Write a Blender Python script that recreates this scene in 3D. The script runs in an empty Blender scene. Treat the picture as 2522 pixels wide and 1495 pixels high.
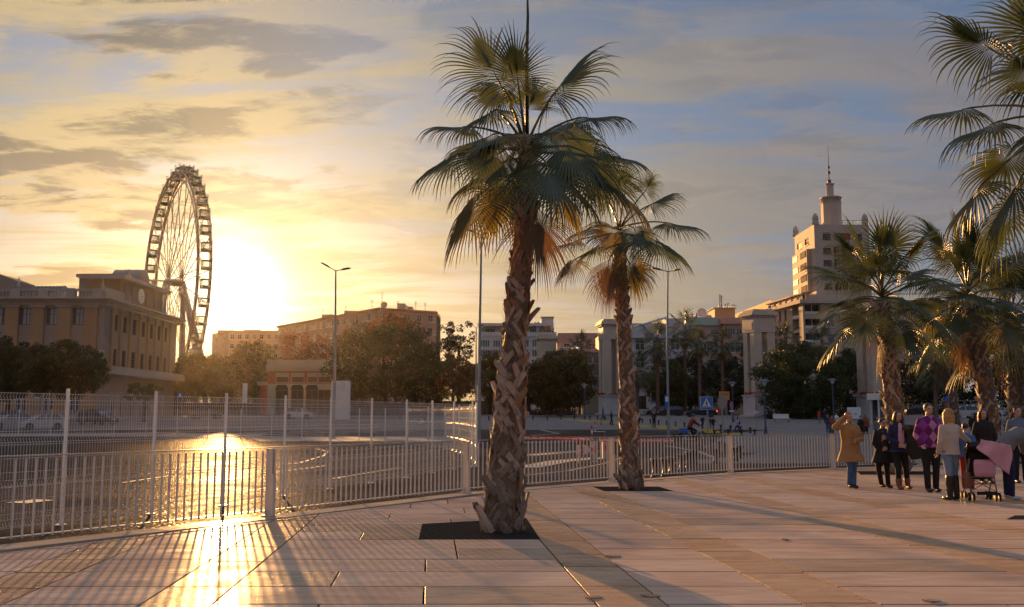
import bpy, bmesh, math, random
import numpy as np
from mathutils import Vector, Matrix, Euler
R = math.radians
rnd = random.Random(7)
SC = bpy.context.scene
COL = SC.collection

# ---------------------------------------------------------------- camera
CAM_H = 1.55; PITCH = R(6.61); FPX = 2350.0; PW, PH = 2522.0, 1495.0
cam_d = bpy.data.cameras.new('camera')
cam_d.sensor_width = 36.0; cam_d.lens = 36.0*FPX/PW
cam_d.clip_start = 0.1; cam_d.clip_end = 5000
cam = bpy.data.objects.new('camera', cam_d); COL.objects.link(cam)
cam.location = (0, 0, CAM_H); cam.rotation_euler = (R(90)+PITCH, 0, 0)
SC.camera = cam

# ---------------------------------------------------------------- sky, sun, exposure
SUN_AZ = R(-16.6)          # to the left of the view axis (+Y)
SUN_EL = R(7.0)
SUN_DIR = Vector((math.sin(SUN_AZ)*math.cos(SUN_EL), math.cos(SUN_AZ)*math.cos(SUN_EL), math.sin(SUN_EL)))
SC.view_settings.view_transform = 'Standard'; SC.view_settings.look = 'None'
SC.view_settings.gamma = 1.0; SC.view_settings.use_curve_mapping = False
SC.view_settings.exposure = 1.0
sun_d = bpy.data.lights.new('sun', 'SUN'); sun_d.energy = 5.0; sun_d.angle = R(0.6); sun_d.color = (1.0, 0.50, 0.16)
sun = bpy.data.objects.new('sun', sun_d); COL.objects.link(sun)
sun.rotation_euler = (-SUN_DIR).to_track_quat('-Z', 'Y').to_euler()
sun.location = (-60, 200, 60)

class NT:
    """small helper to write node trees"""
    def __init__(s, nt): s.t = nt; s.n = nt.nodes; s.l = nt.links
    def node(s, kind, **kw):
        n = s.n.new(kind)
        for k, v in kw.items():
            if k == 'ins':
                for key, val in v.items(): s.put(n, key, val)
            else: setattr(n, k, v)
        return n
    def put(s, n, key, val):
        sock = n.inputs[key]
        if isinstance(val, bpy.types.NodeSocket): s.l.new(val, sock)
        elif isinstance(val, bpy.types.Node): s.l.new(val.outputs[0], sock)
        else: sock.default_value = val
    def math(s, op, a, b=0.0, c=None, clamp=False):
        n = s.node('ShaderNodeMath', operation=op, use_clamp=clamp)
        s.put(n, 0, a); s.put(n, 1, b)
        if c is not None: s.put(n, 2, c)
        return n.outputs[0]
    def vmath(s, op, a, b=None):
        n = s.node('ShaderNodeVectorMath', operation=op); s.put(n, 0, a)
        if b is not None: s.put(n, 1, b)
        return n.outputs['Value'] if op in ('DOT_PRODUCT', 'LENGTH') else n.outputs[0]
    def mix(s, f, a, b, blend='MIX'):
        n = s.node('ShaderNodeMix', data_type='RGBA', blend_type=blend)
        s.put(n, 0, f); s.put(n, 6, a); s.put(n, 7, b); return n.outputs[2]
    def ramp(s, f, stops):
        n = s.node('ShaderNodeValToRGB'); s.put(n, 0, f)
        e = n.color_ramp.elements
        while len(e) < len(stops): e.new(0.5)
        for i, (p, c) in enumerate(stops):
            e[i].position = p; e[i].color = c if len(c) == 4 else (*c, 1)
        return n.outputs[0]
    def noise(s, v, scale, detail=4, rough=0.55, dist=0.0, dim='3D'):
        n = s.node('ShaderNodeTexNoise', noise_dimensions=dim)
        s.put(n, 'Vector', v); s.put(n, 'Scale', scale); s.put(n, 'Detail', detail); s.put(n, 'Roughness', rough); s.put(n, 'Distortion', dist)
        return n.outputs[0]
    def mapr(s, f, a, b, c=0.0, d=1.0, smooth=True):
        n = s.node('ShaderNodeMapRange'); n.interpolation_type = 'SMOOTHSTEP' if smooth else 'LINEAR'
        s.put(n, 0, f); s.put(n, 1, a); s.put(n, 2, b); s.put(n, 3, c); s.put(n, 4, d); return n.outputs[0]

def build_world():
    w = bpy.data.worlds.new('World'); SC.world = w; w.use_nodes = True
    t = NT(w.node_tree); t.n.clear()
    out = t.node('ShaderNodeOutputWorld')
    sky = t.node('ShaderNodeTexSky', sky_type='NISHITA', sun_disc=False, sun_elevation=SUN_EL, sun_rotation=SUN_AZ, altitude=0.0, air_density=1.0, dust_density=2.2, ozone_density=2.0)
    tc = t.node('ShaderNodeTexCoord'); d = t.vmath('NORMALIZE', tc.outputs['Generated'])
    sep = t.node('ShaderNodeSeparateXYZ', ins={0: d})
    dz = t.math('MAXIMUM', sep.outputs[2], 0.0)
    dots = t.math('MAXIMUM', t.vmath('DOT_PRODUCT', d, tuple(SUN_DIR)), 0.0)
    # cloud deck seen in perspective
    inv = t.math('DIVIDE', 1.0, t.math('ADD', dz, 0.09))
    cx = t.math('MULTIPLY', sep.outputs[0], inv); cy = t.math('MULTIPLY', sep.outputs[1], inv)
    uv = t.node('ShaderNodeCombineXYZ', ins={0: cx, 1: cy, 2: 0.0}).outputs[0]
    uvr = t.node('ShaderNodeMapping', ins={0: uv}); uvr.inputs['Rotation'].default_value = (0, 0, R(-18)); uvr.inputs['Scale'].default_value = (0.55, 1.5, 1)
    uvr = uvr.outputs[0]
    big = t.noise(uvr, 0.75, 5, 0.58, 0.5)
    thin = t.noise(uvr, 2.6, 6, 0.62, 0.9)
    uvp = t.node('ShaderNodeMapping', ins={0: uv}); uvp.inputs['Rotation'].default_value = (0, 0, R(24)); uvp.inputs['Scale'].default_value = (0.8, 1.3, 1); uvp.inputs['Location'].default_value = (4.3, 1.9, 0)
    puff = t.noise(uvp.outputs[0], 1.35, 7, 0.6, 0.35)
    lump = t.noise(uvp.outputs[0], 3.4, 6, 0.6, 0.5)
    veil = t.mapr(t.math('ADD', t.math('MULTIPLY', big, 0.6), t.math('MULTIPLY', thin, 0.4)), 0.43, 0.55)
    left = t.mapr(t.math('MULTIPLY_ADD', sep.outputs[0], -1.0, 0.0), 0.05, 0.40)
    pm = t.math('MULTIPLY', t.mapr(puff, 0.44, 0.51), t.math('MULTIPLY_ADD', left, 0.8, 0.2))
    core = t.mapr(t.math('MULTIPLY_ADD', lump, 0.5, t.math('MULTIPLY', puff, 0.6)), 0.535, 0.61)
    base = t.mix(1.0, sky.outputs[0], (0.06, 0.06, 0.06, 1), 'MULTIPLY')
    base = t.mix(0.65, base, (0.105, 0.165, 0.285, 1))
    near = t.math('POWER', dots, 12.0)
    vcol = t.ramp(near, [(0.0, (0.17, 0.160, 0.175)), (0.25, (0.26, 0.23, 0.19)), (0.6, (0.39, 0.32, 0.20)), (1.0, (0.60, 0.47, 0.27))])
    c1 = t.mix(t.math('MULTIPLY', veil, 0.85), base, vcol)
    lit = t.ramp(near, [(0.0, (0.25, 0.21, 0.185)), (0.4, (0.43, 0.325, 0.185)), (1.0, (0.64, 0.48, 0.25))])
    shade = t.ramp(near, [(0.0, (0.10, 0.10, 0.125)), (0.4, (0.13, 0.12, 0.11)), (1.0, (0.28, 0.22, 0.145))])
    c2 = t.mix(core, lit, shade)
    col = t.mix(t.math('MULTIPLY', pm, 0.92), c1, c2)
    hz = t.math('POWER', t.math('SUBTRACT', 1.0, t.math('MINIMUM', t.math('MULTIPLY', dz, 3.2), 1.0)), 2.0)
    hcol = t.ramp(t.math('POWER', dots, 5.0), [(0.0, (0.19, 0.175, 0.18)), (0.35, (0.36, 0.28, 0.18)), (1.0, (0.80, 0.50, 0.15))])
    col = t.mix(t.math('MULTIPLY', hz, 0.6), col, hcol)
    g1 = t.math('MULTIPLY', t.math('POWER', dots, 1100.0), 2.6)
    g2 = t.math('ADD', t.math('MULTIPLY', t.math('POWER', dots, 190.0), 0.30), t.math('MULTIPLY', t.math('POWER', dots, 26.0), 0.06))
    glow = t.vmath('ADD', t.mix(1.0, (1.0, 0.86, 0.55, 1), t.node('ShaderNodeCombineColor', ins={0: g1, 1: g1, 2: g1}), 'MULTIPLY'),
                   t.mix(1.0, (1.0, 0.76, 0.34, 1), t.node('ShaderNodeCombineColor', ins={0: g2, 1: g2, 2: g2}), 'MULTIPLY'))
    col = t.vmath('ADD', col, glow)
    # veiled sky, brightened above the frame towards the zenith as added fill light
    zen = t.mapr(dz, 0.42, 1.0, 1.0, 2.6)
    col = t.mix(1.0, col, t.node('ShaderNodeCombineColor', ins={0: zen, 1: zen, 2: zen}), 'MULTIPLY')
    # below the horizon: dim ground tone
    col = t.mix(t.mapr(sep.outputs[2], -0.02, 0.0), (0.10, 0.085, 0.07, 1), col)
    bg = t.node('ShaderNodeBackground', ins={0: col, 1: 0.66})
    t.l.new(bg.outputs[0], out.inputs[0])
build_world()

# ---------------------------------------------------------------- pixels to places
CP, SP = math.cos(PITCH), math.sin(PITCH)
CAM = Vector((0, 0, CAM_H))
def ray(px, py):
    a = (px-PW/2)/FPX; b = (PH/2-py)/FPX
    return Vector((a, CP-b*SP, SP+b*CP))
def at(px, py, Y):
    d = ray(px, py); return CAM + d*(Y/d.y)
def sstep(a, b, x):
    t = min(1, max(0, (x-a)/(b-a))); return t*t*(3-2*t)
def plat_z(Y): return 0.03-0.0045*(Y-11)
def road_z(Y): return -0.15+1.65*sstep(70, 168, Y)
def hit(px, py, zf):
    d = ray(px, py); lo, hi = 1.0, 900.0
    s = lo/d.y
    f = lambda Y: CAM_H+d.z/d.y*Y-zf(Y)
    Y = 1.0
    while Y < 900 and f(Y) > 0: Y *= 1.02
    lo, hi = Y/1.02, Y
    for _ in range(40):
        m = (lo+hi)/2
        if f(m) > 0: lo = m
        else: hi = m
    return Vector((d.x/d.y*hi, hi, zf(hi)))
def onplat(px, py): return hit(px, py, plat_z)
def onroad(px, py): return hit(px, py, road_z)

# ---------------------------------------------------------------- materials
MATS = {}
def mat(name, col=(0.5, 0.5, 0.5), rough=0.6, metal=0.0, var=0.0, scale=3.0, bump=0.0, bscale=None, spec=0.5, coord='Object', fn=None, trans=0.0, alpha=None, emit=None, estr=0.0):
    """procedural material: base colour with noise variation and fine bump"""
    if name in MATS: return MATS[name]
    m = bpy.data.materials.new(name); m.use_nodes = True
    t = NT(m.node_tree); b = t.n['Principled BSDF']
    b.inputs['Roughness'].default_value = rough; b.inputs['Metallic'].default_value = metal
    b.inputs['Specular IOR Level'].default_value = spec
    b.inputs['Base Color'].default_value = (*col, 1)
    if trans: b.inputs['Transmission Weight'].default_value = trans
    if alpha is not None: b.inputs['Alpha'].default_value = alpha
    if emit: b.inputs['Emission Color'].default_value = (*emit, 1); b.inputs['Emission Strength'].default_value = estr
    tc = t.node('ShaderNodeTexCoord').outputs[coord]
    if var:
        oi = t.node('ShaderNodeObjectInfo').outputs['Random']
        n = t.noise(tc, scale, 5, 0.6)
        dk = tuple(c*(1-var) for c in col); lt = tuple(min(1, c*(1+var)) for c in col)
        c = t.ramp(t.math('ADD', t.math('MULTIPLY', t.mapr(n, 0.25, 0.75), 0.75), t.math('MULTIPLY', oi, 0.25)), [(0.0, dk), (1.0, lt)])
        t.l.new(c, b.inputs['Base Color'])
    if bump:
        bn = t.node('ShaderNodeBump', ins={'Strength': bump, 'Distance': 0.02, 'Height': t.noise(tc, bscale or scale*6, 4, 0.6)})
        t.l.new(bn.outputs[0], b.inputs['Normal'])
    if fn: fn(t, b, tc)
    MATS[name] = m; return m

# ---------------------------------------------------------------- objects
def ob(name, data, parent=None, material=None, loc=None, rot=None, kind=None):
    o = bpy.data.objects.new(name, data); COL.objects.link(o)
    if parent is not None: o.parent = parent
    if material is not None and data is not None and not data.materials: data.materials.append(material)
    if loc is not None: o.location = loc
    if rot is not None: o.rotation_euler = rot
    if kind: o['kind'] = kind
    return o
def tag(o, label, cat, group=None):
    o['label'] = label; o['category'] = cat
    if group: o['group'] = group
    return o
def thing(name, label, cat, loc=(0, 0, 0), rz=0.0, group=None):
    o = ob(name, None, loc=loc, rot=(0, 0, rz)); o.empty_display_size = 0.2
    return tag(o, label, cat, group)

class MB:
    """collects vertices and faces for ONE mesh"""
    def __init__(s): s.v = []; s.f = []
    def add(s, vs, fs):
        n = len(s.v); s.v += [tuple(v) for v in vs]; s.f += [tuple(i+n for i in f) for f in fs]; return s
    def box(s, c, size, rz=0.0, M=None):
        x, y, z = size[0]/2, size[1]/2, size[2]/2
        vs = [Vector((a*x, b*y, cc*z)) for cc in (-1, 1) for b in (-1, 1) for a in (-1, 1)]
        Rm = M if M is not None else Matrix.Rotation(rz, 3, 'Z')
        vs = [Rm @ v + Vector(c) for v in vs]
        return s.add(vs, [(0, 2, 3, 1), (4, 5, 7, 6), (0, 1, 5, 4), (2, 6, 7, 3), (0, 4, 6, 2), (1, 3, 7, 5)])
    def box2(s, lo, hi):
        return s.box([(a+b)/2 for a, b in zip(lo, hi)], [b-a for a, b in zip(lo, hi)])
    def tube(s, pts, rad, n=8, cap=True):
        pts = [Vector(p) for p in pts]
        if not isinstance(rad, (list, tuple)): rad = [rad]*len(pts)
        base = len(s.v); up = Vector((0, 0, 1)); prev = None
        for i, p in enumerate(pts):
            d = (pts[min(i+1, len(pts)-1)]-pts[max(i-1, 0)]).normalized()
            if prev is None:
                a = d.orthogonal().normalized()
            else:
                a = (prev-d*prev.dot(d))
                a = a.normalized() if a.length > 1e-6 else d.orthogonal().normalized()
            prev = a; b = d.cross(a)
            for k in range(n):
                th = 2*math.pi*k/n
                s.v.append(tuple(p+(a*math.cos(th)+b*math.sin(th))*rad[i]))
        for i in range(len(pts)-1):
            for k in range(n):
                k2 = (k+1) % n
                s.f.append((base+i*n+k, base+i*n+k2, base+(i+1)*n+k2, base+(i+1)*n+k))
        if cap:
            s.f.append(tuple(base+k for k in range(n))[::-1]); m = base+(len(pts)-1)*n
            s.f.append(tuple(m+k for k in range(n)))
        return s
    def lathe(s, prof, n=16, c=(0, 0, 0), sx=1.0, sy=1.0, a0=0.0):
        base = len(s.v)
        for r, z in prof:
            for k in range(n):
                th = a0+2*math.pi*k/n
                s.v.append((c[0]+r*sx*math.cos(th), c[1]+r*sy*math.sin(th), c[2]+z))
        for i in range(len(prof)-1):
            for k in range(n):
                k2 = (k+1) % n
                s.f.append((base+i*n+k, base+i*n+k2, base+(i+1)*n+k2, base+(i+1)*n+k))
        s.f.append(tuple(base+k for k in range(n))[::-1]); m = base+(len(prof)-1)*n
        s.f.append(tuple(m+k for k in range(n)))
        return s
    def prism(s, poly, z0, z1):
        n = len(poly); base = len(s.v)
        for z in (z0, z1):
            for p in poly: s.v.append((p[0], p[1], z))
        s.f.append(tuple(base+i for i in range(n))[::-1]); s.f.append(tuple(base+n+i for i in range(n)))
        for i in range(n):
            j = (i+1) % n; s.f.append((base+i, base+j, base+n+j, base+n+i))
        return s
    def extr(s, prof, axis, a, b):
        """profile of (p, z) points in a vertical plane, extruded from a to b along 'X' or 'Y'"""
        n = len(prof); base = len(s.v)
        for q in (a, b):
            for p, z in prof: s.v.append((q, p, z) if axis == 'X' else (p, q, z))
        s.f.append(tuple(base+i for i in range(n))); s.f.append(tuple(base+n+i for i in range(n))[::-1])
        for i in range(n):
            j = (i+1) % n; s.f.append((base+i, base+n+i, base+n+j, base+j))
        return s
    def ell(s, c, r, n=12, m=8, M=None):
        prof = [(math.sin(math.pi*i/m), -math.cos(math.pi*i/m)) for i in range(m+1)]
        prof[0] = (0.02, -1); prof[-1] = (0.02, 1)
        k0 = len(s.v); s.lathe(prof, n)
        for i in range(k0, len(s.v)):
            v = Vector((s.v[i][0]*r[0], s.v[i][1]*r[1], s.v[i][2]*r[2]))
            if M is not None: v = M @ v
            s.v[i] = tuple(v+Vector(c))
        return s
    def mesh(s, name='mesh', smooth=False):
        me = bpy.data.meshes.new(name); me.from_pydata(s.v, [], s.f); me.update()
        bm = bmesh.new(); bm.from_mesh(me); bmesh.ops.recalc_face_normals(bm, faces=bm.faces); bm.to_mesh(me); bm.free()
        if smooth is True: me.shade_smooth()
        elif smooth: me.shade_smooth(); me.set_sharp_from_angle(angle=R(smooth))
        return me
    def build(s, name, material, parent=None, smooth=False, **kw):
        return ob(name, s.mesh(name, smooth), parent, material, **kw)
def fast_mesh(name, verts, faces, smooth=False):
    """numpy quads or tris to a mesh"""
    me = bpy.data.meshes.new(name); V = np.asarray(verts, np.float32); F = np.asarray(faces, np.int32); k = F.shape[1]
    me.vertices.add(len(V)); me.vertices.foreach_set('co', V.ravel())
    me.loops.add(F.size); me.loops.foreach_set('vertex_index', F.ravel())
    me.polygons.add(len(F)); me.polygons.foreach_set('loop_start', np.arange(0, F.size, k, dtype=np.int32))
    me.update(calc_edges=True)
    if smooth: me.shade_smooth()
    return me
# ================================================================ setting: ground, road, promenade
def cobble_fn(t, b, tc):
    v = t.node('ShaderNodeTexVoronoi', feature='DISTANCE_TO_EDGE', ins={'Vector': tc, 'Scale': 8.0, 'Randomness': 0.7})
    vc = t.node('ShaderNodeTexVoronoi', ins={'Vector': tc, 'Scale': 8.0, 'Randomness': 0.7})
    big = t.noise(tc, 0.16, 5, 0.65, 0.6); mid = t.noise(tc, 1.1, 4, 0.6)
    c = t.ramp(t.math('ADD', t.math('MULTIPLY', t.mapr(big, 0.35, 0.65), 0.6), t.math('MULTIPLY', mid, 0.4)), [(0.1, (0.05, 0.040, 0.034)), (0.5, (0.09, 0.072, 0.06)), (0.85, (0.15, 0.125, 0.105))])
    c = t.mix(0.35, c, t.mix(1.0, c, vc.outputs['Color'], 'MULTIPLY'))
    jo = t.mapr(v.outputs[0], 0.02, 0.12)
    c = t.mix(jo, (0.045, 0.04, 0.035, 1), c)
    t.l.new(c, b.inputs['Base Color'])
    t.l.new(t.mapr(t.math('ADD', t.math('MULTIPLY', big, 0.6), t.math('MULTIPLY', mid, 0.4)), 0.35, 0.65, 0.24, 0.5), b.inputs['Coat Roughness'])
    b.inputs['Specular IOR Level'].default_value = 0.0; b.inputs['Roughness'].default_value = 0.9; b.inputs['Coat Weight'].default_value = 0.05
    h = t.math('ADD', t.math('MULTIPLY', t.mapr(v.outputs[0], 0.0, 0.25), 1.0), t.math('MULTIPLY', t.noise(tc, 22, 3), 0.35))
    bn = t.node('ShaderNodeBump', ins={'Strength': 0.4, 'Distance': 0.018, 'Height': h}); t.l.new(bn.outputs[0], b.inputs['Normal']); t.l.new(bn.outputs[0], b.inputs['Coat Normal'])
M_COB = mat('worn_cobble', fn=cobble_fn, coord='Object')
def paver_fn(t, b, tc):
    br = t.node('ShaderNodeTexBrick', ins={'Vector': tc, 'Color1': (0.26, 0.24, 0.23, 1), 'Color2': (0.21, 0.195, 0.185, 1), 'Mortar': (0.13, 0.12, 0.11, 1), 'Scale': 1.0, 'Mortar Size': 0.012, 'Brick Width': 0.8, 'Row Height': 0.4})
    n = t.noise(tc, 0.35, 5, 0.65)
    t.l.new(t.mix(1.0, br.outputs[0], t.ramp(n, [(0.3, (0.72, 0.70, 0.68)), (0.7, (1, 1, 1))]), 'MULTIPLY'), b.inputs['Base Color'])
M_PAVER = mat('pale_plaza_paver', rough=0.85, spec=0.02, fn=paver_fn)
M_PAVER2 = mat('grey_plaza_paver', (0.17, 0.16, 0.155), 0.8, spec=0.02, var=0.3, scale=0.5, bump=0.3, bscale=9)
M_ASPH = mat('asphalt', (0.062, 0.06, 0.06), 0.85, spec=0.05, var=0.3, scale=0.4, bump=0.4, bscale=30)
M_LAWN = mat('lawn_green', (0.06, 0.085, 0.028), 0.9, var=0.4, scale=1.5, bump=0.6, bscale=20)
M_PAINT = mat('worn_road_paint', (0.36, 0.34, 0.31), 0.7, spec=0.1, var=0.5, scale=2.0, bump=0.3, bscale=20)
M_GROUND = mat('dusty_ground', (0.14, 0.125, 0.105), 0.9, spec=0.02, var=0.3, scale=0.2, bump=0.3)
M_KERB = mat('granite_kerb', (0.20, 0.185, 0.17), 0.7, var=0.3, scale=2.0, bump=0.3)

def sheet(name, xs, ys, zf, lift, material):
    """terrain sheet following the ground height"""
    v = [(x, y, zf(y)+lift) for y in ys for x in xs]; n = len(xs)
    f = [(j*n+i, j*n+i+1, (j+1)*n+i+1, (j+1)*n+i) for j in range(len(ys)-1) for i in range(n-1)]
    me = fast_mesh(name, v, f); o = ob(name, me, None, material); o['kind'] = 'structure'; return o
YS = [-60, 0, 10, 20, 40, 60] + list(np.arange(70, 170, 4.0)) + [170, 200, 260, 400, 700, 900]
sheet('ground', [-700, -300, -120, -60, 0, 60, 120, 300, 700], YS, road_z, -0.02, M_GROUND)
sheet('cobbled_road', [-80, -30, 0, 30, 60], [-10, 8, 20, 40, 60]+list(np.arange(70, 96, 4.0)), road_z, 0.0, M_COB)
def strip(name, pts, material, lift, kind='structure'):
    """flat polygon lying on the road terrain, as a fan-free strip of left/right points"""
    v = []; f = []
    for i, (a, b) in enumerate(pts):
        for p in (a, b): v.append((p[0], p[1], road_z(p[1])+lift))
        if i: k = 2*i; f.append((k-2, k-1, k+1, k))
    me = fast_mesh(name, v, f); o = ob(name, me, None, material)
    if kind: o['kind'] = kind
    return o
def pxstrip(name, rows, material, lift):
    """rows of (pixel y, pixel x left, pixel x right), refined so the sheet follows the slope"""
    out = []
    for (y0, a0, b0), (y1, a1, b1) in zip(rows, rows[1:]):
        for k in range(6):
            s = k/6; out.append((y0+(y1-y0)*s, a0+(a1-a0)*s, b0+(b1-b0)*s))
    out.append(rows[-1])
    return strip(name, [(onroad(a, y), onroad(b, y)) for y, a, b in out], material, lift)
# far plaza in front of the pillars: pale pavers, the asphalt street, the lawn behind it
sheet('plaza_pavement', [-90, -40, 0, 40, 110], list(np.arange(92, 170, 4.0)), road_z, 0.008, M_PAVER)
sheet('street', [-90, 0, 60, 140], list(np.arange(140, 170, 3.0))[3:], road_z, 0.014, M_ASPH)
sheet('lawn', [-90, 0, 60, 140], [168, 172, 180, 200], road_z, 0.02, M_LAWN)
pxstrip('light_pavement', [(1142, 1640, 2500), (1120, 1850, 2560), (1108, 1900, 2600), (1085, 1760, 2650), (1068, 1800, 2700), (1050, 1990, 2720), (1046, 2010, 2730)], M_PAVER, 0.010)
pxstrip('grey_pavement', [(1116, 1790, 2200), (1102, 1730, 2210), (1090, 1740, 2205), (1080, 1850, 2180)], M_PAVER2, 0.016)
pxstrip('kerb_island', [(1076, -60, 640), (1068, -60, 660)], M_KERB, 0.03)
pxstrip('kerb_island', [(1088, 640, 1180), (1076, 600, 1100)], M_KERB, 0.03)
# worn white arcs and lines on the cobbles
def road_line(pts, w, name='road_marking'):
    P = [onroad(*p) for p in pts]; Q = []
    for i in range(len(P)-1):
        for k in range(8): Q.append(P[i].lerp(P[i+1], k/8))
    Q.append(P[-1]); rows = []
    for i, p in enumerate(Q):
        d = (Q[min(i+1, len(Q)-1)]-Q[max(i-1, 0)]); d.z = 0; d.normalize(); nrm = Vector((-d.y, d.x, 0))*w/2
        rows.append((p+nrm, p-nrm))
    return strip(name, rows, M_PAINT, 0.012)
road_line([(500, 1160), (640, 1152), (740, 1140), (800, 1122), (806, 1112), (780, 1106)], 0.12)
road_line([(640, 1166), (740, 1156), (800, 1148)], 0.12)
road_line([(820, 1180), (900, 1166), (990, 1152)], 0.12)
road_line([(1290, 1172), (1400, 1160), (1490, 1142), (1560, 1118)], 0.14)
road_line([(300, 1190), (420, 1172), (520, 1164)], 0.10)
road_line([(1295, 1152), (1380, 1136), (1480, 1128)], 0.9)
road_line([(1300, 1122), (1420, 1112), (1500, 1112)], 0.8)
road_line([(1190, 1062), (1330, 1058), (1376, 1068), (1300, 1074)], 0.25)
road_line([(1240, 1092), (1420, 1088)], 0.9)
road_line([(1640, 1098), (1720, 1112), (1760, 1128)], 0.25)
road_line([(600, 1066), (760, 1064)], 0.9)
road_line([(40, 1240), (110, 1232)], 0.5); road_line([(470, 1158), (530, 1155)], 0.5)

# ---------------------------------------------------------------- promenade: slabs, bands, coping
def stone_fn(c0, c1, pit, rough0, rough1):
    def fn(t, b, tc):
        oi = t.node('ShaderNodeObjectInfo').outputs['Random']
        geo = t.node('ShaderNodeNewGeometry').outputs['Position']
        m = t.node('ShaderNodeMapping', ins={0: geo}); m.inputs['Scale'].default_value = (0.35, 1.6, 1)
        vein = t.noise(m.outputs[0], 2.6, 6, 0.62, 1.2)
        cloud = t.noise(geo, 0.9, 5, 0.6, 0.4)
        f = t.math('ADD', t.math('MULTIPLY', t.mapr(vein, 0.3, 0.7), 0.5), t.math('ADD', t.math('MULTIPLY', t.mapr(cloud, 0.3, 0.7), 0.3), t.math('MULTIPLY', oi, 0.3)))
        c = t.ramp(f, [(0.15, c0), (0.9, c1)])
        sp = t.noise(m.outputs[0], 16.0, 5, 0.7, 0.4); dirt = t.noise(geo, 0.45, 5, 0.7, 0.8)
        holes = t.math('MULTIPLY', t.mapr(sp, 0.60-0.06*pit, 0.66), t.mapr(dirt, 0.42, 0.66))
        c = t.mix(t.math('MULTIPLY', holes, 0.25+0.6*pit), c, (0.07, 0.055, 0.04, 1))
        b.inputs['Specular IOR Level'].default_value = 0.0; b.inputs['Roughness'].default_value = 0.8; b.inputs['Coat Weight'].default_value = 0.11; b.inputs['Coat IOR'].default_value = 1.45
        t.l.new(c, b.inputs['Base Color'])
        t.l.new(t.mapr(t.math('ADD', t.math('MULTIPLY', cloud, 0.55), t.math('MULTIPLY', vein, 0.45)), 0.38, 0.62, rough0, rough1), b.inputs['Coat Roughness'])
        h = t.math('SUBTRACT', t.math('MULTIPLY', t.noise(geo, 9, 5, 0.65), 0.25+0.5*pit), t.math('MULTIPLY', holes, 0.9*pit+0.2))
        bn = t.node('ShaderNodeBump', ins={'Strength': 0.22+0.35*pit, 'Distance': 0.012, 'Height': h}); t.l.new(bn.outputs[0], b.inputs['Normal']); t.l.new(bn.outputs[0], b.inputs['Coat Normal'])
    return fn
M_SLAB = mat('pink_limestone', fn=stone_fn((0.40, 0.275, 0.20), (0.56, 0.43, 0.335), 0.0, 0.16, 0.28))
M_TRAV = mat('pitted_travertine', fn=stone_fn((0.36, 0.235, 0.145), (0.52, 0.375, 0.25), 1.0, 0.2, 0.40))
M_SLAB2 = mat('tan_limestone', fn=stone_fn((0.30, 0.22, 0.15), (0.44, 0.34, 0.25), 0.5, 0.18, 0.32))
M_COPE = mat('coping_limestone', fn=stone_fn((0.36, 0.29, 0.22), (0.50, 0.42, 0.33), 0.3, 0.16, 0.30))
M_JOINT = mat('dark_joint_mortar', (0.03, 0.024, 0.02), 0.95, spec=0.0)
M_PIT = mat('tree_pit_gravel', (0.042, 0.040, 0.038), 0.95, var=0.5, scale=30, bump=0.1, bscale=60, spec=0.0)

# fence line on the platform edge (foot of each post), continued out of frame on both sides
F_PX = [(0, 1347), (659, 1273), (1145, 1215), (1504, 1186), (1797, 1166), (2050, 1154.5), (2265, 1147)]
FENCE = [onplat(*p) for p in F_PX]
FENCE.insert(0, FENCE[0]+(FENCE[0]-FENCE[1])*2.0)
FENCE.append(FENCE[-1]+Vector((26, 6, 0))); FENCE[-1].z = plat_z(FENCE[-1].y)
EDGE = [(p.x, p.y) for p in FENCE]
def clip_half(poly, a, b, off):
    """keep what lies right of the directed line a->b, moved right by off"""
    dx, dy = b[0]-a[0], b[1]-a[1]; L = math.hypot(dx, dy); nx, ny = dy/L, -dx/L
    f = lambda p: (p[0]-a[0])*nx+(p[1]-a[1])*ny-off
    out = []
    for i, p in enumerate(poly):
        q = poly[(i+1) % len(poly)]; fp, fq = f(p), f(q)
        if fp >= 0: out.append(p)
        if (fp > 0 > fq) or (fp < 0 < fq):
            s = fp/(fp-fq); out.append((p[0]+(q[0]-p[0])*s, p[1]+(q[1]-p[1])*s))
    return out
def clip_edge(poly, off):
    for a, b in zip(EDGE, EDGE[1:]):
        poly = clip_half(poly, a, b, off)
        if len(poly) < 3: return []
    return poly
def area(p): return 0.5*abs(sum(p[i][0]*p[(i+1) % len(p)][1]-p[(i+1) % len(p)][0]*p[i][1] for i in range(len(p))))
prom = ob('promenade', None); prom['kind'] = 'structure'
base_poly = clip_edge([(-30, -6), (45, -6), (45, 60), (-30, 60)], 0.0)
mb = MB(); n = len(base_poly)
mb.v = [(p[0], p[1], plat_z(p[1])-0.06) for p in base_poly]+[(p[0], p[1], plat_z(p[1])-0.45) for p in base_poly]
mb.f = [tuple(range(n)), tuple(range(n, 2*n))[::-1]]+[(i, n+i, n+(i+1) % n, (i+1) % n) for i in range(n)]
mb.build('paving_bed', M_JOINT, prom)
SL = -0.082
BANDS = [(-9.2, -8.6), (-7.25, -6.65), (-4.65, -4.05), (-2.95, -2.38), (0.685, 1.24), (2.33, 2.95), (4.95, 5.55), (6.75, 7.35), (9.5, 10.1), (11.4, 12.0), (14.4, 15.0), (16.4, 17.0), (19.5, 20.1), (21.6, 22.2)]
ROW = 0.82
pieces = []                # (distance, poly, material)
def u2x(u, y): return u+SL*(y-7.68)
def quad(u0, u1, y0, y1, g=0.009, gy=0.017):
    return [(u2x(u0, y0)+g, y0+gy), (u2x(u1, y0)-g, y0+gy), (u2x(u1, y1)-g, y1-gy), (u2x(u0, y1)+g, y1-gy)]
lr = random.Random(3)
ys = np.arange(4.55, 44, ROW)
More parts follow.
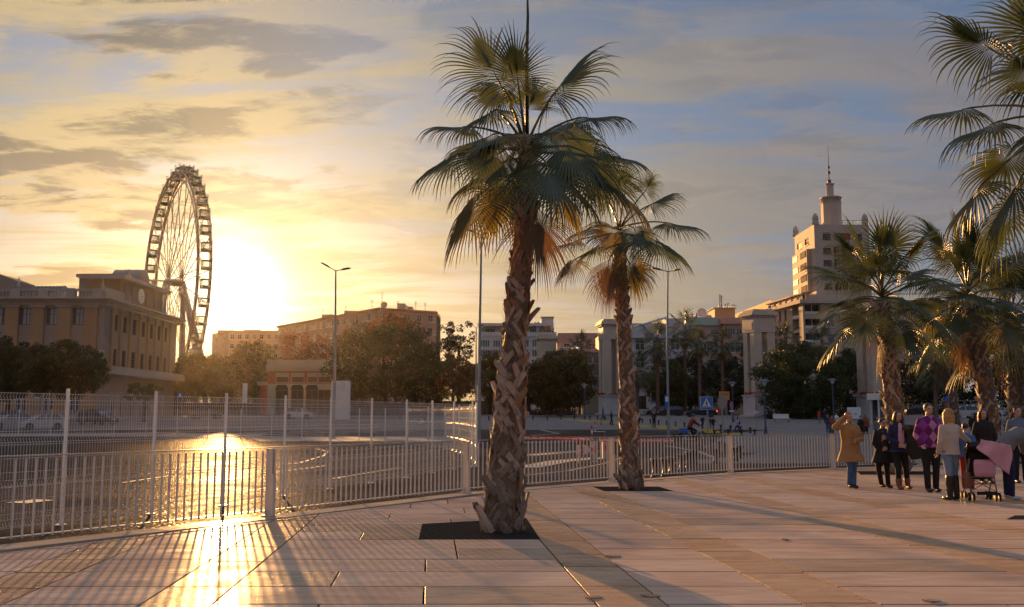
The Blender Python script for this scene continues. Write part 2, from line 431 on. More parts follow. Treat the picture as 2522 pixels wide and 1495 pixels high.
for bi, (u0, u1) in enumerate(BANDS):
    y = 4.2+lr.random()
    while y < 44:
        L = lr.choice([0.85, 1.15, 1.5]); pieces.append((quad(u0, u1, y, y+L), M_TRAV)); y += L
    if bi+1 < len(BANDS):
        v1 = BANDS[bi+1][0]
        for y in ys:
            cuts = [u1, v1]
            if v1-u1 > 2.9: cuts = [u1, u1+(v1-u1)*lr.choice([0.28, 0.36, 0.45, 0.55, 0.66, 0.74]), v1]
            elif v1-u1 > 1.6 and lr.random() < 0.12: cuts = [u1, (u1+v1)/2, v1]
            for a, b in zip(cuts, cuts[1:]):
                pieces.append((quad(a, b, y, y+ROW), M_SLAB2 if lr.random() < 0.10 else M_SLAB))
def slab_mb(mb, poly, bev=0.003, zt=0.0, th=0.055):
    n = len(poly); cx = sum(p[0] for p in poly)/n; cy = sum(p[1] for p in poly)/n
    k = len(mb.v); dz = rz_jit.uniform(-0.0015, 0.0015)
    ins = []
    for p in poly:
        d = math.hypot(p[0]-cx, p[1]-cy) or 1; s = max(0.5, 1-bev*1.4/d); ins.append((cx+(p[0]-cx)*s, cy+(p[1]-cy)*s))
    z = lambda p: plat_z(p[1])+zt+dz
    mb.v += [(p[0], p[1], z(p)) for p in ins]+[(p[0], p[1], z(p)-bev*0.7) for p in poly]+[(p[0], p[1], z(p)-th) for p in poly]
    mb.f += [tuple(range(k, k+n))]
    for r in (0, 1):
        mb.f += [(k+r*n+i, k+(r+1)*n+i, k+(r+1)*n+(i+1) % n, k+r*n+(i+1) % n) for i in range(n)]
rz_jit = random.Random(5)
COPE_W = 0.34
vis = []
for poly, m in pieces:
    poly = clip_edge(poly, COPE_W+0.01)
    if len(poly) < 3 or area(poly) < 0.004: continue
    cx = sum(p[0] for p in poly)/len(poly); cy = sum(p[1] for p in poly)/len(poly)
    seen = cy > 6.9 and abs(cx)/max(cy, 1) < 0.58
    vis.append((0 if seen else 1, math.hypot(cx, cy), poly, m))
vis.sort(key=lambda r: (r[0], r[1]))
for r in vis[:290]:
    q = MB(); slab_mb(q, r[2]); q.build('paving_slab', r[3], prom)
for m, nm in ((M_SLAB, 'paving_slabs_far'), (M_SLAB2, 'tan_slabs_far'), (M_TRAV, 'band_slabs_far')):
    q = MB()
    for r in vis[290:]:
        if r[3] is m: slab_mb(q, r[2])
    if q.v: q.build(nm, m, prom, kind='stuff')
# coping stones under the railing
for a, b in zip(FENCE, FENCE[1:]):
    d = Vector((b.x-a.x, b.y-a.y, 0)); L = d.length; d.normalize(); nr = Vector((d.y, -d.x, 0)); k = max(1, round(L/1.85))
    for i in range(k):
        p = a+d*(L*i/k+0.004); q = a+d*(L*(i+1)/k-0.004)
        quadp = [tuple((p-nr*0.10)[:2]), tuple((q-nr*0.10)[:2]), tuple((q+nr*COPE_W)[:2]), tuple((p+nr*COPE_W)[:2])]
        m2 = MB(); slab_mb(m2, quadp, 0.008, 0.012, 0.35); m2.build('coping_stone', M_COPE, prom)
# tree pits
def tree_pit(corners, label):
    P = [onplat(*c) for c in corners]; q = MB(); n = 4
    q.v = [(p.x, p.y, plat_z(p.y)+0.006) for p in P]+[(p.x, p.y, plat_z(p.y)-0.05) for p in P]
    q.f = [(0, 1, 2, 3)]+[(i, 4+i, 4+(i+1) % 4, (i+1) % 4) for i in range(4)]
    o = q.build('tree_pit', M_PIT, prom)
    return o
tree_pit([(1031, 1328), (1330, 1328), (1296, 1277), (1040, 1291)], '')
tree_pit([(1489, 1210), (1659, 1210), (1622, 1199), (1461, 1199)], '')
tree_pit([(2120, 1169), (2310, 1169), (2290, 1161), (2110, 1161)], '')
tree_pit([(2480, 1279), (2620, 1279), (2620, 1270), (2500, 1270)], '')

# loose flakes of stone lying on the paving
def flake(label, px, py, r, seed):
    rg = random.Random(seed); b = onplat(px, py); q = MB(); n = 7
    top = [(r*rg.uniform(0.6, 1.2)*math.cos(2*math.pi*k/n), r*rg.uniform(0.35, 0.7)*math.sin(2*math.pi*k/n)) for k in range(n)]
    q.prism(top, 0.0, 0.012); tag(q.build('stone_chip', M_TRAV, None, loc=b+Vector((0, 0, 0.003)), rot=(0.05, 0.06, 0.3)), label, 'stone chip', 'loose stone chips')
flake('pale stone chip lying near the bottom edge on the tan band', 1605, 1470, 0.10, 1); flake('small flat stone chip on the tan band right of the foreground palm', 1508, 1372, 0.09, 2)
flake('small stone chip on the wide slabs right of the second tan band', 1932, 1330, 0.07, 3); flake('brown stone chip near the bottom right on a wide slab', 2300, 1482, 0.09, 4); flake('pale stone chip at the joint by the bottom edge', 1462, 1474, 0.08, 5)
# ================================================================ railing and mesh fences
M_RAIL = mat('white_railing_paint', (0.60, 0.565, 0.53), 0.38, var=0.12, scale=2.5, bump=0.08, bscale=40)
M_MESHF = mat('white_mesh_paint', (0.62, 0.62, 0.60), 0.4, var=0.1)
M_STEEL = mat('brushed_rail_steel', (0.62, 0.60, 0.57), 0.22, metal=0.85)
railing = thing('railing', 'low white metal railing of upright flat bars along the promenade edge', 'railing')
RH = 1.02
bar_me = None
pts = FENCE[:-1]
pts = [pts[1]+(pts[0]-pts[1])*0.4]+pts[1:]+[FENCE[-2]+(FENCE[-1]-FENCE[-2])*0.12]
q = MB(); q.box((0, 0, 0.5*(RH-0.10)+0.06), (0.012, 0.032, RH-0.10)); bar_me = q.mesh('bar'); bar_me.materials.append(M_RAIL)
q = MB()
for s in (-1, 1): q.prism([(s*0.018, -0.035), (s*0.03, -0.035), (s*0.03, 0.095), (s*0.018, 0.095)], 0.0, RH-0.02)
q.box((0, 0.02, 0.30), (0.036, 0.05, 0.55)); q.box((0, 0.02, 0.008), (0.14, 0.18, 0.016)); q.box((0, 0.02, RH-0.05), (0.036, 0.04, 0.05))
q.prism([(-0.03, 0.095), (0.03, 0.095), (0.03, 0.125), (-0.03, 0.125)], 0.0, 0.62)
post_me = q.mesh('post'); post_me.materials.append(M_RAIL)
nb = 0
for i, (a, b) in enumerate(zip(pts, pts[1:])):
    dh = Vector((b.x-a.x, b.y-a.y, 0)); L = dh.length; ang = math.atan2(dh.y, dh.x)
    if i > 1: ob('post', post_me, railing, loc=a+Vector((0, 0, 0.014)), rot=(0, 0, ang+math.pi))
    sl = (b.z-a.z)/L
    for nm, h, w, th, m in (('top_rail', RH, 0.055, 0.014, M_STEEL), ('bottom_rail', 0.085, 0.04, 0.012, M_RAIL)):
        q = MB(); d = (b-a).normalized(); sd = Vector((-d.y, d.x, 0)).normalized(); up = sd.cross(d)*-1
        up = d.cross(sd)
        vs = [p+sd*(w/2*e)+up*(th/2*g)+Vector((0, 0, h+0.014)) for p in (a, b) for g in (-1, 1) for e in (-1, 1)]
        q.add(vs, [(0, 1, 3, 2), (4, 6, 7, 5), (0, 4, 5, 1), (2, 3, 7, 6), (0, 2, 6, 4), (1, 5, 7, 3)])
        q.build(nm, m, railing)
    k = int(L/0.125)
    for j in range(1, k):
        p = a.lerp(b, j/k)
        ob('bar', bar_me, railing, loc=p+Vector((0, 0, 0.014)), rot=(0, 0, ang)); nb += 1

def mesh_fence(name, label, P, height, posts_r, cell=(0.05, 0.2), wire=0.0035):
    """welded wire mesh fence with V folds; P: foot points of the posts"""
    f = thing(name, label, 'fence')
    q = MB(); q.lathe([(posts_r, 0), (posts_r, height+0.06), (posts_r*0.7, height+0.075)], 10); q.box((0, 0, 0.01), (0.14, 0.14, 0.02))
    pm = q.mesh('post', 40); pm.materials.append(M_MESHF)
    for i, p in enumerate(P):
        ob('post', pm, f, loc=p)
        if i == len(P)-1: break
        b = P[i+1]; d = b-p; L = d.length; dn = d.normalized(); side = Vector((-dn.y, dn.x, 0)).normalized()
        folds = [0.12, height*0.34, height*0.66, height-0.06]
        prof = []; z = 0.05
        zs = [(0.05, 0)]
        for h in folds: zs += [(h-0.05, 0), (h, 0.035), (h+0.05, 0)]
        zs = [(min(z, height), s) for z, s in zs]
        q = MB()
        n = max(2, int(L/cell[0])); w = wire
        for k in range(1, n):
            c = p+d*(k/n); base = len(q.v)
            for z, s in zs:
                o = c+side*(s)+Vector((0, 0, z)); q.v += [tuple(o-dn*w), tuple(o+side*w), tuple(o+dn*w)]
            for r in range(len(zs)-1):
                A = base+r*3; B = A+3
                q.f += [(A, A+1, B+1, B), (A+1, A+2, B+2, B+1), (A+2, A, B, B+2)]
        hz = [0.05]+[h+e for h in folds for e in (-0.05, 0.05)]
        hz += [0.05+cell[1]*j for j in range(1, int(height/cell[1]))]
        for z in hz:
            z = min(z, height); base = len(q.v)
            for c in (p, b): q.v += [tuple(c+Vector((0, 0, z-w))), tuple(c+side*w*1.5+Vector((0, 0, z))), tuple(c+Vector((0, 0, z+w)))]
            q.f += [(base, base+1, base+4, base+3), (base+1, base+2, base+5, base+4), (base+2, base, base+3, base+5)]
        me = bpy.data.meshes.new('mesh_panel'); me.from_pydata(q.v, [], q.f); me.update()
        ob('mesh_panel', me, f, M_MESHF, kind='stuff')
    return f
near_px = [(150, 1294), (372, 1267), (549, 1246), (697, 1222), (811, 1205), (913, 1190), (1000, 1177), (1064, 1165), (1118, 1156), (1164, 1150)]
NP = [onroad(*p) for p in near_px]
NP.insert(0, NP[0]+(NP[0]-NP[1]))
mesh_fence('mesh_fence', 'tall white wire mesh fence with round posts just beyond the railing', NP, 2.02, 0.028)
far_px = [(-45, 1073), (44, 1073), (124, 1074), (203, 1075), (280, 1075.5), (358, 1076), (435, 1077), (512, 1078), (592, 1079.5), (668, 1081), (743, 1083), (815, 1085), (884, 1087), (948, 1090), (1004, 1094), (1054, 1100), (1096, 1107), (1130, 1118), (1158, 1132)]
FP = [onroad(*p) for p in far_px]+[NP[-1]+Vector((0.12, 0.1, 0))]
mesh_fence('mesh_fence', 'second white wire mesh fence standing far back before the parked cars', FP, 2.0, 0.03, cell=(0.1, 0.25), wire=0.004)
# ================================================================ palms
def leaf_fn(trans, tcol):
    def fn(t, b, tc):
        out = [n for n in t.n if n.type == 'OUTPUT_MATERIAL'][0]
        tr = t.node('ShaderNodeBsdfTranslucent', ins={0: (*tcol, 1)})
        mx = t.node('ShaderNodeMixShader', ins={0: trans, 1: b.outputs[0], 2: tr.outputs[0]})
        t.l.new(mx.outputs[0], out.inputs[0])
    return fn
M_FROND = mat('palm_frond_green', (0.036, 0.055, 0.017), 0.42, var=0.4, scale=1.2, fn=leaf_fn(0.20, (0.13, 0.15, 0.025)))
M_FROND_Y = mat('palm_frond_yellowing', (0.075, 0.075, 0.024), 0.36, var=0.4, scale=1.2, fn=leaf_fn(0.26, (0.26, 0.19, 0.03)))
M_FROND_D = mat('palm_frond_dead', (0.19, 0.115, 0.07), 0.6, var=0.35, scale=2.0, fn=leaf_fn(0.2, (0.22, 0.12, 0.055)))
M_PETI = mat('palm_petiole', (0.13, 0.105, 0.035), 0.38, var=0.3, scale=3)
M_TRUNK = mat('palm_trunk_fibre', (0.15, 0.092, 0.06), 0.85, var=0.45, scale=7, bump=0.8, bscale=30)
M_FIB = mat('palm_loose_fibre', (0.24, 0.15, 0.09), 0.8, var=0.5, scale=9)
M_BOOT = mat('palm_leaf_base', (0.44, 0.305, 0.225), 0.62, var=0.38, scale=5, bump=0.5, bscale=26)
M_BOOT2 = mat('palm_leaf_base_orange', (0.36, 0.16, 0.06), 0.6, var=0.35, scale=6, bump=0.5, bscale=26)
M_BOOT3 = mat('palm_leaf_base_grey', (0.23, 0.175, 0.13), 0.8, var=0.4, scale=6, bump=0.6, bscale=26)

def blade(h, a, nrm, L, rg, nleaf=46, spread=150, droop=1.0, fold=0.55, K=9, split=0.38):
    """costapalmate fan blade: pleated, fused in the middle, split drooping tips"""
    a = a.normalized(); nrm = (nrm-a*nrm.dot(a)).normalized(); bb = nrm.cross(a)
    V = []; F = []; S = R(spread); dphi = 2*S/(nleaf-1)
    costa = 0.30*L; dn = Vector((0, 0, -1))
    for i in range(nleaf):
        ph = -S+dphi*i
        d = a*math.cos(ph)+bb*math.sin(ph)-nrm*(fold*abs(math.sin(ph*0.5))*1.0)
        d.normalize(); c_ = max(0.0, 1-abs(ph)/S)**1.2
        Li = L*(0.66+0.22*math.cos(ph*0.6))*rg.uniform(0.88, 1.12); sp = split*rg.uniform(0.75, 1.3)
        p = Vector(h)+a*costa*c_+dn*(0.10*costa*c_*c_*droop); dv = d.copy(); base = len(V); dr = droop*rg.uniform(0.8, 1.7); twist = rg.uniform(-0.5, 0.5)
        for k in range(K+1):
            s = k/K
            wf = (0.25*L*(1-c_)*0+2*s*Li*math.tan(dphi/2)*1.05+0.012*c_*L) if s <= sp else (2*sp*Li*math.tan(dphi/2)+0.012*c_*L)*((1-s)/(1-sp))**0.8*0.85
            wf = max(wf, 0.0015)
            side = nrm.cross(dv)
            if side.length < 1e-3: side = bb.copy()
            side.normalize(); up = dv.cross(side).normalized()
            if s > sp: side = (side+up*twist*(s-sp)*3).normalized()
            V += [tuple(p-side*wf/2), tuple(p+up*wf*0.5), tuple(p+side*wf/2)]
            if k < K:
                A = base+3*k; B = A+3; F += [(A, A+1, B+1, B), (A+1, A+2, B+2, B+1)]
            g = dr*(max(0, s-0.30)**1.1)*1.5
            dv = (dv+Vector((0, 0, -1))*g*(1.0/K)*4.2).normalized()
            p = p+dv*(Li/K)
    return V, F
def petiole_pts(c, h, sag=0.12):
    c, h = Vector(c), Vector(h); m = (c+h)/2+Vector((0, 0, 1))*sag*(h-c).length
    return [c*(1-s)**2+m*2*s*(1-s)+h*s*s for s in (0, .25, .5, .75, 1)]
def frond(par, org, c, h, a, nrm, L, rg, material, pr=0.016, **kw):
    """one frond: the fan blade with its petiole as a sub-part; positions are relative to org"""
    V, F = blade(Vector(h)-org, a, nrm, L, rg, **kw)
    o = ob('frond', fast_mesh('frond', V, F), par, material)
    q = MB(); pp = [p-org for p in petiole_pts(c, h)]; pp.append(pp[-1]+a.normalized()*L*0.16)
    q.tube(pp, [pr*1.5, pr*1.2, pr, pr*0.85, pr*0.75, pr*0.3], 6); q.build('petiole', M_PETI if material is not M_FROND_D else M_FROND_D, o, smooth=True)
    return o
def curve_pts(pts, n):
    P = [Vector(p) for p in pts]; out = []
    for i in range(n+1):
        u = i/n*(len(P)-1); k = min(int(u), len(P)-2); f = u-k
        p0, p1, p2, p3 = P[max(k-1, 0)], P[k], P[k+1], P[min(k+2, len(P)-1)]
        out.append(0.5*((2*p1)+(-p0+p2)*f+(2*p0-5*p1+4*p2-p3)*f*f+(-p0+3*p1-3*p2+p3)*f**3))
    return out
def boot_mesh(rg, w, L, stub):
    """tapered strap, hollow-backed, with a jagged cut end; local: x tangent, y outward, z up"""
    n = 4; V = []; F = []
    for k in range(n+1):
        s = k/n; ww = w*(1.0-0.42*s)*(1 if k else 1.05); z = L*s
        out = 0.004+0.010*s+stub*s*s; th = 0.016*(1-0.3*s)
        j = rg.uniform(-0.012, 0.012) if k == n else 0
        for x, o in ((-0.5, -0.012), (0.0, 0.006), (0.5, -0.012)): V.append((x*ww, out+o, z+(j if x else 0.02*(k == n))))
        for x in (-0.5, 0.5): V.append((x*ww*0.9, out-th-0.012, z))
    for k in range(n):
        A = 5*k; B = A+5
        F += [(A, A+1, B+1, B), (A+1, A+2, B+2, B+1), (A+2, A+4, B+4, B+2), (A+4, A+3, B+3, B+4), (A+3, A, B, B+3)]
    F += [(0, 3, 4, 2, 1), (5*n, 5*n+1, 5*n+2, 5*n+4, 5*n+3)]
    me = bpy.data.meshes.new('leaf_base'); me.from_pydata(V, [], F); me.update(); return me
BOOTS = None
def boots():
    global BOOTS
    if BOOTS is None:
        rg = random.Random(11); BOOTS = []
        for m in (M_BOOT, M_BOOT, M_BOOT2, M_BOOT3):
            for stub in (-0.055, -0.045, -0.03, 0.03):
                me = boot_mesh(rg, 0.128, 0.25, stub); me.materials.append(m); BOOTS.append(me)
    return BOOTS
def trunk(par, org, pts, rads, rg, nboots=190, scale=1.0, skirt=0.0, bare=0.0):
    P = curve_pts(pts, 24); n = len(P)
    def rad(s):
        u = s*(len(rads)-1); k = min(int(u), len(rads)-2); return rads[k]*(1-(u-k))+rads[k+1]*(u-k)
    q = MB(); rr = [rad(i/(n-1)) for i in range(n)]
    q.tube([p-org for p in P], [r*(0.93+0.05*rg.random()) for r in rr], 14); o = q.build('trunk', M_TRUNK, par, smooth=True)
    B = boots(); ga = math.pi*(3-math.sqrt(5))
    per = 6; rows = nboots//per
    for i in range(rows*per):
        r_, j_ = divmod(i, per); s = (r_+0.3+rg.uniform(-0.25, 0.25))/rows*(1-bare); u = max(0, s*(n-1)); k = min(int(u), n-2); p = P[k].lerp(P[k+1], u-k)-org
        ax = (P[k+1]-P[k]).normalized(); r = rad(min(1, s))
        th = 2*math.pi*(j_+0.5*((r_//2) % 2)+0.21*r_)/per+rg.uniform(-0.22, 0.22)
        outv = Vector((math.cos(th), math.sin(th), 0)); tang = Vector((-math.sin(th), math.cos(th), 0))
        tilt = (1 if (r_ % 2) ^ (rg.random() < 0.1) else -1)*R(rg.uniform(24, 48))
        zz = (ax*math.cos(tilt)+tang*math.sin(tilt)-outv*0.05).normalized()
        yy = (outv-zz*outv.dot(zz)).normalized(); xx = yy.cross(zz)
        sk = skirt*max(0, 1-s*6)
        if rg.random() < 0.03+sk: zz = (zz+outv*rg.uniform(0.15, 0.6)*(1+sk)).normalized(); yy = (outv-zz*outv.dot(zz)).normalized(); xx = yy.cross(zz)
        lo = s < 0.22
        mi = rg.choice([12, 13, 14, 15, 12, 0, 4]) if lo else rg.choice([0, 1, 2, 3, 4, 5, 6, 0, 1, 4, 5, 8, 9, 10, 11, 12])
        me = B[mi]
        M = Matrix((xx, yy, zz)).transposed().to_4x4(); f = scale*(r/0.2)**0.6*rg.uniform(0.8, 1.2)
        M = Matrix.Translation(p+outv*r*0.93) @ M @ Matrix.Diagonal((f, f, f*rg.uniform(0.8, 1.15), 1))
        c = ob('leaf_base', me, par); c.matrix_local = M
    # loose fibre between the leaf bases
    V = []; F = []
    for i in range(nboots*4):
        s = rg.random(); u = s*(n-1); k = min(int(u), n-2); p = P[k].lerp(P[k+1], u-k)-org; th = rg.uniform(0, 6.283); r = rad(s)*rg.uniform(0.97, 1.10)
        tilt = rg.uniform(-0.9, 0.9); L = rg.uniform(0.06, 0.2); w = rg.uniform(0.003, 0.010); b0 = len(V); fl = rg.uniform(-0.01, 0.05)
        for j in range(4):
            f_ = j/3; a2 = th+math.sin(tilt)*L*f_/r; rr_ = r+fl*f_*f_
            c = p+Vector((math.cos(a2)*rr_, math.sin(a2)*rr_, math.cos(tilt)*L*f_)); d_ = Vector((-math.sin(a2)*math.cos(tilt), math.cos(a2)*math.cos(tilt), -math.sin(tilt)))*w*(1-0.7*f_)
            V += [tuple(c-d_), tuple(c+d_)]
            if j < 3: F.append((b0+2*j, b0+2*j+1, b0+2*j+3, b0+2*j+2))
    ob('fibre', fast_mesh('fibre', V, F), par, M_FIB, kind='stuff')
    return P
def palm_crown(par, org, C, rg, nf, Ls, pl, elev=(85, -55), low=False, dead=4, density=1.0, az0=0.0, lush=False):
    """crown of fronds on a golden-angle spiral, from the upright spear leaves to the hanging old ones"""
    ga = math.pi*(3-math.sqrt(5))
    for i in range(nf+dead):
        u = i/nf; az = az0+i*ga+rg.uniform(-0.2, 0.2)
        e = R(elev[0]+(elev[1]-elev[0])*min(u, 1.0)**0.85+rg.uniform(-8, 8))
        if u >= 1: e = R(rg.uniform(-86, -74))
        d = Vector((math.cos(az)*math.cos(e), math.sin(az)*math.cos(e), math.sin(e)))
        c = C+Vector((0, 0, -0.35*pl*min(u, 1.1)))
        h = c+d*pl*rg.uniform(0.8, 1.12)*(0.75 if u < 0.1 else 1)*(0.55 if u >= 1 else 1)-Vector((0, 0, 0.08*pl*u))
        outv = Vector((math.cos(az), math.sin(az), 0))
        a = (d+Vector((0, 0, -0.55*min(u, 1)*(1 if u < 1 else 2)-0.05))).normalized()
        nrm = (Vector((0, 0, 1))*(0.5+0.6*math.cos(e))-outv*math.sin(e)*0.9+Vector((rg.uniform(-.35, .35), rg.uniform(-.35, .35), 0)))
        m = M_FROND_D if u >= 1 else (M_FROND_Y if u > 0.78 and rg.random() < 0.4 else M_FROND)
        kw = dict(nleaf=16, K=4, spread=120) if low else dict(nleaf=40, K=8, spread=rg.uniform(115, 150))
        if lush: kw = dict(nleaf=46, K=8, spread=rg.uniform(130, 160))
        if u >= 1: kw['spread'] = 55
        frond(par, org, c, h, a, nrm, Ls*rg.uniform(0.85, 1.1), rg, m, pr=0.016*pl, droop=(rg.uniform(0.45, 0.9) if lush else rg.uniform(0.7, 1.3))*(0.4 if u < 0.12 else 1), fold=rg.uniform(0.15, 0.5) if lush else rg.uniform(0.4, 0.9), **kw)

# ---- the big palm in the foreground, fronds placed one by one
def named_palm(label, Y, base_px, trunk_px, rads, fr, crown_px, seed, skirt, nboots, group=None, extra=None, pr=0.017):
    rg = random.Random(seed); B = onplat(*base_px); org = Vector((B.x, B.y, plat_z(B.y)))
    par = thing('fan_palm', label, 'palm', loc=org, group=group)
    pts = [org+Vector((0, 0, -0.02))]+[at(x, y, Y+0.0) for x, y in trunk_px]
    trunk(par, org, pts, rads, rg, nboots, skirt=skirt)
    for (hx, hy, hd, tx, ty, td, Lf, hint, kw) in fr:
        h = at(hx, hy, Y+hd); t = at(tx, ty, Y+td); a = t-h
        cpx = at(crown_px[0]+(hx-crown_px[0])*0.05, crown_px[1]+max(-10, min(130, (hy-crown_px[1])*0.45)), Y+hd*0.08)
        m = {'g': M_FROND, 'y': M_FROND_Y, 'd': M_FROND_D}[kw.get('m', 'g')]
        k2 = {k: v for k, v in kw.items() if k != 'm'}
        outv = Vector((a.x, a.y, 0)); hv = {'up': Vector((0, -0.25, 1)), 'cam': Vector((0.1, -1, 0.25)), 'away': Vector((0.1, 1, 0.3)), 'lcam': Vector((-0.7, -0.7, 0.3)), 'rcam': Vector((0.7, -0.7, 0.3)), 'out': (h-cpx).normalized()+Vector((0, 0, 0.6))}[hint]
        frond(par, org, cpx, h, a, hv, a.length*Lf, rg, m, pr=pr, **k2)
    return par, org, rg
P1 = [
 (1226, 196, 0.2, 1160, 70, 0.4, 1.15, 'cam', dict(spread=100, droop=0.75, nleaf=46)),
 (1276, 208, -0.35, 1264, 92, -0.5, 1.12, 'cam', dict(spread=140, droop=0.35, nleaf=56, fold=0.1)),
 (1362, 232, 0.1, 1468, 105, 0.2, 1.05, 'up', dict(spread=120, droop=0.8, nleaf=48)),
 (1240, 215, -0.2, 1200, 255, -0.5, 1.5, 'cam', dict(spread=120, droop=0.9)),
 (1222, 268, -0.1, 1165, 300, -0.3, 1.6, 'lcam', dict(spread=120, droop=1.1)),
 (1160, 312, 0.2, 1050, 308, 0.3, 1.1, 'up', dict(spread=120, droop=1.25)),
 (1138, 378, -0.2, 1050, 425, -0.4, 1.35, 'lcam', dict(spread=125, droop=1.2)),
 (1238, 372, -0.8, 1160, 420, -1.2, 1.35, 'cam', dict(spread=140, droop=0.9, nleaf=54)),
 (1180, 480, 0.1, 1135, 570, 0.0, 1.7, 'lcam', dict(spread=110, droop=1.1, m='y')),
 (1240, 470, 0.3, 1205, 560, 0.4, 1.5, 'cam', dict(spread=115, droop=1.0, m='y')),
 (1425, 290, 0.2, 1545, 280, 0.3, 1.1, 'up', dict(spread=125, droop=1.3, nleaf=52)),
 (1385, 325, -0.7, 1420, 400, -1.0, 1.9, 'cam', dict(spread=130, droop=1.0, nleaf=54)),
 (1470, 372, -0.1, 1590, 400, 0.0, 1.1, 'up', dict(spread=130, droop=1.2, nleaf=52)),
 (1440, 395, -0.5, 1540, 480, -0.7, 1.2, 'cam', dict(spread=135, droop=0.8, nleaf=56)),
 (1375, 470, -0.2, 1420, 560, -0.2, 1.3, 'rcam', dict(spread=110, droop=1.1, m='y')),
 (1345, 400, -0.9, 1365, 470, -1.3, 1.7, 'cam', dict(spread=115, droop=1.1)),
 (1320, 515, -0.32, 1335, 640, -0.42, 1.45, 'cam', dict(spread=62, droop=0.8, fold=0.6, m='d')),
 (1262, 430, 0.9, 1215, 500, 1.3, 1.5, 'away', dict(spread=120, droop=1.0)),
 (1340, 330, 0.9, 1400, 300, 1.5, 1.5, 'up', dict(spread=120, droop=1.1)),
 (1215, 330, 0.9, 1160, 360, 1.5, 1.6, 'up', dict(spread=120, droop=1.2, m='y')),
 (1300, 270, 0.5, 1330, 190, 0.9, 1.0, 'away', dict(spread=100, droop=0.8)),
 (1500, 450, 0.4, 1590, 530, 0.7, 1.2, 'up', dict(spread=110, droop=1.2, m='y')),
 (1390, 430, 0.3, 1450, 500, 0.5, 1.5, 'up', dict(spread=120, droop=1.1)),
 (1330, 440, 0.7, 1390, 490, 1.1, 1.5, 'up', dict(spread=115, droop=1.1)),
 (1200, 420, 0.5, 1130, 470, 0.8, 1.4, 'up', dict(spread=115, droop=1.2, m='y')),
 (1250, 330, -0.6, 1190, 350, -1.0, 1.5, 'lcam', dict(spread=115, droop=1.1)),
 (1290, 480, 0.5, 1275, 560, 0.7, 1.2, 'away', dict(spread=80, droop=1.0, m='d')),
]
PALM_Y = onplat(1235, 1308).y
par, org, rg = named_palm('tallest fan palm in the foreground, rough criss-cross trunk in a dark square pit', PALM_Y, (1237, 1309),
    [(1248, 1120), (1262, 900), (1285, 640), (1296, 480), (1300, 350)], [0.285, 0.235, 0.178, 0.15, 0.14, 0.12], P1, (1295, 365), 21, 0.55, 294)
q = MB(); s0 = at(1298, 350, PALM_Y)-org
q.tube([s0, at(1297, 150, PALM_Y)-org, at(1300, 40, PALM_Y)-org, at(1298, -60, PALM_Y)-org], [0.03, 0.026, 0.02, 0.006], 6); q.build('spear_leaf', M_FROND, par, smooth=True)
P2 = [
 (1425, 592, 0.0, 1372, 605, 0.0, 1.4, 'up', dict(spread=115, droop=1.2)),
 (1415, 640, -0.4, 1385, 680, -0.5, 1.5, 'lcam', dict(spread=110, droop=1.2, m='y')),
 (1640, 548, 0.2, 1725, 560, 0.3, 1.25, 'up', dict(spread=135, droop=0.8, nleaf=52)),
 (1610, 590, -0.3, 1680, 640, -0.5, 1.35, 'rcam', dict(spread=130, droop=0.9, nleaf=52)),
 (1545, 640, -0.5, 1590, 690, -0.6, 1.4, 'cam', dict(spread=110, droop=1.0, m='y')),
 (1600, 505, 0.4, 1660, 472, 0.6, 1.25, 'up', dict(spread=115, droop=1.0)),
 (1590, 470, 0.2, 1612, 425, 0.3, 1.1, 'cam', dict(spread=110, droop=0.9)),
 (1500, 500, 0.3, 1450, 450, 0.5, 1.2, 'up', dict(spread=120, droop=1.0)),
 (1540, 470, 0.0, 1535, 410, 0.0, 1.2, 'cam', dict(spread=120, droop=0.6)),
 (1455, 560, -0.6, 1410, 580, -0.9, 1.3, 'lcam', dict(spread=120, droop=1.1, m='y')),
 (1560, 560, -0.8, 1590, 610, -1.2, 1.3, 'cam', dict(spread=120, droop=1.0)),
 (1500, 640, 0.3, 1490, 700, 0.3, 1.7, 'cam', dict(spread=55, droop=1.0, m='d')),
 (1508, 650, -0.3, 1502, 720, -0.32, 1.7, 'cam', dict(spread=55, droop=0.9, m='d')),
 (1550, 650, 0.4, 1570, 720, 0.5, 1.3, 'away', dict(spread=80, droop=1.0, m='y')),
 (1480, 600, 0.8, 1440, 630, 1.3, 1.3, 'up', dict(spread=115, droop=1.1)),
 (1570, 590, 0.9, 1620, 600, 1.5, 1.3, 'up', dict(spread=115, droop=1.1)),
 (1512, 560, -0.6, 1480, 600, -1.0, 1.4, 'cam', dict(spread=120, droop=1.0, m='y')),
]
Y2 = onplat(1555, 1204).y
par, org, rg = named_palm('middle fan palm with slim criss-cross trunk between railing and dark pit', Y2, (1556, 1205),
    [(1550, 1120), (1544, 950), (1536, 800), (1528, 680), (1525, 590)], [0.27, 0.19, 0.165, 0.15, 0.135, 0.12], P2, (1525, 570), 33, 0.3, 270, pr=0.018)
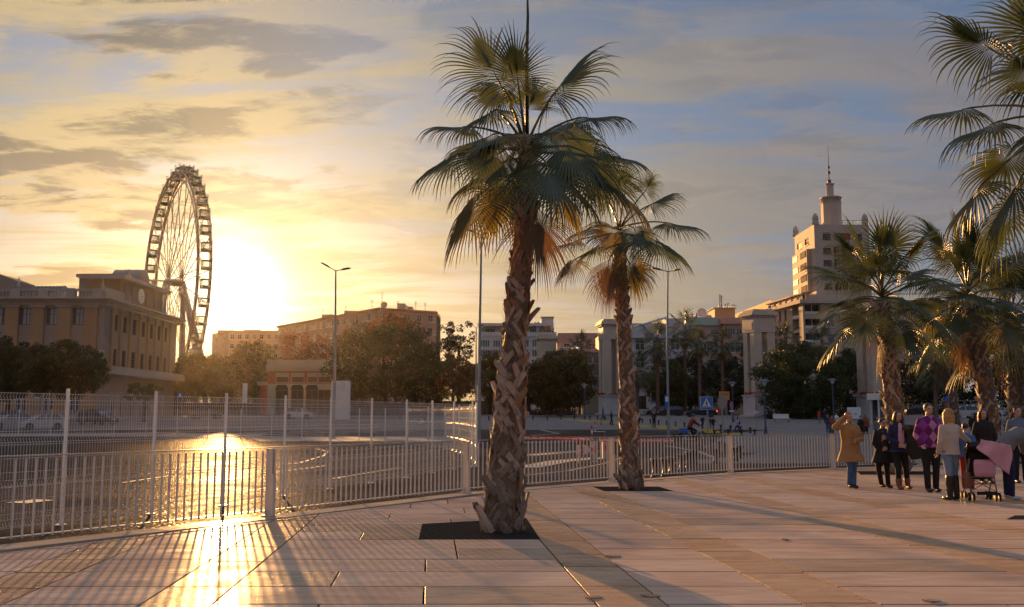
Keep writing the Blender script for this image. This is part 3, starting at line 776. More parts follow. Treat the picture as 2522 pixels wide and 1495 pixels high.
# ---- palms of the promenade on the right
def grove_palm(label, B, H, lean, r0, r1, seed, nf, Ls, pl, nboots, low=False, dead=3, az0=0.0, elev=(85, -55), group='fan palms', lush=False):
    rg = random.Random(seed); B = Vector(B); par = thing('fan_palm', label, 'palm', loc=B, group=group)
    top = B+Vector((lean[0], lean[1], H)); mid = B+Vector((lean[0]*0.35, lean[1]*0.35, H*0.5))
    if nboots: trunk(par, B, [B-Vector((0, 0, .05)), mid, top], [r0, (r0+r1)/2*0.95, r1], rg, nboots, skirt=0.2)
    else:
        q = MB(); P = curve_pts([B-Vector((0, 0, .1)), mid, top], 6); q.tube([p-B for p in P], [r0+(r1-r0)*i/6 for i in range(7)], 8); q.build('trunk', M_TRUNK, par, smooth=True)
    palm_crown(par, B, top+Vector((0, 0, 0.35*pl)), rg, nf, Ls, pl, low=low, dead=dead, az0=az0, elev=elev, lush=lush)
    return par
b = onplat(2214, 1164)
grove_palm('fan palm with brown hanging skirt, rising behind the woman in the navy blazer', b, at(2180, 748, b.y).z-b.z, (at(2180, 748, b.y).x-b.x, 0.2), 0.29, 0.22, 41, 24, 1.2, 1.2, 220, elev=(85, -38), lush=True)
b = onplat(2452, 1142)
grove_palm('fan palm rising behind the woman in black, second from the right edge', b, at(2395, 745, b.y).z-b.z, (at(2395, 745, b.y).x-b.x, 0.3), 0.34, 0.26, 43, 26, 1.5, 1.5, 200, elev=(85, -42), lush=True)
b = onplat(2510, 1120)
grove_palm('fan palm at the right edge behind the crowd, trunk cut by the frame', b, at(2505, 800, b.y).z-b.z, (0.2, 0.3), 0.40, 0.31, 47, 24, 1.8, 1.8, 140, elev=(85, -45), lush=True)
b = onroad(2356, 1068)
grove_palm('slender fan palm further back, behind the blonde woman', b, at(2335, 850, b.y).z-b.z, (at(2335, 850, b.y).x-b.x, 0.3), 0.44, 0.33, 48, 18, 2.2, 2.1, 120, elev=(85, -50))
b = Vector((7.65, 12.6, plat_z(12.6)))
grove_palm('fan palm whose fronds hang into the upper right corner', b, 5.35, (-0.1, 0.0), 0.3, 0.18, 57, 26, 1.0, 1.15, 60, az0=1.0, elev=(85, -60))
# ================================================================ buildings
M_GLASS = mat('dark_window_glass', (0.035, 0.04, 0.05), 0.08, spec=0.8)
M_GLASSB = mat('blue_window_glass', (0.10, 0.14, 0.18), 0.1, spec=0.8)
M_FRAME = mat('white_window_frame', (0.62, 0.60, 0.58), 0.5)
M_SHUT = mat('brown_shutter', (0.13, 0.075, 0.05), 0.6, var=0.2)
M_DARK = mat('dark_interior', (0.04, 0.03, 0.026), 0.9)
M_TERR = mat('red_roof_tile', (0.27, 0.105, 0.06), 0.75, var=0.3, scale=1.5, bump=0.7, bscale=6)
M_IRON = mat('dark_iron', (0.05, 0.05, 0.052), 0.5, metal=0.5)
def wallmat(name, col, var=0.12): return mat(name, col, 0.8, var=var, scale=0.25, bump=0.15, bscale=3)
M_CREAM = wallmat('cream_wall', (0.31, 0.235, 0.18)); M_OCHRE = wallmat('ochre_pilaster', (0.35, 0.22, 0.11))
M_BRICK = mat('red_brick', (0.33, 0.12, 0.06), 0.85, var=0.3, scale=2.0, bump=0.5, bscale=8)
M_STONEW = wallmat('pale_stone_trim', (0.39, 0.325, 0.265))
M_WHITEW = wallmat('white_hotel_wall', (0.60, 0.57, 0.56)); M_BLUEW = wallmat('blue_white_wall', (0.50, 0.51, 0.55))
M_PINK = wallmat('pink_wall', (0.52, 0.32, 0.23)); M_PEACH = wallmat('pale_pink_wall', (0.55, 0.42, 0.37))
M_TAN = wallmat('tan_wall', (0.44, 0.31, 0.19)); M_BEIGE = wallmat('beige_office_wall', (0.50, 0.40, 0.325))
M_YELL = wallmat('yellow_wall', (0.52, 0.36, 0.14)); M_BROWNW = wallmat('brown_apartment_wall', (0.42, 0.29, 0.21))
M_GREENT = mat('green_roof_tile', (0.12, 0.16, 0.10), 0.6, var=0.3); M_GREYR = mat('grey_slate_roof', (0.20, 0.19, 0.19), 0.6, var=0.2)
M_ZINC = mat('zinc_roof_sheet', (0.55, 0.52, 0.48), 0.28, metal=0.7)
M_MARB = mat('pillar_limestone', (0.52, 0.44, 0.36), 0.7, var=0.15, scale=0.8, bump=0.2, bscale=8)
M_PLINTH = mat('pale_marble_plinth', (0.55, 0.54, 0.56), 0.55, var=0.15, scale=1.0)
M_CURT = mat('curtained_window', (0.30, 0.31, 0.36), 0.3)
WC = {}
def win_meshes(w, h, style):
    key = (round(w, 2), round(h, 2), style)
    if key in WC: return WC[key]
    w, h = key[0], key[1]; q = MB(); t = 0.07*min(1.5, max(0.7, w/1.2)); p = MB()
    if style in ('cross', 'wide', 'sill', 'shut', 'arch', 'hung'):
        for x in (-w/2+t/2, w/2-t/2): q.box((x, 0.16, h/2), (t, 0.06, h))
        for z in (t/2, h-t/2): q.box((0, 0.16, z), (w-2*t, 0.06, t))
        if style in ('cross', 'sill', 'shut', 'arch'):
            q.box((0, 0.155, h/2), (t*0.9, 0.05, h-2*t)); q.box((0, 0.158, h*0.64), (w-2*t, 0.045, t*0.7))
        if style == 'wide':
            for k in (-1, 0, 1): q.box((k*w/4, 0.155, h/2), (t*0.8, 0.05, h-2*t))
        if style == 'hung':
            q.box((0, 0.14, h*0.78), (w-2*t, 0.05, h*0.4))
        if style in ('sill', 'cross'): q.box((0, -0.06, -0.06), (w+0.24, 0.22, 0.10))
        if style == 'shut':
            for s in (-1, 1): q.box((s*(w/2-w*0.13), 0.10, h/2), (w*0.24, 0.05, h-0.04))
    elif style == 'loggia':
        q.box((0, 0.06, 0.5), (w, 0.05, 0.04)); q.box((0, 0.06, 0.25), (w, 0.03, 0.46)); q.box((0, 0.5, h/2), (0.09, 0.06, h))
    elif style == 'balc':
        q.box((0, -0.45, -0.08), (w+0.5, 1.0, 0.14))
        for k in range(int(w/0.25)+2): q.box((-w/2-0.2+k*(w+0.4)/(int(w/0.25)+1), -0.90, 0.45), (0.03, 0.03, 0.95))
        q.box((0, -0.90, 0.93), (w+0.46, 0.05, 0.05)); q.box((0, 0.16, h*0.5), (0.08, 0.05, h))
        for x in (-w/2+t/2, w/2-t/2): q.box((x, 0.16, h/2), (t, 0.06, h))
    elif style == 'slot':
        for x in (-w/2+t/2, w/2-t/2): q.box((x, 0.10, h/2), (t, 0.05, h))
        for k in range(max(3, int(h/0.35))): q.box((0, 0.12, (k+0.5)*h/max(3, int(h/0.35))), (w-2*t, 0.03, 0.10))
    d = 0.19 if style not in ('loggia',) else 1.0
    p.box((0, d+0.01, h/2), (w-0.004, 0.02, h-0.004))
    WC[key] = (q.mesh('window'), p.mesh('pane')); return WC[key]
def facade(par, A, B, z0, z1, ops, wall_m, frame_m=None, glass_m=None, part='wall', depth=0.22, trim=None):
    """wall from A (left) to B (right, as seen from outside) with real window openings"""
    A = Vector((A[0], A[1], 0)); B = Vector((B[0], B[1], 0)); d = B-A; L = d.length; d.normalize(); inn = Vector((-d.y, d.x, 0))
    us = sorted({0.0, L}|{max(0, min(L, o[k])) for o in ops for k in (0, 1)}); zs = sorted({z0, z1}|{max(z0, min(z1, o[k])) for o in ops for k in (2, 3)})
    q = MB()
    def pt(u, z, k=0.0): return tuple(A+d*u+inn*k+Vector((0, 0, z)))
    for i in range(len(us)-1):
        for j in range(len(zs)-1):
            uc, zc = (us[i]+us[i+1])/2, (zs[j]+zs[j+1])/2
            if any(o[0] < uc < o[1] and o[2] < zc < o[3] for o in ops): continue
            n = len(q.v); q.v += [pt(us[i], zs[j]), pt(us[i+1], zs[j]), pt(us[i+1], zs[j+1]), pt(us[i], zs[j+1])]; q.f.append((n, n+1, n+2, n+3))
    for o in ops:
        dep = 1.02 if o[4] == 'loggia' else depth
        u0, u1, v0, v1 = o[:4]; n = len(q.v)
        q.v += [pt(u0, v0), pt(u1, v0), pt(u1, v1), pt(u0, v1), pt(u0, v0, dep), pt(u1, v0, dep), pt(u1, v1, dep), pt(u0, v1, dep)]
        for a, b in ((0, 1), (1, 2), (2, 3), (3, 0)): q.f.append((n+a, n+b, n+4+b, n+4+a))
    me = bpy.data.meshes.new(part); me.from_pydata(q.v, [], q.f); me.update()
    w = ob(part, me, par, wall_m, loc=-par.location)
    ang = math.atan2(d.y, d.x)
    for o in ops:
        fm, gm = win_meshes(o[1]-o[0], o[3]-o[2], o[4])
        f = ob('window', fm, par); mf = o[5] if len(o) > 5 and o[5] else (frame_m or M_FRAME)
        g = ob('pane', gm, f); mg = o[6] if len(o) > 6 and o[6] else (M_DARK if o[4] == 'loggia' else (glass_m or M_GLASS))
        for oo, mm in ((f, mf), (g, mg)):
            if not oo.data.materials: oo.data.materials.append(mm)
            oo.material_slots[0].link = 'OBJECT'; oo.material_slots[0].material = mm
        c = A+d*((o[0]+o[1])/2); f.location = Vector((c.x, c.y, o[2]))-par.location; f.rotation_euler = (0, 0, ang)
    return w
def solid(par, poly, z0, z1, m, name='core'):
    q = MB(); q.prism([(p[0]-par.location.x, p[1]-par.location.y) for p in poly], z0-par.location.z, z1-par.location.z); return q.build(name, m, par)
def pbox(par, lo, hi, m, name):
    q = MB(); q.box2([min(a, b)-c for a, b, c in zip(lo, hi, par.location)], [max(a, b)-c for a, b, c in zip(lo, hi, par.location)]); return q.build(name, m, par)
def along(par, A, B, u0, u1, out0, out1, z0, z1, m, name):
    """box laid along a wall A->B: from u0 to u1, standing out0..out1 in front of it"""
    A = Vector((A[0], A[1], 0)); B = Vector((B[0], B[1], 0)); d = (B-A).normalized(); o = Vector((d.y, -d.x, 0))
    poly = [A+d*u0+o*out0, A+d*u1+o*out0, A+d*u1+o*out1, A+d*u0+o*out1]
    return solid(par, [(p.x, p.y) for p in poly], z0, z1, m, name)
def grid(us, zs, w, h, st, **kw): return [(u-w/2, u+w/2, z, z+h, st) for u in us for z in zs]
def dist(a, b): return math.hypot(a[0]-b[0], a[1]-b[1])

# ---- cream three-storey building with a clock attic (left)
Y0 = 120.0; C0 = at(258, 735, Y0); zg = road_z(Y0)
zz = lambda py, Y=Y0: at(258, py, Y).z
bld = thing('civic_building', 'cream three-storey building with ochre pilasters and a clock on its rooftop attic', 'building', loc=(C0.x, Y0, zg))
xl = at(-160, 800, Y0).x; yb = 148.0; A = (xl, Y0); B = (C0.x, Y0); D = (C0.x-0.6, yb)
px2u = lambda px: at(px, 780, Y0).x-xl
ztop = zz(735); wl, wh = zz(800), zz(758); L1 = zz(905); LH = zz(855)
ops = []
for px in (-136, -70, -4, 64, 131, 195):
    u = px2u(px); ops += [(u-0.85, u+0.85, wl, wh, 'shut', M_SHUT, M_CURT), (u-0.85, u+0.85, L1, LH, 'shut', M_SHUT, M_CURT), (u-0.8, u+0.8, zg+0.6, zg+4.0, 'cross')]
facade(bld, A, B, zg-0.3, ztop, ops, M_CREAM)
LR = dist(B, D)
ys7 = [px for px in (277, 301, 327, 350, 371, 391, 409)]
def yface(px): return (C0.x-0.3)*FPX/((px-PW/2)) if True else 0
ops = []
for px in ys7:
    u = yface(px)*1.0-Y0; u = max(1.6, min(LR-1.2, u))
    ops += [(u-0.74, u+0.74, zz(808), zz(767), 'slot', M_SHUT, M_DARK), (u-0.74, u+0.74, zz(899), zz(854), 'slot', M_SHUT, M_DARK), (u-0.6, u+0.6, zg+0.2, zg+3.6, 'arch')]
facade(bld, B, D, zg-0.3, ztop, ops, M_CREAM)
solid(bld, [(xl, Y0+1.3), (C0.x-1.4, Y0+1.3), (C0.x-1.9, yb), (xl, yb)], zg-0.3, ztop-0.2, M_DARK)
solid(bld, [(xl, Y0), (C0.x, Y0), (C0.x-0.6, yb), (xl, yb)], ztop+0.02, ztop+0.3, M_GREYR, 'roof')
for px in (-102, -36, 31, 94, 160, 225):
    u = px2u(px); along(bld, A, B, u-0.85, u+0.85, 0.003, 0.28, zg, zz(757), M_OCHRE, 'pilaster'); along(bld, A, B, u-1.05, u+1.05, 0.003, 0.42, zz(757)+0.003, zz(752), M_STONEW, 'capital')
for i, px in enumerate([266]+[(a+b)/2 for a, b in zip(ys7, ys7[1:])]+[420]):
    u = max(0.5, yface(px)-Y0)
    if u < LR-0.2: along(bld, B, D, u-0.42, min(u+0.42, LR), 0.003, 0.25, zz(915), zz(757), M_OCHRE, 'pilaster'); along(bld, B, D, u-0.55, min(u+0.55, LR), 0.003, 0.36, zz(757)+0.003, zz(752), M_STONEW, 'capital')
for z0, z1, o, nm in ((zz(751), zz(744), 0.35, 'architrave'), (zz(744)+.004, zz(738), 0.7, 'frieze'), (zz(738)+.004, ztop+0.1, 1.15, 'cornice'), (zz(866)-0.2, zz(862), 0.3, 'string_course')):
    along(bld, A, B, 0, dist(A, B)+o, 0.004, o, z0, z1, M_STONEW, nm)
    if nm != 'string_course': along(bld, B, D, 0.005, LR+o, 0.004, o, z0, z1, M_STONEW, nm)
along(bld, B, D, 0.0, LR+0.4, 0.006, 1.5, zz(921), zz(915), M_STONEW, 'balcony_slab'); along(bld, B, D, 0.0, LR+0.4, 1.3, 1.5, zz(915)+.004, zz(901), M_STONEW, 'balcony_parapet')
# balustrade along the roof
q = MB(); z0, z1 = ztop+0.1, zz(717); xs = np.arange(xl, C0.x-0.2, 0.42)
for x in xs: q.box((x-C0.x, 0.0, (z0+z1)/2-zg), (0.16, 0.16, z1-z0))
q.build('balusters', M_STONEW, bld, kind='stuff')
pbox(bld, (xl, Y0-0.2, z1-0.003), (C0.x, Y0+0.2, z1+0.28), M_STONEW, 'balustrade_rail')
for px in (40, 108, 175, 240): x = at(px, 720, Y0).x; pbox(bld, (x-0.6, Y0-0.3, z0-.002), (x+0.6, Y0+0.3, z1+0.35), M_STONEW, 'balustrade_pier')
along(bld, B, D, 0.3, 9.0, -0.3, -0.02, ztop+0.1, ztop+1.5, M_STONEW, 'parapet')
# rooftop blocks, clock attic and barrel vault
x0 = at(203, 700, 127).x; pbox(bld, (x0, 126.0, ztop+0.25), (C0.x-1.5, 133, at(230, 684, 126).z), M_CREAM, 'roof_block'); pbox(bld, (x0-0.3, 125.7, at(230, 684, 126).z+.004), (C0.x-1.2, 133.3, at(230, 684, 126).z+0.5), M_STONEW, 'roof_block_cap')
ya, ybb = 125.0, 140.5; zt = at(330, 705, 132).z
pbox(bld, (C0.x-4.5, ya, ztop+0.25), (C0.x-0.25, ybb, zt), M_OCHRE, 'clock_attic'); pbox(bld, (C0.x-5, ya-0.8, zt+.004), (C0.x+0.7, ybb+0.8, zt+0.5), M_STONEW, 'attic_cornice')
for yy in (127.2, 129.6, 134.8, 137.8): pbox(bld, (C0.x-0.246, yy-0.8, ztop+0.6), (C0.x-0.12, yy+0.8, zt-0.4), M_CREAM, 'attic_panel')
q = MB(); q.lathe([(1.05, 0), (1.05, 0.14), (0.9, 0.16)], 20); c = q.build('clock', mat('clock_face', (0.75, 0.72, 0.66), 0.5), bld, loc=Vector((C0.x-0.24, 132.2, (ztop+zt)/2+0.2))-bld.location, rot=(0, R(90), 0))
q = MB(); q.box((0.25, 0, 0.18), (0.6, 0.07, 0.02)); q.box((0, 0.2, 0.18), (0.07, 0.45, 0.02)); q.build('clock_hands', M_IRON, c)
q = MB(); q.extr([(1.9*math.cos(a), 1.9*math.sin(a)) for a in np.linspace(0, math.pi, 13)], 'X', -3.6, 0.3); q.build('barrel_vault', M_GREYR, bld, loc=Vector((C0.x-0.2, 132.4, zt+0.5))-bld.location)
def spike(px, py0, py1, Y, par, r=0.3):
    p = at(px, py0, Y); h = at(px, py1, Y).z-p.z; q = MB(); q.lathe([(r*0.9, 0), (r, h*.15), (r*.5, h*.22), (r*.8, h*.3), (r*.35, h*.55), (0.04, h)], 8); return q.build('finial', M_STONEW, par, loc=p-par.location)
spike(318, 690, 662, 127, bld, 0.5); spike(252, 717, 683, 120, bld, 0.4); spike(45, 717, 681, 120, bld, 0.4)
# the curved gable and glazed roof on the far left
p0 = at(-60, 675, 121); p1 = at(38, 690, 121); zgb = ztop+0.3
q = MB(); q.extr([(p0.x-6, zgb), (p1.x, zgb), (p1.x, p1.z), (at(0, 675, 121).x, at(0, 675, 121).z), (p0.x-6, p0.z+1)], 'Y', 120.8, 126); q.build('curved_gable', M_CREAM, bld, loc=-bld.location)
xa, xb = at(40, 700, 128).x, at(190, 712, 128).x; za, zb = ztop+1.1, at(100, 693, 128).z
q = MB(); q.extr([(127.0, za), (133, zb), (139, za)], 'X', xa, xb-4); q.build('glazed_roof', mat('glazed_roof_glass', (0.30, 0.33, 0.36), 0.15, spec=0.8), bld, loc=-bld.location)
for i in range(9): x = xa+(xb-4-xa)*i/8; q = MB(); q.tube([(x, 126.95, za+.03), (x, 133, zb+.05), (x, 139, za)], 0.06, 5); q.build('glazing_bar', M_IRON, bld, loc=-bld.location)

# ---- red brick pavilion
Yp = 150.0; a = at(659, 950, Yp); b_ = at(838, 950, Yp); zg = road_z(Yp)
bld = thing('brick_pavilion', 'small red brick pavilion with pale stone cornice and arched doorways', 'building', loc=(a.x, Yp, zg))
zy = lambda py: at(740, py, Yp).z
ops = []
for px, w in ((695, 1.05), (733, 1.05), (769, 0.8), (799, 1.05)):
    u = at(px, 930, Yp).x-a.x; ops.append((u-w, u+w, zy(943), zy(918), 'hung', M_STONEW, M_SHUT))
facade(bld, (a.x, Yp), (b_.x, Yp), zy(948), zy(914), ops, M_BRICK)
ops = []
for px in (695, 733, 769, 799):
    u = at(px, 930, Yp).x-a.x; ops.append((u-1.0, u+1.0, zg+0.1, zy(960), 'arch', M_SHUT, M_DARK))
facade(bld, (a.x, Yp-0.004), (b_.x, Yp-0.004), zg-0.2, zy(948)-0.003, ops, M_STONEW, part='arcade_wall')
solid(bld, [(a.x, Yp+0.3), (b_.x, Yp+0.3), (b_.x, Yp+12), (a.x, Yp+12)], zg, zy(914), M_DARK)
for py0, py1, o, nm in ((914, 905, 0.3, 'frieze'), (905, 900, 0.75, 'cornice'), (900, 887, 0.15, 'parapet'), (948, 945, 0.2, 'string_course')):
    along(bld, (a.x, Yp), (b_.x, Yp), -0.2, b_.x-a.x+0.2, -1 if nm != 'string_course' else 0.003, o, zy(py0)+.004, zy(py1), M_STONEW, nm)
for px in (664, 690, 762, 796): u = at(px, 890, Yp).x-a.x; along(bld, (a.x, Yp), (b_.x, Yp), u-0.35, u+0.35, 0.153, 0.3, zy(900)+.006, zy(885), M_STONEW, 'parapet_pier')
for px in (695, 733, 769):
    u = at(px, 930, Yp).x-a.x
    q = MB(); q.extr([(1.0*math.cos(t_), 1.0*math.sin(t_)) for t_ in np.linspace(0, math.pi, 10)], 'Y', -0.12, 0.0); q.build('arch_head', M_DARK, bld, loc=Vector((a.x+u, Yp-0.008, zy(960)))-bld.location)
e = at(640, 950, Yp+2); pbox(bld, (e.x, Yp+2, zg), (a.x-0.003, Yp+9, zy(948)), M_BRICK, 'annex'); pbox(bld, (e.x-0.4, Yp+1.6, zy(948)+.003), (a.x-0.004, Yp+9.4, zy(939)), M_STONEW, 'annex_cornice')

# ---- long brown apartment block on the skyline
def block(name, label, pA, pC, pB, YA, YC, YB, zb, ztopC, wall_m, cols1, cols2, floors, fh, roofs=(), w=1.3, h=1.6, st='sill', st2=None, loc_grp=None):
    """two-faced block: left end A, near corner C, right end B, each (pixel x, world Y)"""
    A = at(pA, 900, YA); C = at(pC, 900, YC); B = at(pB, 900, YB); t = thing(name, label, 'building', loc=(C.x, C.y, road_z(C.y)), group=loc_grp)
    for P, Q, n in ((A, C, cols1), (C, B, cols2)):
        if not n: continue
        L = dist(P, Q); us = [(i+0.5)*L/n for i in range(n)]; ops = []
        for k in range(floors):
            z = ztopC-(k+1)*fh+0.75
            for i, u in enumerate(us): ops.append((u-w/2, u+w/2, z, z+h, 'balc' if st2 and (i % 3 == 1) else st))
        facade(t, (P.x, P.y), (Q.x, Q.y), zb, ztopC, ops, wall_m)
    back = [(B.x, B.y+14), (A.x+ (B.x-C.x), A.y+14)] if cols2 else [(B.x, B.y+12), (A.x, A.y+12)]
    inn = lambda P, dx, dy: (P.x+dx, P.y+dy)
    poly = [inn(A, 0.3, 1.4), inn(C, 0.2, 1.5), inn(B, -0.3, 1.5)]+back
    solid(t, poly, zb, ztopC-0.1, M_DARK); solid(t, [(A.x, A.y), (C.x, C.y), (B.x, B.y)]+back, ztopC+.004, ztopC+0.5, wall_m, 'roof_slab')
    return t, A, C, B
zt = at(931, 762, 230).z
t, A, C, B = block('apartment_block', 'long brown apartment block on the skyline behind the round dark tree', 683, 931, 1074, 278, 230, 239, 1.3, zt, M_BROWNW, 18, 5, 5, 3.1, st='cross', st2=True)
for P, Q, n in ((A, C, 'eave'), (C, B, 'eave')): along(t, P, Q, 0, dist(P, Q), 0.003, 0.6, zt-0.25, zt+0.35, M_TERR, n)
def roofbox(t, px0, px1, pt, pb, Y, dep, m, nm='roof_hut'):
    a, b = at(px0, pt, Y), at(px1, pb, Y); return pbox(t, (a.x, Y, b.z), (b.x, Y+dep, a.z), m, nm)
roofbox(t, 978, 997, 747, 764, 234, 6, M_BROWNW); roofbox(t, 848, 880, 765, 790, 250, 5, M_BROWNW); roofbox(t, 792, 820, 774, 800, 262, 5, M_BROWNW); roofbox(t, 1004, 1016, 755, 766, 236, 3, M_BROWNW)
def antenna(t, px, p0, p1, Y, bars=3, r=0.05):
    a, b = at(px, p0, Y), at(px, p1, Y); q = MB(); q.tube([a, b], r, 5); h = b.z-a.z
    for k in range(bars): q.box((a.x, a.y, b.z-h*(0.08+0.13*k)), (0.9-0.15*k, 0.05, 0.05))
    return q.build('antenna', M_IRON, t, loc=-t.location)
for px, p0, p1, Y in ((941, 760, 718, 234), (1047, 766, 745, 238), (980, 764, 741, 236), (852, 768, 753, 250), (795, 776, 760, 262), (916, 758, 739, 233), (1024, 766, 742, 238)): antenna(t, px, p0, p1, Y)
q = MB(); q.lathe([(0.1, 0), (0.7, 0.15), (0.85, 0.3)], 14); q.build('satellite_dish', M_BROWNW, t, loc=at(946, 752, 232)-t.location, rot=(R(75), 0, 0))
# ---- low blocks under the sun
zt = at(620, 818, 300).z
t, A, C, B = block('apartment_block', 'low apartment block right under the setting sun', 520, 560, 705, 312, 300, 300, 1.3, zt, M_TAN, 2, 8, 6, 3.0, st='cross')
roofbox(t, 536, 576, 813, 822, 302, 6, M_TAN); roofbox(t, 600, 640, 812, 822, 304, 6, M_TAN)
# ---- white hotel behind the foreground palm
Yh = 205.0; zt = at(1250, 800, Yh).z
hb = thing('hotel', 'white flat-roofed hotel with long window bands behind the foreground palm', 'building', loc=(at(1175, 900, Yh).x, Yh, road_z(Yh)))
a, b_ = at(1178, 900, Yh), at(1371, 900, Yh); L = b_.x-a.x; zy = lambda py: at(1270, py, Yh).z
ops = []
for i, u in enumerate(np.linspace(1.4, L-1.4, 6)):
    for py in (855, 879, 905): ops.append((u-1.1, u+1.1, zy(py), zy(py-18), 'wide', None, M_GLASSB))
facade(hb, (a.x, Yh), (b_.x, Yh), 1.3, zy(824), ops, M_WHITEW)
ops = [(u-1.1, u+1.1, zy(821), zy(806), 'wide', None, M_GLASSB) for u in np.linspace(2, L-2, 5)]
facade(hb, (a.x+0.5, Yh+2.5), (b_.x-1, Yh+2.5), zy(824)-0.2, zy(803), ops, M_WHITEW, part='penthouse_wall')
solid(hb, [(a.x, Yh+0.8), (b_.x, Yh+0.8), (b_.x, Yh+14), (a.x, Yh+14)], 1.3, zy(826), M_DARK); solid(hb, [(a.x+0.5, Yh+3.4), (b_.x-1, Yh+3.4), (b_.x-1, Yh+13), (a.x+.5, Yh+13)], zy(826), zy(803), M_DARK, 'penthouse_core')
pbox(hb, (a.x-0.2, Yh-0.3, zy(803)+.003), (b_.x-0.6, Yh+14, zy(796)), M_WHITEW, 'roof_slab'); pbox(hb, (a.x, Yh-0.15, zy(828)), (b_.x, Yh-0.004, zy(818)), M_WHITEW, 'terrace_parapet')
roofbox(hb, 1333, 1363, 781, 797, Yh+1, 4, M_WHITEW); roofbox(hb, 1331, 1365, 779.5, 781, Yh+0.6, 5, M_STONEW, 'hut_cap')
for px in (1318, 1326, 1342): roofbox(hb, px-3, px+3, 793, 797, Yh+0.5, 0.6, M_WHITEW, 'chimney')
for px, cols in ((1344, (0.5, 0.08, 0.03)), (1357, (0.5, 0.42, 0.30)), (1322, (0.12, 0.2, 0.4))):
    p0 = at(px, 825, Yh-0.5); q = MB(); q.tube([p0, at(px, 803, Yh-0.5)], 0.05, 5); fp = q.build('flag_pole', M_FRAME, hb, loc=-hb.location)
    q = MB(); q.add([(p0.x+0.06, p0.y, at(px, 804, Yh).z), (p0.x+0.75, p0.y+0.2, at(px, 806, Yh).z), (p0.x+0.65, p0.y+0.1, at(px, 815, Yh).z), (p0.x+0.06, p0.y, at(px, 814, Yh).z)], [(0, 1, 2, 3)]); q.build('flag', mat('flag_%d' % px, cols, 0.8), fp)
# ---- tiled houses
def house(name, label, px0, px1, Y, pt, wall_m, roof_m, ridge_dz, ops=(), zb=1.0, dep=10, hip=1.0, eave=0.5):
    a, b = at(px0, 900, Y), at(px1, 900, Y); z = at((px0+px1)/2, pt, Y).z
    t = thing(name, label, 'building', loc=(a.x, Y, road_z(Y)))
    O = []
    for o in ops:
        u = at(o[0], 900, Y).x-a.x; w = o[1]; O.append((u-w/2, u+w/2, at(o[0], o[3], Y).z, at(o[0], o[2], Y).z, o[4])+tuple(o[5:]))
    facade(t, (a.x, Y), (b.x, Y), zb, z, O, wall_m); solid(t, [(a.x, Y+1.3), (b.x, Y+1.3), (b.x, Y+dep), (a.x, Y+dep)], zb, z-0.05, wall_m)
    for s, x in ((0, a.x), (1, b.x)):
        pbox(t, (x-0.1 if s else x, Y+0.004, zb), (x if s else x+0.1, Y+1.3, z-0.06), wall_m, 'side_wall')
    e = eave; q = MB(); y0, y1 = Y-e, Y+dep+e; xm0, xm1 = a.x-e+hip, b.x+e-hip; ym = (y0+y1)/2
    q.add([(a.x-e, y0, z), (b.x+e, y0, z), (b.x+e, y1, z), (a.x-e, y1, z), (xm0, ym, z+ridge_dz), (xm1, ym, z+ridge_dz)], [(0, 1, 5, 4), (1, 2, 5), (2, 3, 4, 5), (3, 0, 4), (3, 2, 1, 0)])
    q.build('roof', roof_m, t, loc=Vector((0, 0, 0.01))-t.location)
    return t
house('tiled_house', 'red tiled house between the white hotel and the second pillar', 1372, 1482, 232, 842, M_PEACH, M_TERR, 2.6, [(1396, 1.6, 846, 866, 'cross'), (1428, 1.6, 846, 866, 'cross'), (1458, 1.6, 846, 866, 'cross')])
t = house('balcony_house', 'narrow pale house with stacked balconies beside the second pillar', 1437, 1482, 196, 868, M_STONEW, M_TERR, 1.2, [(px, 1.5, py-16, py, 'balc') for px in (1450, 1470) for py in (895, 925, 955)])
for i in range(4): q = MB(); q.box((0, 0, 0), (0.9, 2.2, 0.10)); q.build('awning', M_ZINC, t, loc=at(1390+i*12, 858, 212)-t.location, rot=(R(20), 0, 0))
t = house('palace', 'long blue-white palace with tall windows behind the middle palm', 1478, 1708, 192, 822, M_BLUEW, M_GREYR, 2.6,
      [(px, 1.9, y0, y1, 'sill') for px in (1500, 1540, 1577, 1620, 1664, 1697) for y0, y1 in ((836, 862), (882, 906), (928, 952))]+[(1577, 2.2, 975, 1008, 'arch', M_SHUT, M_DARK), (1664, 2.2, 975, 1008, 'arch', M_SHUT, M_DARK)], hip=3)
for py in (867, 913, 961): p = at(1478, py, 192); along(t, (p.x, 192), (at(1708, py, 192).x, 192), 0, at(1708, py, 192).x-p.x, 0.003, 0.25, p.z-0.12, p.z+0.12, M_BLUEW, 'string_course')
p = at(1478, 822, 192); along(t, (p.x, 192), (at(1708, 822, 192).x, 192), -0.4, at(1708, 822, 192).x-p.x+0.4, 0.005, 0.7, p.z-0.9, p.z+0.0, M_BLUEW, 'cornice')
roofbox(t, 1640, 1700, 784, 815, 194, 7, M_BLUEW, 'attic_storey')
q = MB(); a, b_ = at(1560, 806, 191.3), at(1640, 782, 197); q.tube([a, b_], 0.22, 6); q.build('gutter', M_ZINC, t, loc=-t.location)
house('green_roof_house', 'pale pink townhouse with a green tiled roof and glazed balconies', 1706, 1786, 193, 802, M_PEACH, M_GREENT, 2.2,
      [(px, 1.6, y0, y1, 'balc' if y1 > 860 else 'sill') for px in (1722, 1762) for y0, y1 in ((812, 824), (845, 868), (886, 910))]+[(1742, 2.6, 846, 870, 'wide')], hip=0.6)
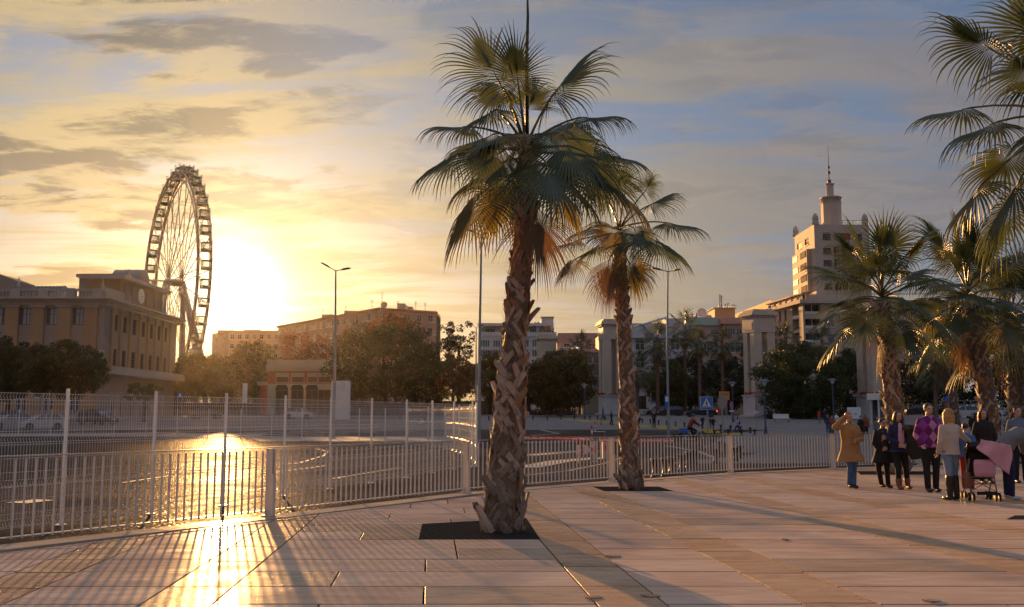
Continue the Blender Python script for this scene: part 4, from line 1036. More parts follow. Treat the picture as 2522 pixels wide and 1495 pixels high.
t = house('orange_house', 'orange plastered townhouse with white windows left of the third pillar', 1786, 1853, 190, 798, M_PINK, M_TERR, 1.8,
      [(1801, 2.0, 808, 824, 'wide'), (1829, 2.0, 808, 824, 'wide'), (1812, 4.2, 842, 868, 'wide'), (1801, 1.6, 885, 908, 'balc'), (1832, 1.6, 885, 908, 'balc')], hip=0.6)
# roof tower with masts
Yt = 225.0; t = thing('stair_tower', 'square tan rooftop tower with radio masts', 'building', loc=at(1785, 830, Yt))
roofbox(t, 1760, 1812, 759, 830, Yt, 7, M_TAN, 'wall'); roofbox(t, 1757, 1815, 757.5, 759, Yt-0.3, 8, M_STONEW, 'parapet_cap')
for px, p1 in ((1773, 725), (1777, 728), (1787, 748), (1793, 746), (1805, 750), (1811, 752)): antenna(t, px, 758, p1, Yt+0.5, 4 if p1 < 735 else 1, 0.09)
for k in range(8): q = MB(); q.tube([at(1770+k*6, 758, Yt), at(1770+k*6, 752, Yt)], 0.04, 4); q.build('rail_post', M_IRON, t, loc=-t.location)
q = MB(); q.tube([at(1770, 752, Yt), at(1812, 752, Yt)], 0.04, 4); q.build('rail', M_IRON, t, loc=-t.location)
t = thing('rooftop_hut', 'small rooftop hut with white satellite dish and chimneys', 'building', loc=at(1735, 800, 222))
roofbox(t, 1735, 1753, 776, 800, 222, 4, M_TAN, 'wall'); roofbox(t, 1715, 1732, 784, 800, 222, 4, M_PEACH, 'chimney_block')
for px in (1705, 1716): roofbox(t, px-2, px+2, 770, 800, 221, 0.5, M_BRICK, 'chimney')
q = MB(); q.lathe([(0.05, 0), (0.9, 0.25), (1.15, 0.55), (1.12, 0.57), (0.85, 0.3)], 18); q.build('satellite_dish', M_FRAME, t, loc=at(1727, 772, 221)-t.location, rot=(R(80), 0, R(10)))
# ---- big beige office building with its tower
Yc = 190.0; ztc = at(1982, 741, Yc).z; Cq = at(1982, 900, Yc); Aq = at(1878, 900, 212); Bq = at(2345, 900, Yc+2)
eq = thing('office_building', 'large beige office building with a stepped tower and red spire balls', 'building', loc=(Cq.x, Cq.y, road_z(Yc)))
zy = lambda py: at(1982, py, Yc).z
L1 = dist(Aq, Cq); L2 = dist(Cq, Bq); ops = []
for k in range(4):
    z0, z1 = zy(831+35*k-35+16), zy(831+35*k-35-9)
    for i, u in enumerate((1.9, 4.8, 7.7, 10.6, 13.5)): ops.append((u-0.55, u+0.55, z0, z1, 'sill', M_SHUT, M_SHUT))
    ops.append((L1-5.2, L1-2.0, zy(831+35*k-35+18), zy(831+35*k-35-14), 'loggia'))
for u in (1.9, 4.8, 7.7, 10.6, 13.5): ops.append((u-0.55, u+0.55, zy(777), zy(752), 'sill', M_SHUT, M_SHUT))
ops.append((L1-5.2, L1-2.0, zy(779), zy(747), 'loggia'))
facade(eq, Aq, Cq, 1.0, ztc, ops, M_BEIGE); ops = []
for k in range(5):
    c = 761+35*k; u = at(2003, 800, Yc).x-Cq.x; ops.append((u-1.6, u+1.6, zy(c+12), zy(c-11), 'loggia'))
    for px in (2048, 2085, 2120, 2155, 2190, 2225, 2262, 2298, 2330):
        u = at(px, 800, Yc).x-Cq.x; ops.append((u-0.75, u+0.75, zy(c+9), zy(c-9), 'sill', None, M_GLASSB))
facade(eq, Cq, Bq, 1.0, ztc, ops, M_BEIGE)
solid(eq, [(Aq.x+1.5, Aq.y), (Cq.x+1.6, Cq.y+1.6), (Bq.x, Bq.y+1.6), (Bq.x, 215), (Aq.x+1.5, 215)], 1.0, ztc-0.1, M_DARK)
solid(eq, [(Aq.x, Aq.y), (Cq.x, Cq.y), (Bq.x, Bq.y), (Bq.x, 215), (Aq.x, 215)], ztc+.004, ztc+0.35, M_BEIGE, 'roof_slab')
for P, Q in ((Aq, Cq), (Cq, Bq)): along(eq, P, Q, 0.0, dist(P, Q)+0.6, 0.004, 0.8, ztc-0.5, ztc+0.25, M_BEIGE, 'cornice')
# set-back storey on the left wing with pale metal panes imitating sunlit glass, terrace rail
zs0, zs1 = ztc+0.36, zy(720); A2 = Vector((Aq.x+1.6, Aq.y, 0)); C2 = Vector((Cq.x+1.0, Cq.y+3, 0)); LL = dist(A2, C2)
facade(eq, A2, C2, zs0, zs1, [(u-1.0, u+1.0, zs0+0.4, zs1-0.3, 'wide', None, M_ZINC) for u in np.linspace(1.6, LL-2, 6)], M_BEIGE, part='attic_wall')
solid(eq, [(A2.x+0.6, A2.y), (C2.x+0.6, C2.y+.6), (C2.x+14, C2.y+1), (A2.x+14, A2.y+1)], zs0, zs1+0.003, M_BEIGE, 'attic_core'); along(eq, A2, C2, -0.4, LL+0.5, -1.5, 0.5, zs1+0.005, zs1+0.3, M_TERR, 'attic_eave')
for k in range(14): q = MB(); p = at(1985+k*13, 741, Yc+0.3); q.box((p.x, Yc+0.3, ztc+0.85), (0.10, 0.10, 1.0)); q.build('terrace_post', M_BEIGE, eq, loc=-eq.location)
q = MB(); q.box2((Cq.x, Yc+0.2, ztc+1.36), (Bq.x, Yc+0.4, ztc+1.5)); q.build('terrace_rail', M_BEIGE, eq, loc=-eq.location)
# tower
Yw = 197.0; Ct = at(2010, 700, Yw); At = at(1961, 700, 211); Bt = at(2146, 700, Yw+0.5); zt0, zt1 = ztc+0.36, at(2010, 556, Yw).z; zy = lambda py: at(2010, py, Yw).z
ops = []; LA = dist(At, Ct)
for c in (585, 618, 648, 678, 706): ops.append((LA*0.52, LA*0.72, zy(c+8), zy(c-9), 'loggia' if c > 600 else 'sill', M_SHUT, M_DARK)); ops.append((LA*0.12, LA*0.34, zy(c+8), zy(c-9), 'sill', M_SHUT, M_SHUT))
facade(eq, At, Ct, zt0, zt1, ops, M_BEIGE, part='tower_wall'); ops = []
for c in (582, 617, 647, 676, 704):
    u = at(2037, 600, Yw).x-Ct.x; ops.append((u-0.85, u+0.85, zy(c+7), zy(c-7), 'sill', M_SHUT, M_GLASS))
    u = at(2116, 600, Yw).x-Ct.x; ops.append((u-0.85, u+0.85, zy(c+7), zy(c-7), 'sill', M_SHUT, M_GLASS))
    if c == 582:
        u0, u1 = at(2056, 600, Yw).x-Ct.x, at(2097, 600, Yw).x-Ct.x; ops.append((u0, u1, zy(591), zy(574), 'slot', M_BRICK, M_BRICK))
    else:
        for px in (2061, 2079, 2097): u = at(px, 600, Yw).x-Ct.x; ops.append((u-0.6, u+0.6, zy(c+9), zy(c-9), 'slot' if px == 2079 else 'sill', M_SHUT, M_DARK))
facade(eq, Ct, Bt, zt0, zt1, ops, M_BEIGE, part='tower_wall')
solid(eq, [(At.x+1.3, At.y), (Ct.x+1.3, Ct.y+1.3), (Bt.x, Bt.y+1.2), (Bt.x, 212), (At.x+1.3, 212)], zt0, zt1-0.05, M_DARK, 'tower_core'); solid(eq, [(At.x, At.y), (Ct.x, Ct.y), (Bt.x, Bt.y), (Bt.x, 212), (At.x, 212)], zt1+.003, zt1+0.3, M_BEIGE, 'tower_roof')
for c in (626, 656, 686):
    u0, u1 = at(2056, 600, Yw).x-Ct.x, at(2103, 600, Yw).x-Ct.x; along(eq, Ct, Bt, u0-0.2, u1+0.2, 0.004, 1.0, zy(c+2), zy(c), M_BEIGE, 'balcony_slab')
    q = MB()
    for k in range(17): x = Ct.x+u0+(u1-u0)*k/16; q.box((x, Yw-0.9, zy(c)+0.5), (0.04, 0.04, 1.0))
    q.box((Ct.x+(u0+u1)/2, Yw-0.9, zy(c)+1.0), (u1-u0+0.3, 0.06, 0.06)); q.build('balcony_rail', M_FRAME, eq, loc=-eq.location)
q = MB(); along(eq, At, Ct, LA*0.05, LA*0.80, 0.004, 0.9, zy(712), zy(607), M_BEIGE, 'tower_bay')
for k, c in enumerate((618, 648, 678, 704)): along(eq, At, Ct, LA*0.48, LA*0.76, 0.905, 1.0, zy(c+8), zy(c-8), M_DARK, 'bay_opening'); along(eq, At, Ct, LA*0.10, LA*0.34, 0.905, 1.0, zy(c+8), zy(c-6), M_SHUT, 'bay_shutter')
for P in (At+Vector((0.4, 0.3, 0)), Ct+Vector((0.5, 0.5, 0)), Bt+Vector((-0.6, 0.5, 0))):
    q = MB(); q.lathe([(0.7, 0), (0.75, 0.6), (0.55, 0.8), (0.7, 1.2), (0.6, 1.8), (0.4, 2.2), (0.15, 2.5)], 8); q.build('corner_ornament', M_BEIGE, eq, loc=Vector((P.x, P.y, zt1+0.3))-eq.location)
q = MB(); a, b_ = at(2075, 556, Yw+1), at(2140, 556, Yw+1)
for k in range(6): x = a.x+(b_.x-a.x)*k/5; q.box((x, Yw+1, zt1+0.8), (0.07, 0.07, 1.1))
q.box(((a.x+b_.x)/2, Yw+1, zt1+1.35), (b_.x-a.x, 0.07, 0.07)); q.build('roof_railing', M_IRON, eq, loc=-eq.location)
Yq = 202.0; zy = lambda py: at(2047, py, Yq).z; p = at(2047, 520, Yq); w = at(2071, 520, Yq).x-p.x; zb = zt1+0.2
q = MB(); q.lathe([(w, zb), (w, zy(503)), (w*1.06, zy(502)), (w*1.06, zy(500)), (w*0.86, zy(499.5)), (w*0.86, zy(490)), (w*1.12, zy(489.5)), (w*1.12, zy(487)), (w*0.6, zy(486))], 8, a0=R(22.5)); q.build('turret', M_BEIGE, eq, loc=Vector((p.x, Yq, 0))-eq.location)
for k in range(24):
    th = 2*math.pi*k/24; q = MB(); q.box((0.96*w*math.cos(th), 0.96*w*math.sin(th), (zy(499.4)+zy(489.6))/2), (0.16, 0.16, zy(489.6)-zy(499.4)), th); q.build('turret_post', M_BEIGE, eq, loc=Vector((p.x, Yq, 0))-eq.location)
w2 = at(2053, 470, Yq).x-at(2044, 470, Yq).x
q = MB(); q.lathe([(w2, zy(487)), (w2, zy(456)), (w2*1.25, zy(455)), (w2*1.25, zy(453)), (w2*0.4, zy(451))], 12); q.build('lantern_column', M_BEIGE, eq, loc=Vector((at(2044, 470, Yq).x, Yq, 0))-eq.location)
M_REDB = mat('red_spire_ball', (0.20, 0.05, 0.04), 0.5); xs_ = at(2042, 440, Yq).x
for py, r in ((447, 0.42), (425, 0.33), (412, 0.27)): q = MB(); q.ell((0, 0, 0), (r, r, r*1.15)); q.build('spire_ball', M_REDB, eq, smooth=True, loc=Vector((xs_, Yq, zy(py)))-eq.location)
q = MB(); q.tube([(xs_, Yq, zy(452)), (xs_, Yq, zy(408)), (xs_, Yq, zy(357))], [0.09, 0.07, 0.03], 6); q.build('spire', M_IRON, eq, loc=-eq.location)
# sunlit wing behind
t = thing('yellow_wing', 'long yellow wing catching the low sun, left of the beige office building', 'building', loc=at(1850, 800, 232))
q = MB(); a, b_ = at(1810, 790, 250), at(1900, 760, 218); zz1 = at(1880, 747, 225).z
facade(t, (a.x, a.y), (b_.x, b_.y), 3, zz1, [(u-0.6, u+0.6, zz1-3, zz1-1.6, 'sill', M_SHUT, M_SHUT) for u in np.linspace(2, dist(a, b_)-2, 8)], M_YELL); solid(t, [(a.x+1, a.y), (b_.x+1, b_.y+1), (b_.x+10, b_.y+10), (a.x+10, a.y+10)], 3, zz1-.01, M_YELL)
zl = at(1840, 779, 236).z; along(t, a, b_, -0.2, dist(a, b_), 0.003, 0.8, zl-0.25, zl, M_STONEW, 'ledge')
# ---- tall classical pillars
M_FLOW = mat('red_flowers', (0.35, 0.02, 0.015), 0.7, var=0.5, scale=8)
def pillar(label, px, Y, rz, base_py=None):
    c = at(px, 1000, Y); z = road_z(Y); t = thing('gate_pillar', label, 'pillar', loc=(c.x, Y, z), rz=rz, group='classical gate pillars')
    q = MB(); q.box((0, 0, 1.5), (3.7, 3.7, 3.0)); q.box((0, 0, 0.15), (4.5, 4.5, 0.3)); q.box((0, 0, 3.08), (4.0, 4.0, 0.16)); pl = q.build('plinth', M_PLINTH, t)
    q = MB(); q.box((0.55, -1.86, 1.2), (1.1, 0.06, 2.3)); q.build('door', M_PLINTH, pl); q = MB(); q.box((0.55, -1.895, 1.2), (0.9, 0.02, 2.1)); q.build('door_leaf', M_BLUEW, pl)
    rg = random.Random(int(px)); q = MB()
    for k in range(220):
        u, v = rg.uniform(-1.9, 1.9), rg.uniform(-1.9, 1.9)
        if max(abs(u), abs(v)) > 1.5: q.box((u, v, 3.2+rg.uniform(0, 0.35)), (0.2, 0.2, 0.12), rg.uniform(0, 3))
    q.build('flower_bed', M_FLOW, t, kind='stuff')
    for sx in (-1, 1):
        for sy in (-1, 1): q = MB(); q.box((sx*1.05, sy*1.05, 7.7), (1.25, 1.25, 9.1)); q.build('column', M_MARB, t)
    q = MB(); q.box((0, 0, 13.3), (3.5, 3.5, 2.1)); q.build('entablature', M_MARB, t)
    for s in (-1, 1):
        q = MB(); q.box((0, s*1.765, 13.1), (2.6, 0.05, 1.1)); q.box((s*1.765, 0, 13.1), (0.05, 2.6, 1.1)); q.build('panel', M_MARB, t)
    q = MB()
    for k in range(9):
        for s in (-1, 1): q.box((-1.6+0.4*k, s*1.85, 14.5), (0.2, 0.3, 0.26)); q.box((s*1.85, -1.6+0.4*k, 14.5), (0.3, 0.2, 0.26))
    q.build('dentils', M_MARB, t, kind='stuff')
    q = MB(); q.box((0, 0, 14.505), (3.6, 3.6, 0.31)); q.box((0, 0, 14.82), (4.3, 4.3, 0.30)); q.box((0, 0, 15.12), (4.0, 4.0, 0.3)); q.box((0, 0, 15.42), (3.3, 3.3, 0.3)); q.build('cornice', M_MARB, t)
    return t
pillar('pale stone gate pillar farthest left, half hidden behind a round tree', 1346, 188, R(6))
pillar('pale stone gate pillar just left of the middle palm trunk', 1507, 157, R(8))
pillar('pale stone gate pillar with red flowers on its plinth, in the clear centre right', 1874, 140, R(14))
pillar('pale stone gate pillar behind the fan palm, right of the leafy tree', 2160, 128, R(16))
# ================================================================ big wheel
M_WHEEL = mat('wheel_white_steel', (0.22, 0.19, 0.17), 0.5, metal=0.2, var=0.1)
M_CAB = mat('gondola_dark_steel', (0.10, 0.12, 0.10), 0.5, metal=0.3)
M_CABG = mat('gondola_glass', (0.45, 0.62, 0.52), 0.1, alpha=0.35)
def big_wheel():
    D = 258.0; hub = at(430, 696, D); zg = road_z(D)
    v = Vector((hub.x, hub.y, 0)).normalized(); al = R(13.5)
    u = Vector((-v.x, -v.y, 0)); u.rotate(Euler((0, 0, al))); u.normalize()       # towards the near, right rim
    if u.x < -v.x: u = Vector((-v.x, -v.y, 0)); u.rotate(Euler((0, 0, -al)))
    ax = Vector((-u.y, u.x, 0)); RR = 29.8; W = 1.55
    t = thing('ferris_wheel', 'tall white ferris wheel with dark glazed cabins against the sunset', 'ferris wheel', loc=(hub.x, hub.y, zg))
    o = Vector((hub.x, hub.y, zg)); up = Vector((0, 0, 1)); N = 42
    def P(a, r, s): return hub+u*(r*math.cos(a))+up*(r*math.sin(a))+ax*s-o
    for s in (-W, W):
        for r, th in ((RR, 0.30), (RR-1.6, 0.2)):
            q = MB(); q.tube([P(2*math.pi*k/84, r, s) for k in range(85)], th, 6, cap=False); q.build('rim', M_WHEEL, t, smooth=True)
        q = MB()
        for k in range(84):
            a0, a1 = 2*math.pi*k/84, 2*math.pi*(k+1)/84; q.tube([P(a0, RR-1.6, s), P(a1, RR, s)] if k % 2 else [P(a0, RR, s), P(a1, RR-1.6, s)], 0.06, 4)
        q.build('rim_lattice', M_WHEEL, t, kind='stuff')
    for k in range(21):
        a = 2*math.pi*k/21
        q = MB()
        for s in (-1, 1): q.tube([P(a, 1.3, s*1.75), P(a, RR-1.6, s*W)], 0.13, 5)
        for f in (0.35, 0.55, 0.75, 0.9):
            r = 1.3+(RR-2.9)*f; w = 1.75+(W-1.75)*f; q.tube([P(a, r, -w), P(a, r, w)], 0.05, 4)
            r2 = 1.3+(RR-2.9)*(f-0.18); w2 = 1.75+(W-1.75)*(f-0.18); q.tube([P(a, r2, -w2), P(a, r, w)], 0.035, 4)
        q.build('spoke', M_WHEEL, t)
    for f in (0.4, 0.62, 0.82):
        q = MB(); r = 1.3+(RR-2.9)*f; w = 1.75+(W-1.75)*f
        for s in (-1, 1): q.tube([P(2*math.pi*k/42, r, s*w) for k in range(43)], 0.04, 4, cap=False)
        q.build('tie_ring', M_WHEEL, t)
    q = MB()
    for k in range(42):
        a = 2*math.pi*(k+0.5)/42; q.tube([P(a, RR, -W), P(a, RR, W)], 0.09, 4)
    q.build('cross_ties', M_WHEEL, t, kind='stuff')
    q = MB(); q.tube([P(0, 0, -2.7), P(0, 0, -1.9), P(0, 0, 1.9), P(0, 0, 2.7)], [0.7, 1.0, 1.0, 0.7], 14); q.build('hub', M_WHEEL, t)
    for s in (-1, 1):
        for d in (-1, 1):
            q = MB(); top = P(0, 0, s*2.4); ft = hub+u*(d*13.5)+ax*(s*6.5)-o; ft.z = 0
            q.tube([top, top.lerp(ft, 0.5), ft], [0.6, 0.8, 0.7], 10); q.build('support_leg', M_WHEEL, t, smooth=True)
    for s in (-1, 1):
        q = MB(); q.tube([P(0, 0, s*2.4), hub+ax*(s*13)-o-up*(hub.z-zg)], 0.5, 8); q.build('side_brace', M_WHEEL, t)
    for d in (-1, 1):
        for z in (6, 12):
            f = 1-z/(hub.z-zg); a = hub+u*(d*13.5*f)+ax*(-6.5*f-2.4*(1-f))-o; b = hub+u*(d*13.5*f)+ax*(6.5*f+2.4*(1-f))-o; a.z = b.z = z
            q = MB(); q.tube([a, b], 0.35, 8); q.build('cross_beam', M_WHEEL, t)
    plat = MB(); plat.box((0, 0, 1.2), (26, 14, 0.5), math.atan2(u.y, u.x)); plat.build('boarding_deck', M_WHEEL, t)
    # gondola: floor pan, posts, roof (local x along u)
    rz = math.atan2(u.y, u.x); c = MB(); w, d, h = 1.0, 1.15, 2.3
    c.box((0, 0, 0.35), (2*w, 2*d, 0.75)); c.box((0, 0, h), (2*w+0.1, 2*d+0.1, 0.16)); c.box((0, 0, 1.45), (2*w+0.02, 0.07, 0.07))
    for x in (-w+.06, w-.06, 0):
        for y in (-d+.06, d-.06): c.box((x, y, 1.5), (0.13, 0.13, 1.6))
    for y in (-d, d): c.box((0, y, 1.25), (2*w, 0.08, 0.10)); c.box((0, y, 1.9), (2*w, 0.05, 0.06))
    for s in (-1, 1): c.tube([(0, s*(d+0.3), 2.9), (0, s*(d+0.25), 1.2)], 0.08, 5); c.box((0, s*(d+0.12), 2.9), (0.2, 0.4, 0.2))
    cm = c.mesh('gondola'); cm.materials.append(M_CAB)
    g = MB(); g.box((0, 0, 1.5), (2*w-0.1, 2*d-0.1, 1.55)); gm = g.mesh('gondola_window'); gm.materials.append(M_CABG)
    for k in range(N):
        a = 2*math.pi*(k+0.25)/N; p = P(a, RR+1.1, 0)
        go = ob('gondola', cm, t, loc=p-Vector((0, 0, 1.6)), rot=(0, 0, rz)); ob('gondola_window', gm, go)
big_wheel()
# ================================================================ trees
def leafmat(name, col, tcol, tr=0.25): return mat(name, col, 0.55, var=0.5, scale=0.6, spec=0.3, fn=leaf_fn(tr, tcol))
M_LDARK = leafmat('dark_evergreen_leaf', (0.034, 0.042, 0.015), (0.07, 0.07, 0.016))
M_LMID = leafmat('mid_green_leaf', (0.046, 0.060, 0.020), (0.14, 0.14, 0.03))
M_LRED = leafmat('autumn_leaf', (0.13, 0.055, 0.025), (0.30, 0.10, 0.03))
M_LOLV = leafmat('olive_leaf', (0.085, 0.080, 0.026), (0.20, 0.16, 0.03))
M_LBLK = leafmat('dark_fig_leaf', (0.030, 0.034, 0.020), (0.05, 0.05, 0.02), 0.15)  # darkest of the leaf colours, least translucent
M_BARK = mat('bark', (0.10, 0.075, 0.055), 0.9, var=0.4, scale=3, bump=0.8, bscale=12)
def leaf_cloud(centers, radii, per, size, rng, flat=0.75):
    """leaf-sized quads spread through clumps"""
    n = len(centers); c = np.repeat(np.asarray(centers), per, 0); r = np.repeat(np.asarray(radii), per)
    d = rng.normal(size=(n*per, 3)); d /= np.linalg.norm(d, axis=1)[:, None]
    rr = r*rng.uniform(0.25, 1.0, n*per)**0.6
    p = c+d*rr[:, None]*np.array([1, 1, flat])
    a = rng.normal(size=(n*per, 3)); a /= np.linalg.norm(a, axis=1)[:, None]
    nrm = d*0.9+rng.normal(size=(n*per, 3))*0.6; b = np.cross(nrm, a); b /= (np.linalg.norm(b, axis=1)[:, None]+1e-9)
    a = np.cross(b, nrm); a /= (np.linalg.norm(a, axis=1)[:, None]+1e-9)
    s = size*rng.uniform(0.6, 1.3, n*per)[:, None]
    V = np.stack([p-a*s, p-b*s*0.45, p+a*s, p+b*s*0.45], 1).reshape(-1, 3)
    return V, np.arange(len(V)).reshape(-1, 4)
def tree(label, px, Y, y0, y1, x0, x1, material, seed, base_py=None, leaf=None, clumps=70, per=110, dens=1.0, name='tree', group='park trees', depth=None, hollow=0.35, fork=5, trunk_r=None, low=0.0):
    """crown fills pixel box x0..x1, y0..y1 at depth Y; trunk stands on the ground under px"""
    rng = np.random.default_rng(seed); rg = random.Random(seed)
    g = at(px, 1000, Y); z = road_z(Y); o = Vector((g.x, Y, z)); t = thing(name, label, 'tree', loc=o, group=group)
    A, B = at(x0, (y0+y1)/2, Y), at(x1, (y0+y1)/2, Y); top, bot = at(px, y0, Y).z, at(px, y1, Y).z
    C = np.array([(A.x+B.x)/2-o.x, 0, (top+bot)/2-o.z]); rx, rzz = (B.x-A.x)/2*1.10, (top-bot)/2*1.06; ry = depth or min(rx, rzz*1.6)
    cs, rs = [], []
    lim = min(rx, rzz)
    for i in range(clumps):
        d = rng.normal(size=3); d /= np.linalg.norm(d); f = rng.uniform(hollow, 1.0)**0.5
        cr = lim*rng.uniform(0.18, 0.36); k = max(0.2, 1-cr/lim*0.38)
        if d[2] < 0: d[2] *= (1.0+low)
        cs.append(C+d*f*np.array([rx, ry, rzz])*k); rs.append(cr)
    s = leaf or max(0.16, Y*0.0016)
    V, F = leaf_cloud(cs, rs, per, s, rng)
    ob('crown', fast_mesh('crown', V, F), t, material)
    q = MB(); tr = trunk_r or max(0.12, 0.045*rzz+0.1); zc = C[2]-rzz*0.35
    q.tube([(0, 0, -0.1), (0.1*tr, 0, zc*0.5), (C[0]*0.4, 0, zc)], [tr*1.3, tr, tr*0.8], 8)
    for i in range(fork):
        j = rg.randrange(len(cs)); e = Vector(cs[j]); s0 = Vector((C[0]*0.4, 0, zc)); m = s0.lerp(e, 0.5)+Vector((0, 0, rzz*0.12)); q.tube([s0, m, e], [tr*0.55, tr*0.35, tr*0.1], 6)
    q.build('trunk', M_BARK, t, smooth=True)
    return t
TL = [
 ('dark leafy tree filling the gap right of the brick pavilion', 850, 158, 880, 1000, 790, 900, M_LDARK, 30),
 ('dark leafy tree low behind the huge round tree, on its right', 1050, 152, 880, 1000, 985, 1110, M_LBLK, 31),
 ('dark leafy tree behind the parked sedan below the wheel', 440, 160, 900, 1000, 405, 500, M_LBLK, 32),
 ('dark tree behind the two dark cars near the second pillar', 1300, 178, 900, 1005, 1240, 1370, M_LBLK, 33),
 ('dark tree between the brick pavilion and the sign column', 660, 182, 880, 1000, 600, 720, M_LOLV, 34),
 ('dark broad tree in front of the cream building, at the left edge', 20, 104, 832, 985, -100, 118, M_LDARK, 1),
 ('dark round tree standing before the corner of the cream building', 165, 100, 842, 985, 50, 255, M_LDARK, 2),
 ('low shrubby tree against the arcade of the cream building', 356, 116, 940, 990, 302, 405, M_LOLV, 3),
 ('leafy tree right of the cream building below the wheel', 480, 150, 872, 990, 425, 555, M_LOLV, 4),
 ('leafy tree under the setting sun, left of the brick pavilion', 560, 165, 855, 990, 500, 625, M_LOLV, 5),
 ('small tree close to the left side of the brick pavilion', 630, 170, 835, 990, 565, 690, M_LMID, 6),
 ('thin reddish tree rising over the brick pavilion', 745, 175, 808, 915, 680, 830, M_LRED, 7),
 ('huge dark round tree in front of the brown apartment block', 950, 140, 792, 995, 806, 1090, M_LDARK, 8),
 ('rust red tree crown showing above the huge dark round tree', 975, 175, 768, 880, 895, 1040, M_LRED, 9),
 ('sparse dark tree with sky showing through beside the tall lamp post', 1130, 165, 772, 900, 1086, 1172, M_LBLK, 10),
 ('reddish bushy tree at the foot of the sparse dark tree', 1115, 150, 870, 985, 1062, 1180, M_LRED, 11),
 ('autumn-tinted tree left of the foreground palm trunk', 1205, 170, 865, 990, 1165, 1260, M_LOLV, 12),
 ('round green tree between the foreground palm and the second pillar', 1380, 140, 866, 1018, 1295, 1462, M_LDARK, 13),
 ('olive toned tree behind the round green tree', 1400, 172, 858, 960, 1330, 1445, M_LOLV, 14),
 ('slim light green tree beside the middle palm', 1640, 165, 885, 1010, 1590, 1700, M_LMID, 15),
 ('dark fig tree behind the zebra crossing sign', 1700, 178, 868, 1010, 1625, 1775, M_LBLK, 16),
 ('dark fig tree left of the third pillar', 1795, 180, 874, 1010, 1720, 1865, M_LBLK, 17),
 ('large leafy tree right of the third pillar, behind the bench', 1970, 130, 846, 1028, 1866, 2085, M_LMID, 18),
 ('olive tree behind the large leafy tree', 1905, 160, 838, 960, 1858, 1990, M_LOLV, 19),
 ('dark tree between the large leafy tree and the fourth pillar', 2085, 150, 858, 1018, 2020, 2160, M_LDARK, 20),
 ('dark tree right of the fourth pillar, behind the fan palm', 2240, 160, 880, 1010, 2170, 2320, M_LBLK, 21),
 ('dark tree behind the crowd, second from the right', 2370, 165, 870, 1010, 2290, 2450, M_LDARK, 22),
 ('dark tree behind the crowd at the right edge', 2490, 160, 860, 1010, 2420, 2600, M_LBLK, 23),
]
for lab, px, Y, y0, y1, x0, x1, m, sd in TL:
    kw = {}
    if sd == 10: kw = dict(clumps=34, per=60, leaf=0.24, hollow=0.1, fork=12)
    if sd == 7: kw = dict(clumps=50, per=55, fork=10)
    if sd in (8, 1, 2, 13, 18): kw = dict(clumps=170, per=140)
    if sd in (16, 17, 20, 21, 22, 23): kw = dict(clumps=90, per=110)
    if sd in (3,): kw = dict(clumps=40, per=80)
    tree(lab, px, Y, y0, y1, x0, x1, m, sd, **kw)
# clipped hedges and shrubs along the street
def hedge(label, px0, px1, Y, pt, m, seed):
    a, b = at(px0, 1000, Y), at(px1, 1000, Y); z = road_z(Y); top = at(px0, pt, Y).z; rng = np.random.default_rng(seed)
    t = thing('hedge', label, 'hedge', loc=((a.x+b.x)/2, Y, z), group='street hedges'); n = max(3, int((b.x-a.x)/0.7)); h = top-z
    cs = [((i+0.5)/n*(b.x-a.x)-(b.x-a.x)/2, rng.uniform(-.4, .4), h*f) for i in range(n) for f in (0.3, 0.65)]
    V, F = leaf_cloud(cs, [h*0.42]*len(cs), 60, 0.16, rng); ob('foliage', fast_mesh('foliage', V, F), t, m)
    q = MB(); q.box((0, 0, h*0.25), (b.x-a.x-0.5, 0.3, h*0.5)); q.build('stems', M_BARK, t)
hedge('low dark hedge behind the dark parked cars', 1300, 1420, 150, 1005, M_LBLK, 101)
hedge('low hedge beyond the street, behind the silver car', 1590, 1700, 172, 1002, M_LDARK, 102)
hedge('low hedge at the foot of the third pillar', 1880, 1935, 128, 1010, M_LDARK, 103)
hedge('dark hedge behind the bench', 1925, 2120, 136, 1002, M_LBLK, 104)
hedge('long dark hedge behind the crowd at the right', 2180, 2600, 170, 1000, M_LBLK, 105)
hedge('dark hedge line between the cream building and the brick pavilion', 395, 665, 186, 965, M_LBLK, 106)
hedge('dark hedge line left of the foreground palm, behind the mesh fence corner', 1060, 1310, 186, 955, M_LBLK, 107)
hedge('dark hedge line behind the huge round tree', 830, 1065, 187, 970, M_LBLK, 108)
# distant fan palms
FP_ = [('shaggy fan palm left of the tall pole, in front of the palace', 1617, 150, 795, 890, 3.4), ('tall slim fan palm right of the tall pole, above the palace roof', 1684, 165, 768, 850, 2.6), ('fan palm in front of the green roofed house', 1720, 155, 815, 880, 2.6), ('fan palm before the orange house', 1776, 155, 812, 880, 2.5),
       ('fan palm with bushy crown behind the round green tree', 1427, 185, 822, 890, 2.9), ('fan palm right of the third pillar', 1930, 150, 796, 868, 2.3), ('shaggy fan palm below the office building windows', 2022, 152, 806, 885, 2.3), ('fan palm with drooping crown next to the middle palm trunk', 1568, 145, 865, 950, 2.0), ('small fan palm left of the third pillar', 1832, 160, 812, 870, 2.2),
       ('short fan palm behind the zebra crossing sign', 1745, 170, 955, 1000, 2.2), ('short fan palm behind the orange sign', 1845, 172, 950, 1000, 2.2), ('drooping fan palm behind the slender right palm', 2300, 120, 880, 960, 2.2)]
for i, (lab, px, Y, y0, y1, w) in enumerate(FP_):
    c = at(px, (y0+y1)/2, Y); z = road_z(Y); L = (at(px, y0, Y).z-at(px, y1, Y).z)*0.34
    grove_palm(lab, (c.x, Y, z), c.z-z-L*0.2, (0.2, 0.1), 0.3, 0.22, 70+i, 20, L, L*0.95, 0, low=True, dead=6, group='distant fan palms')
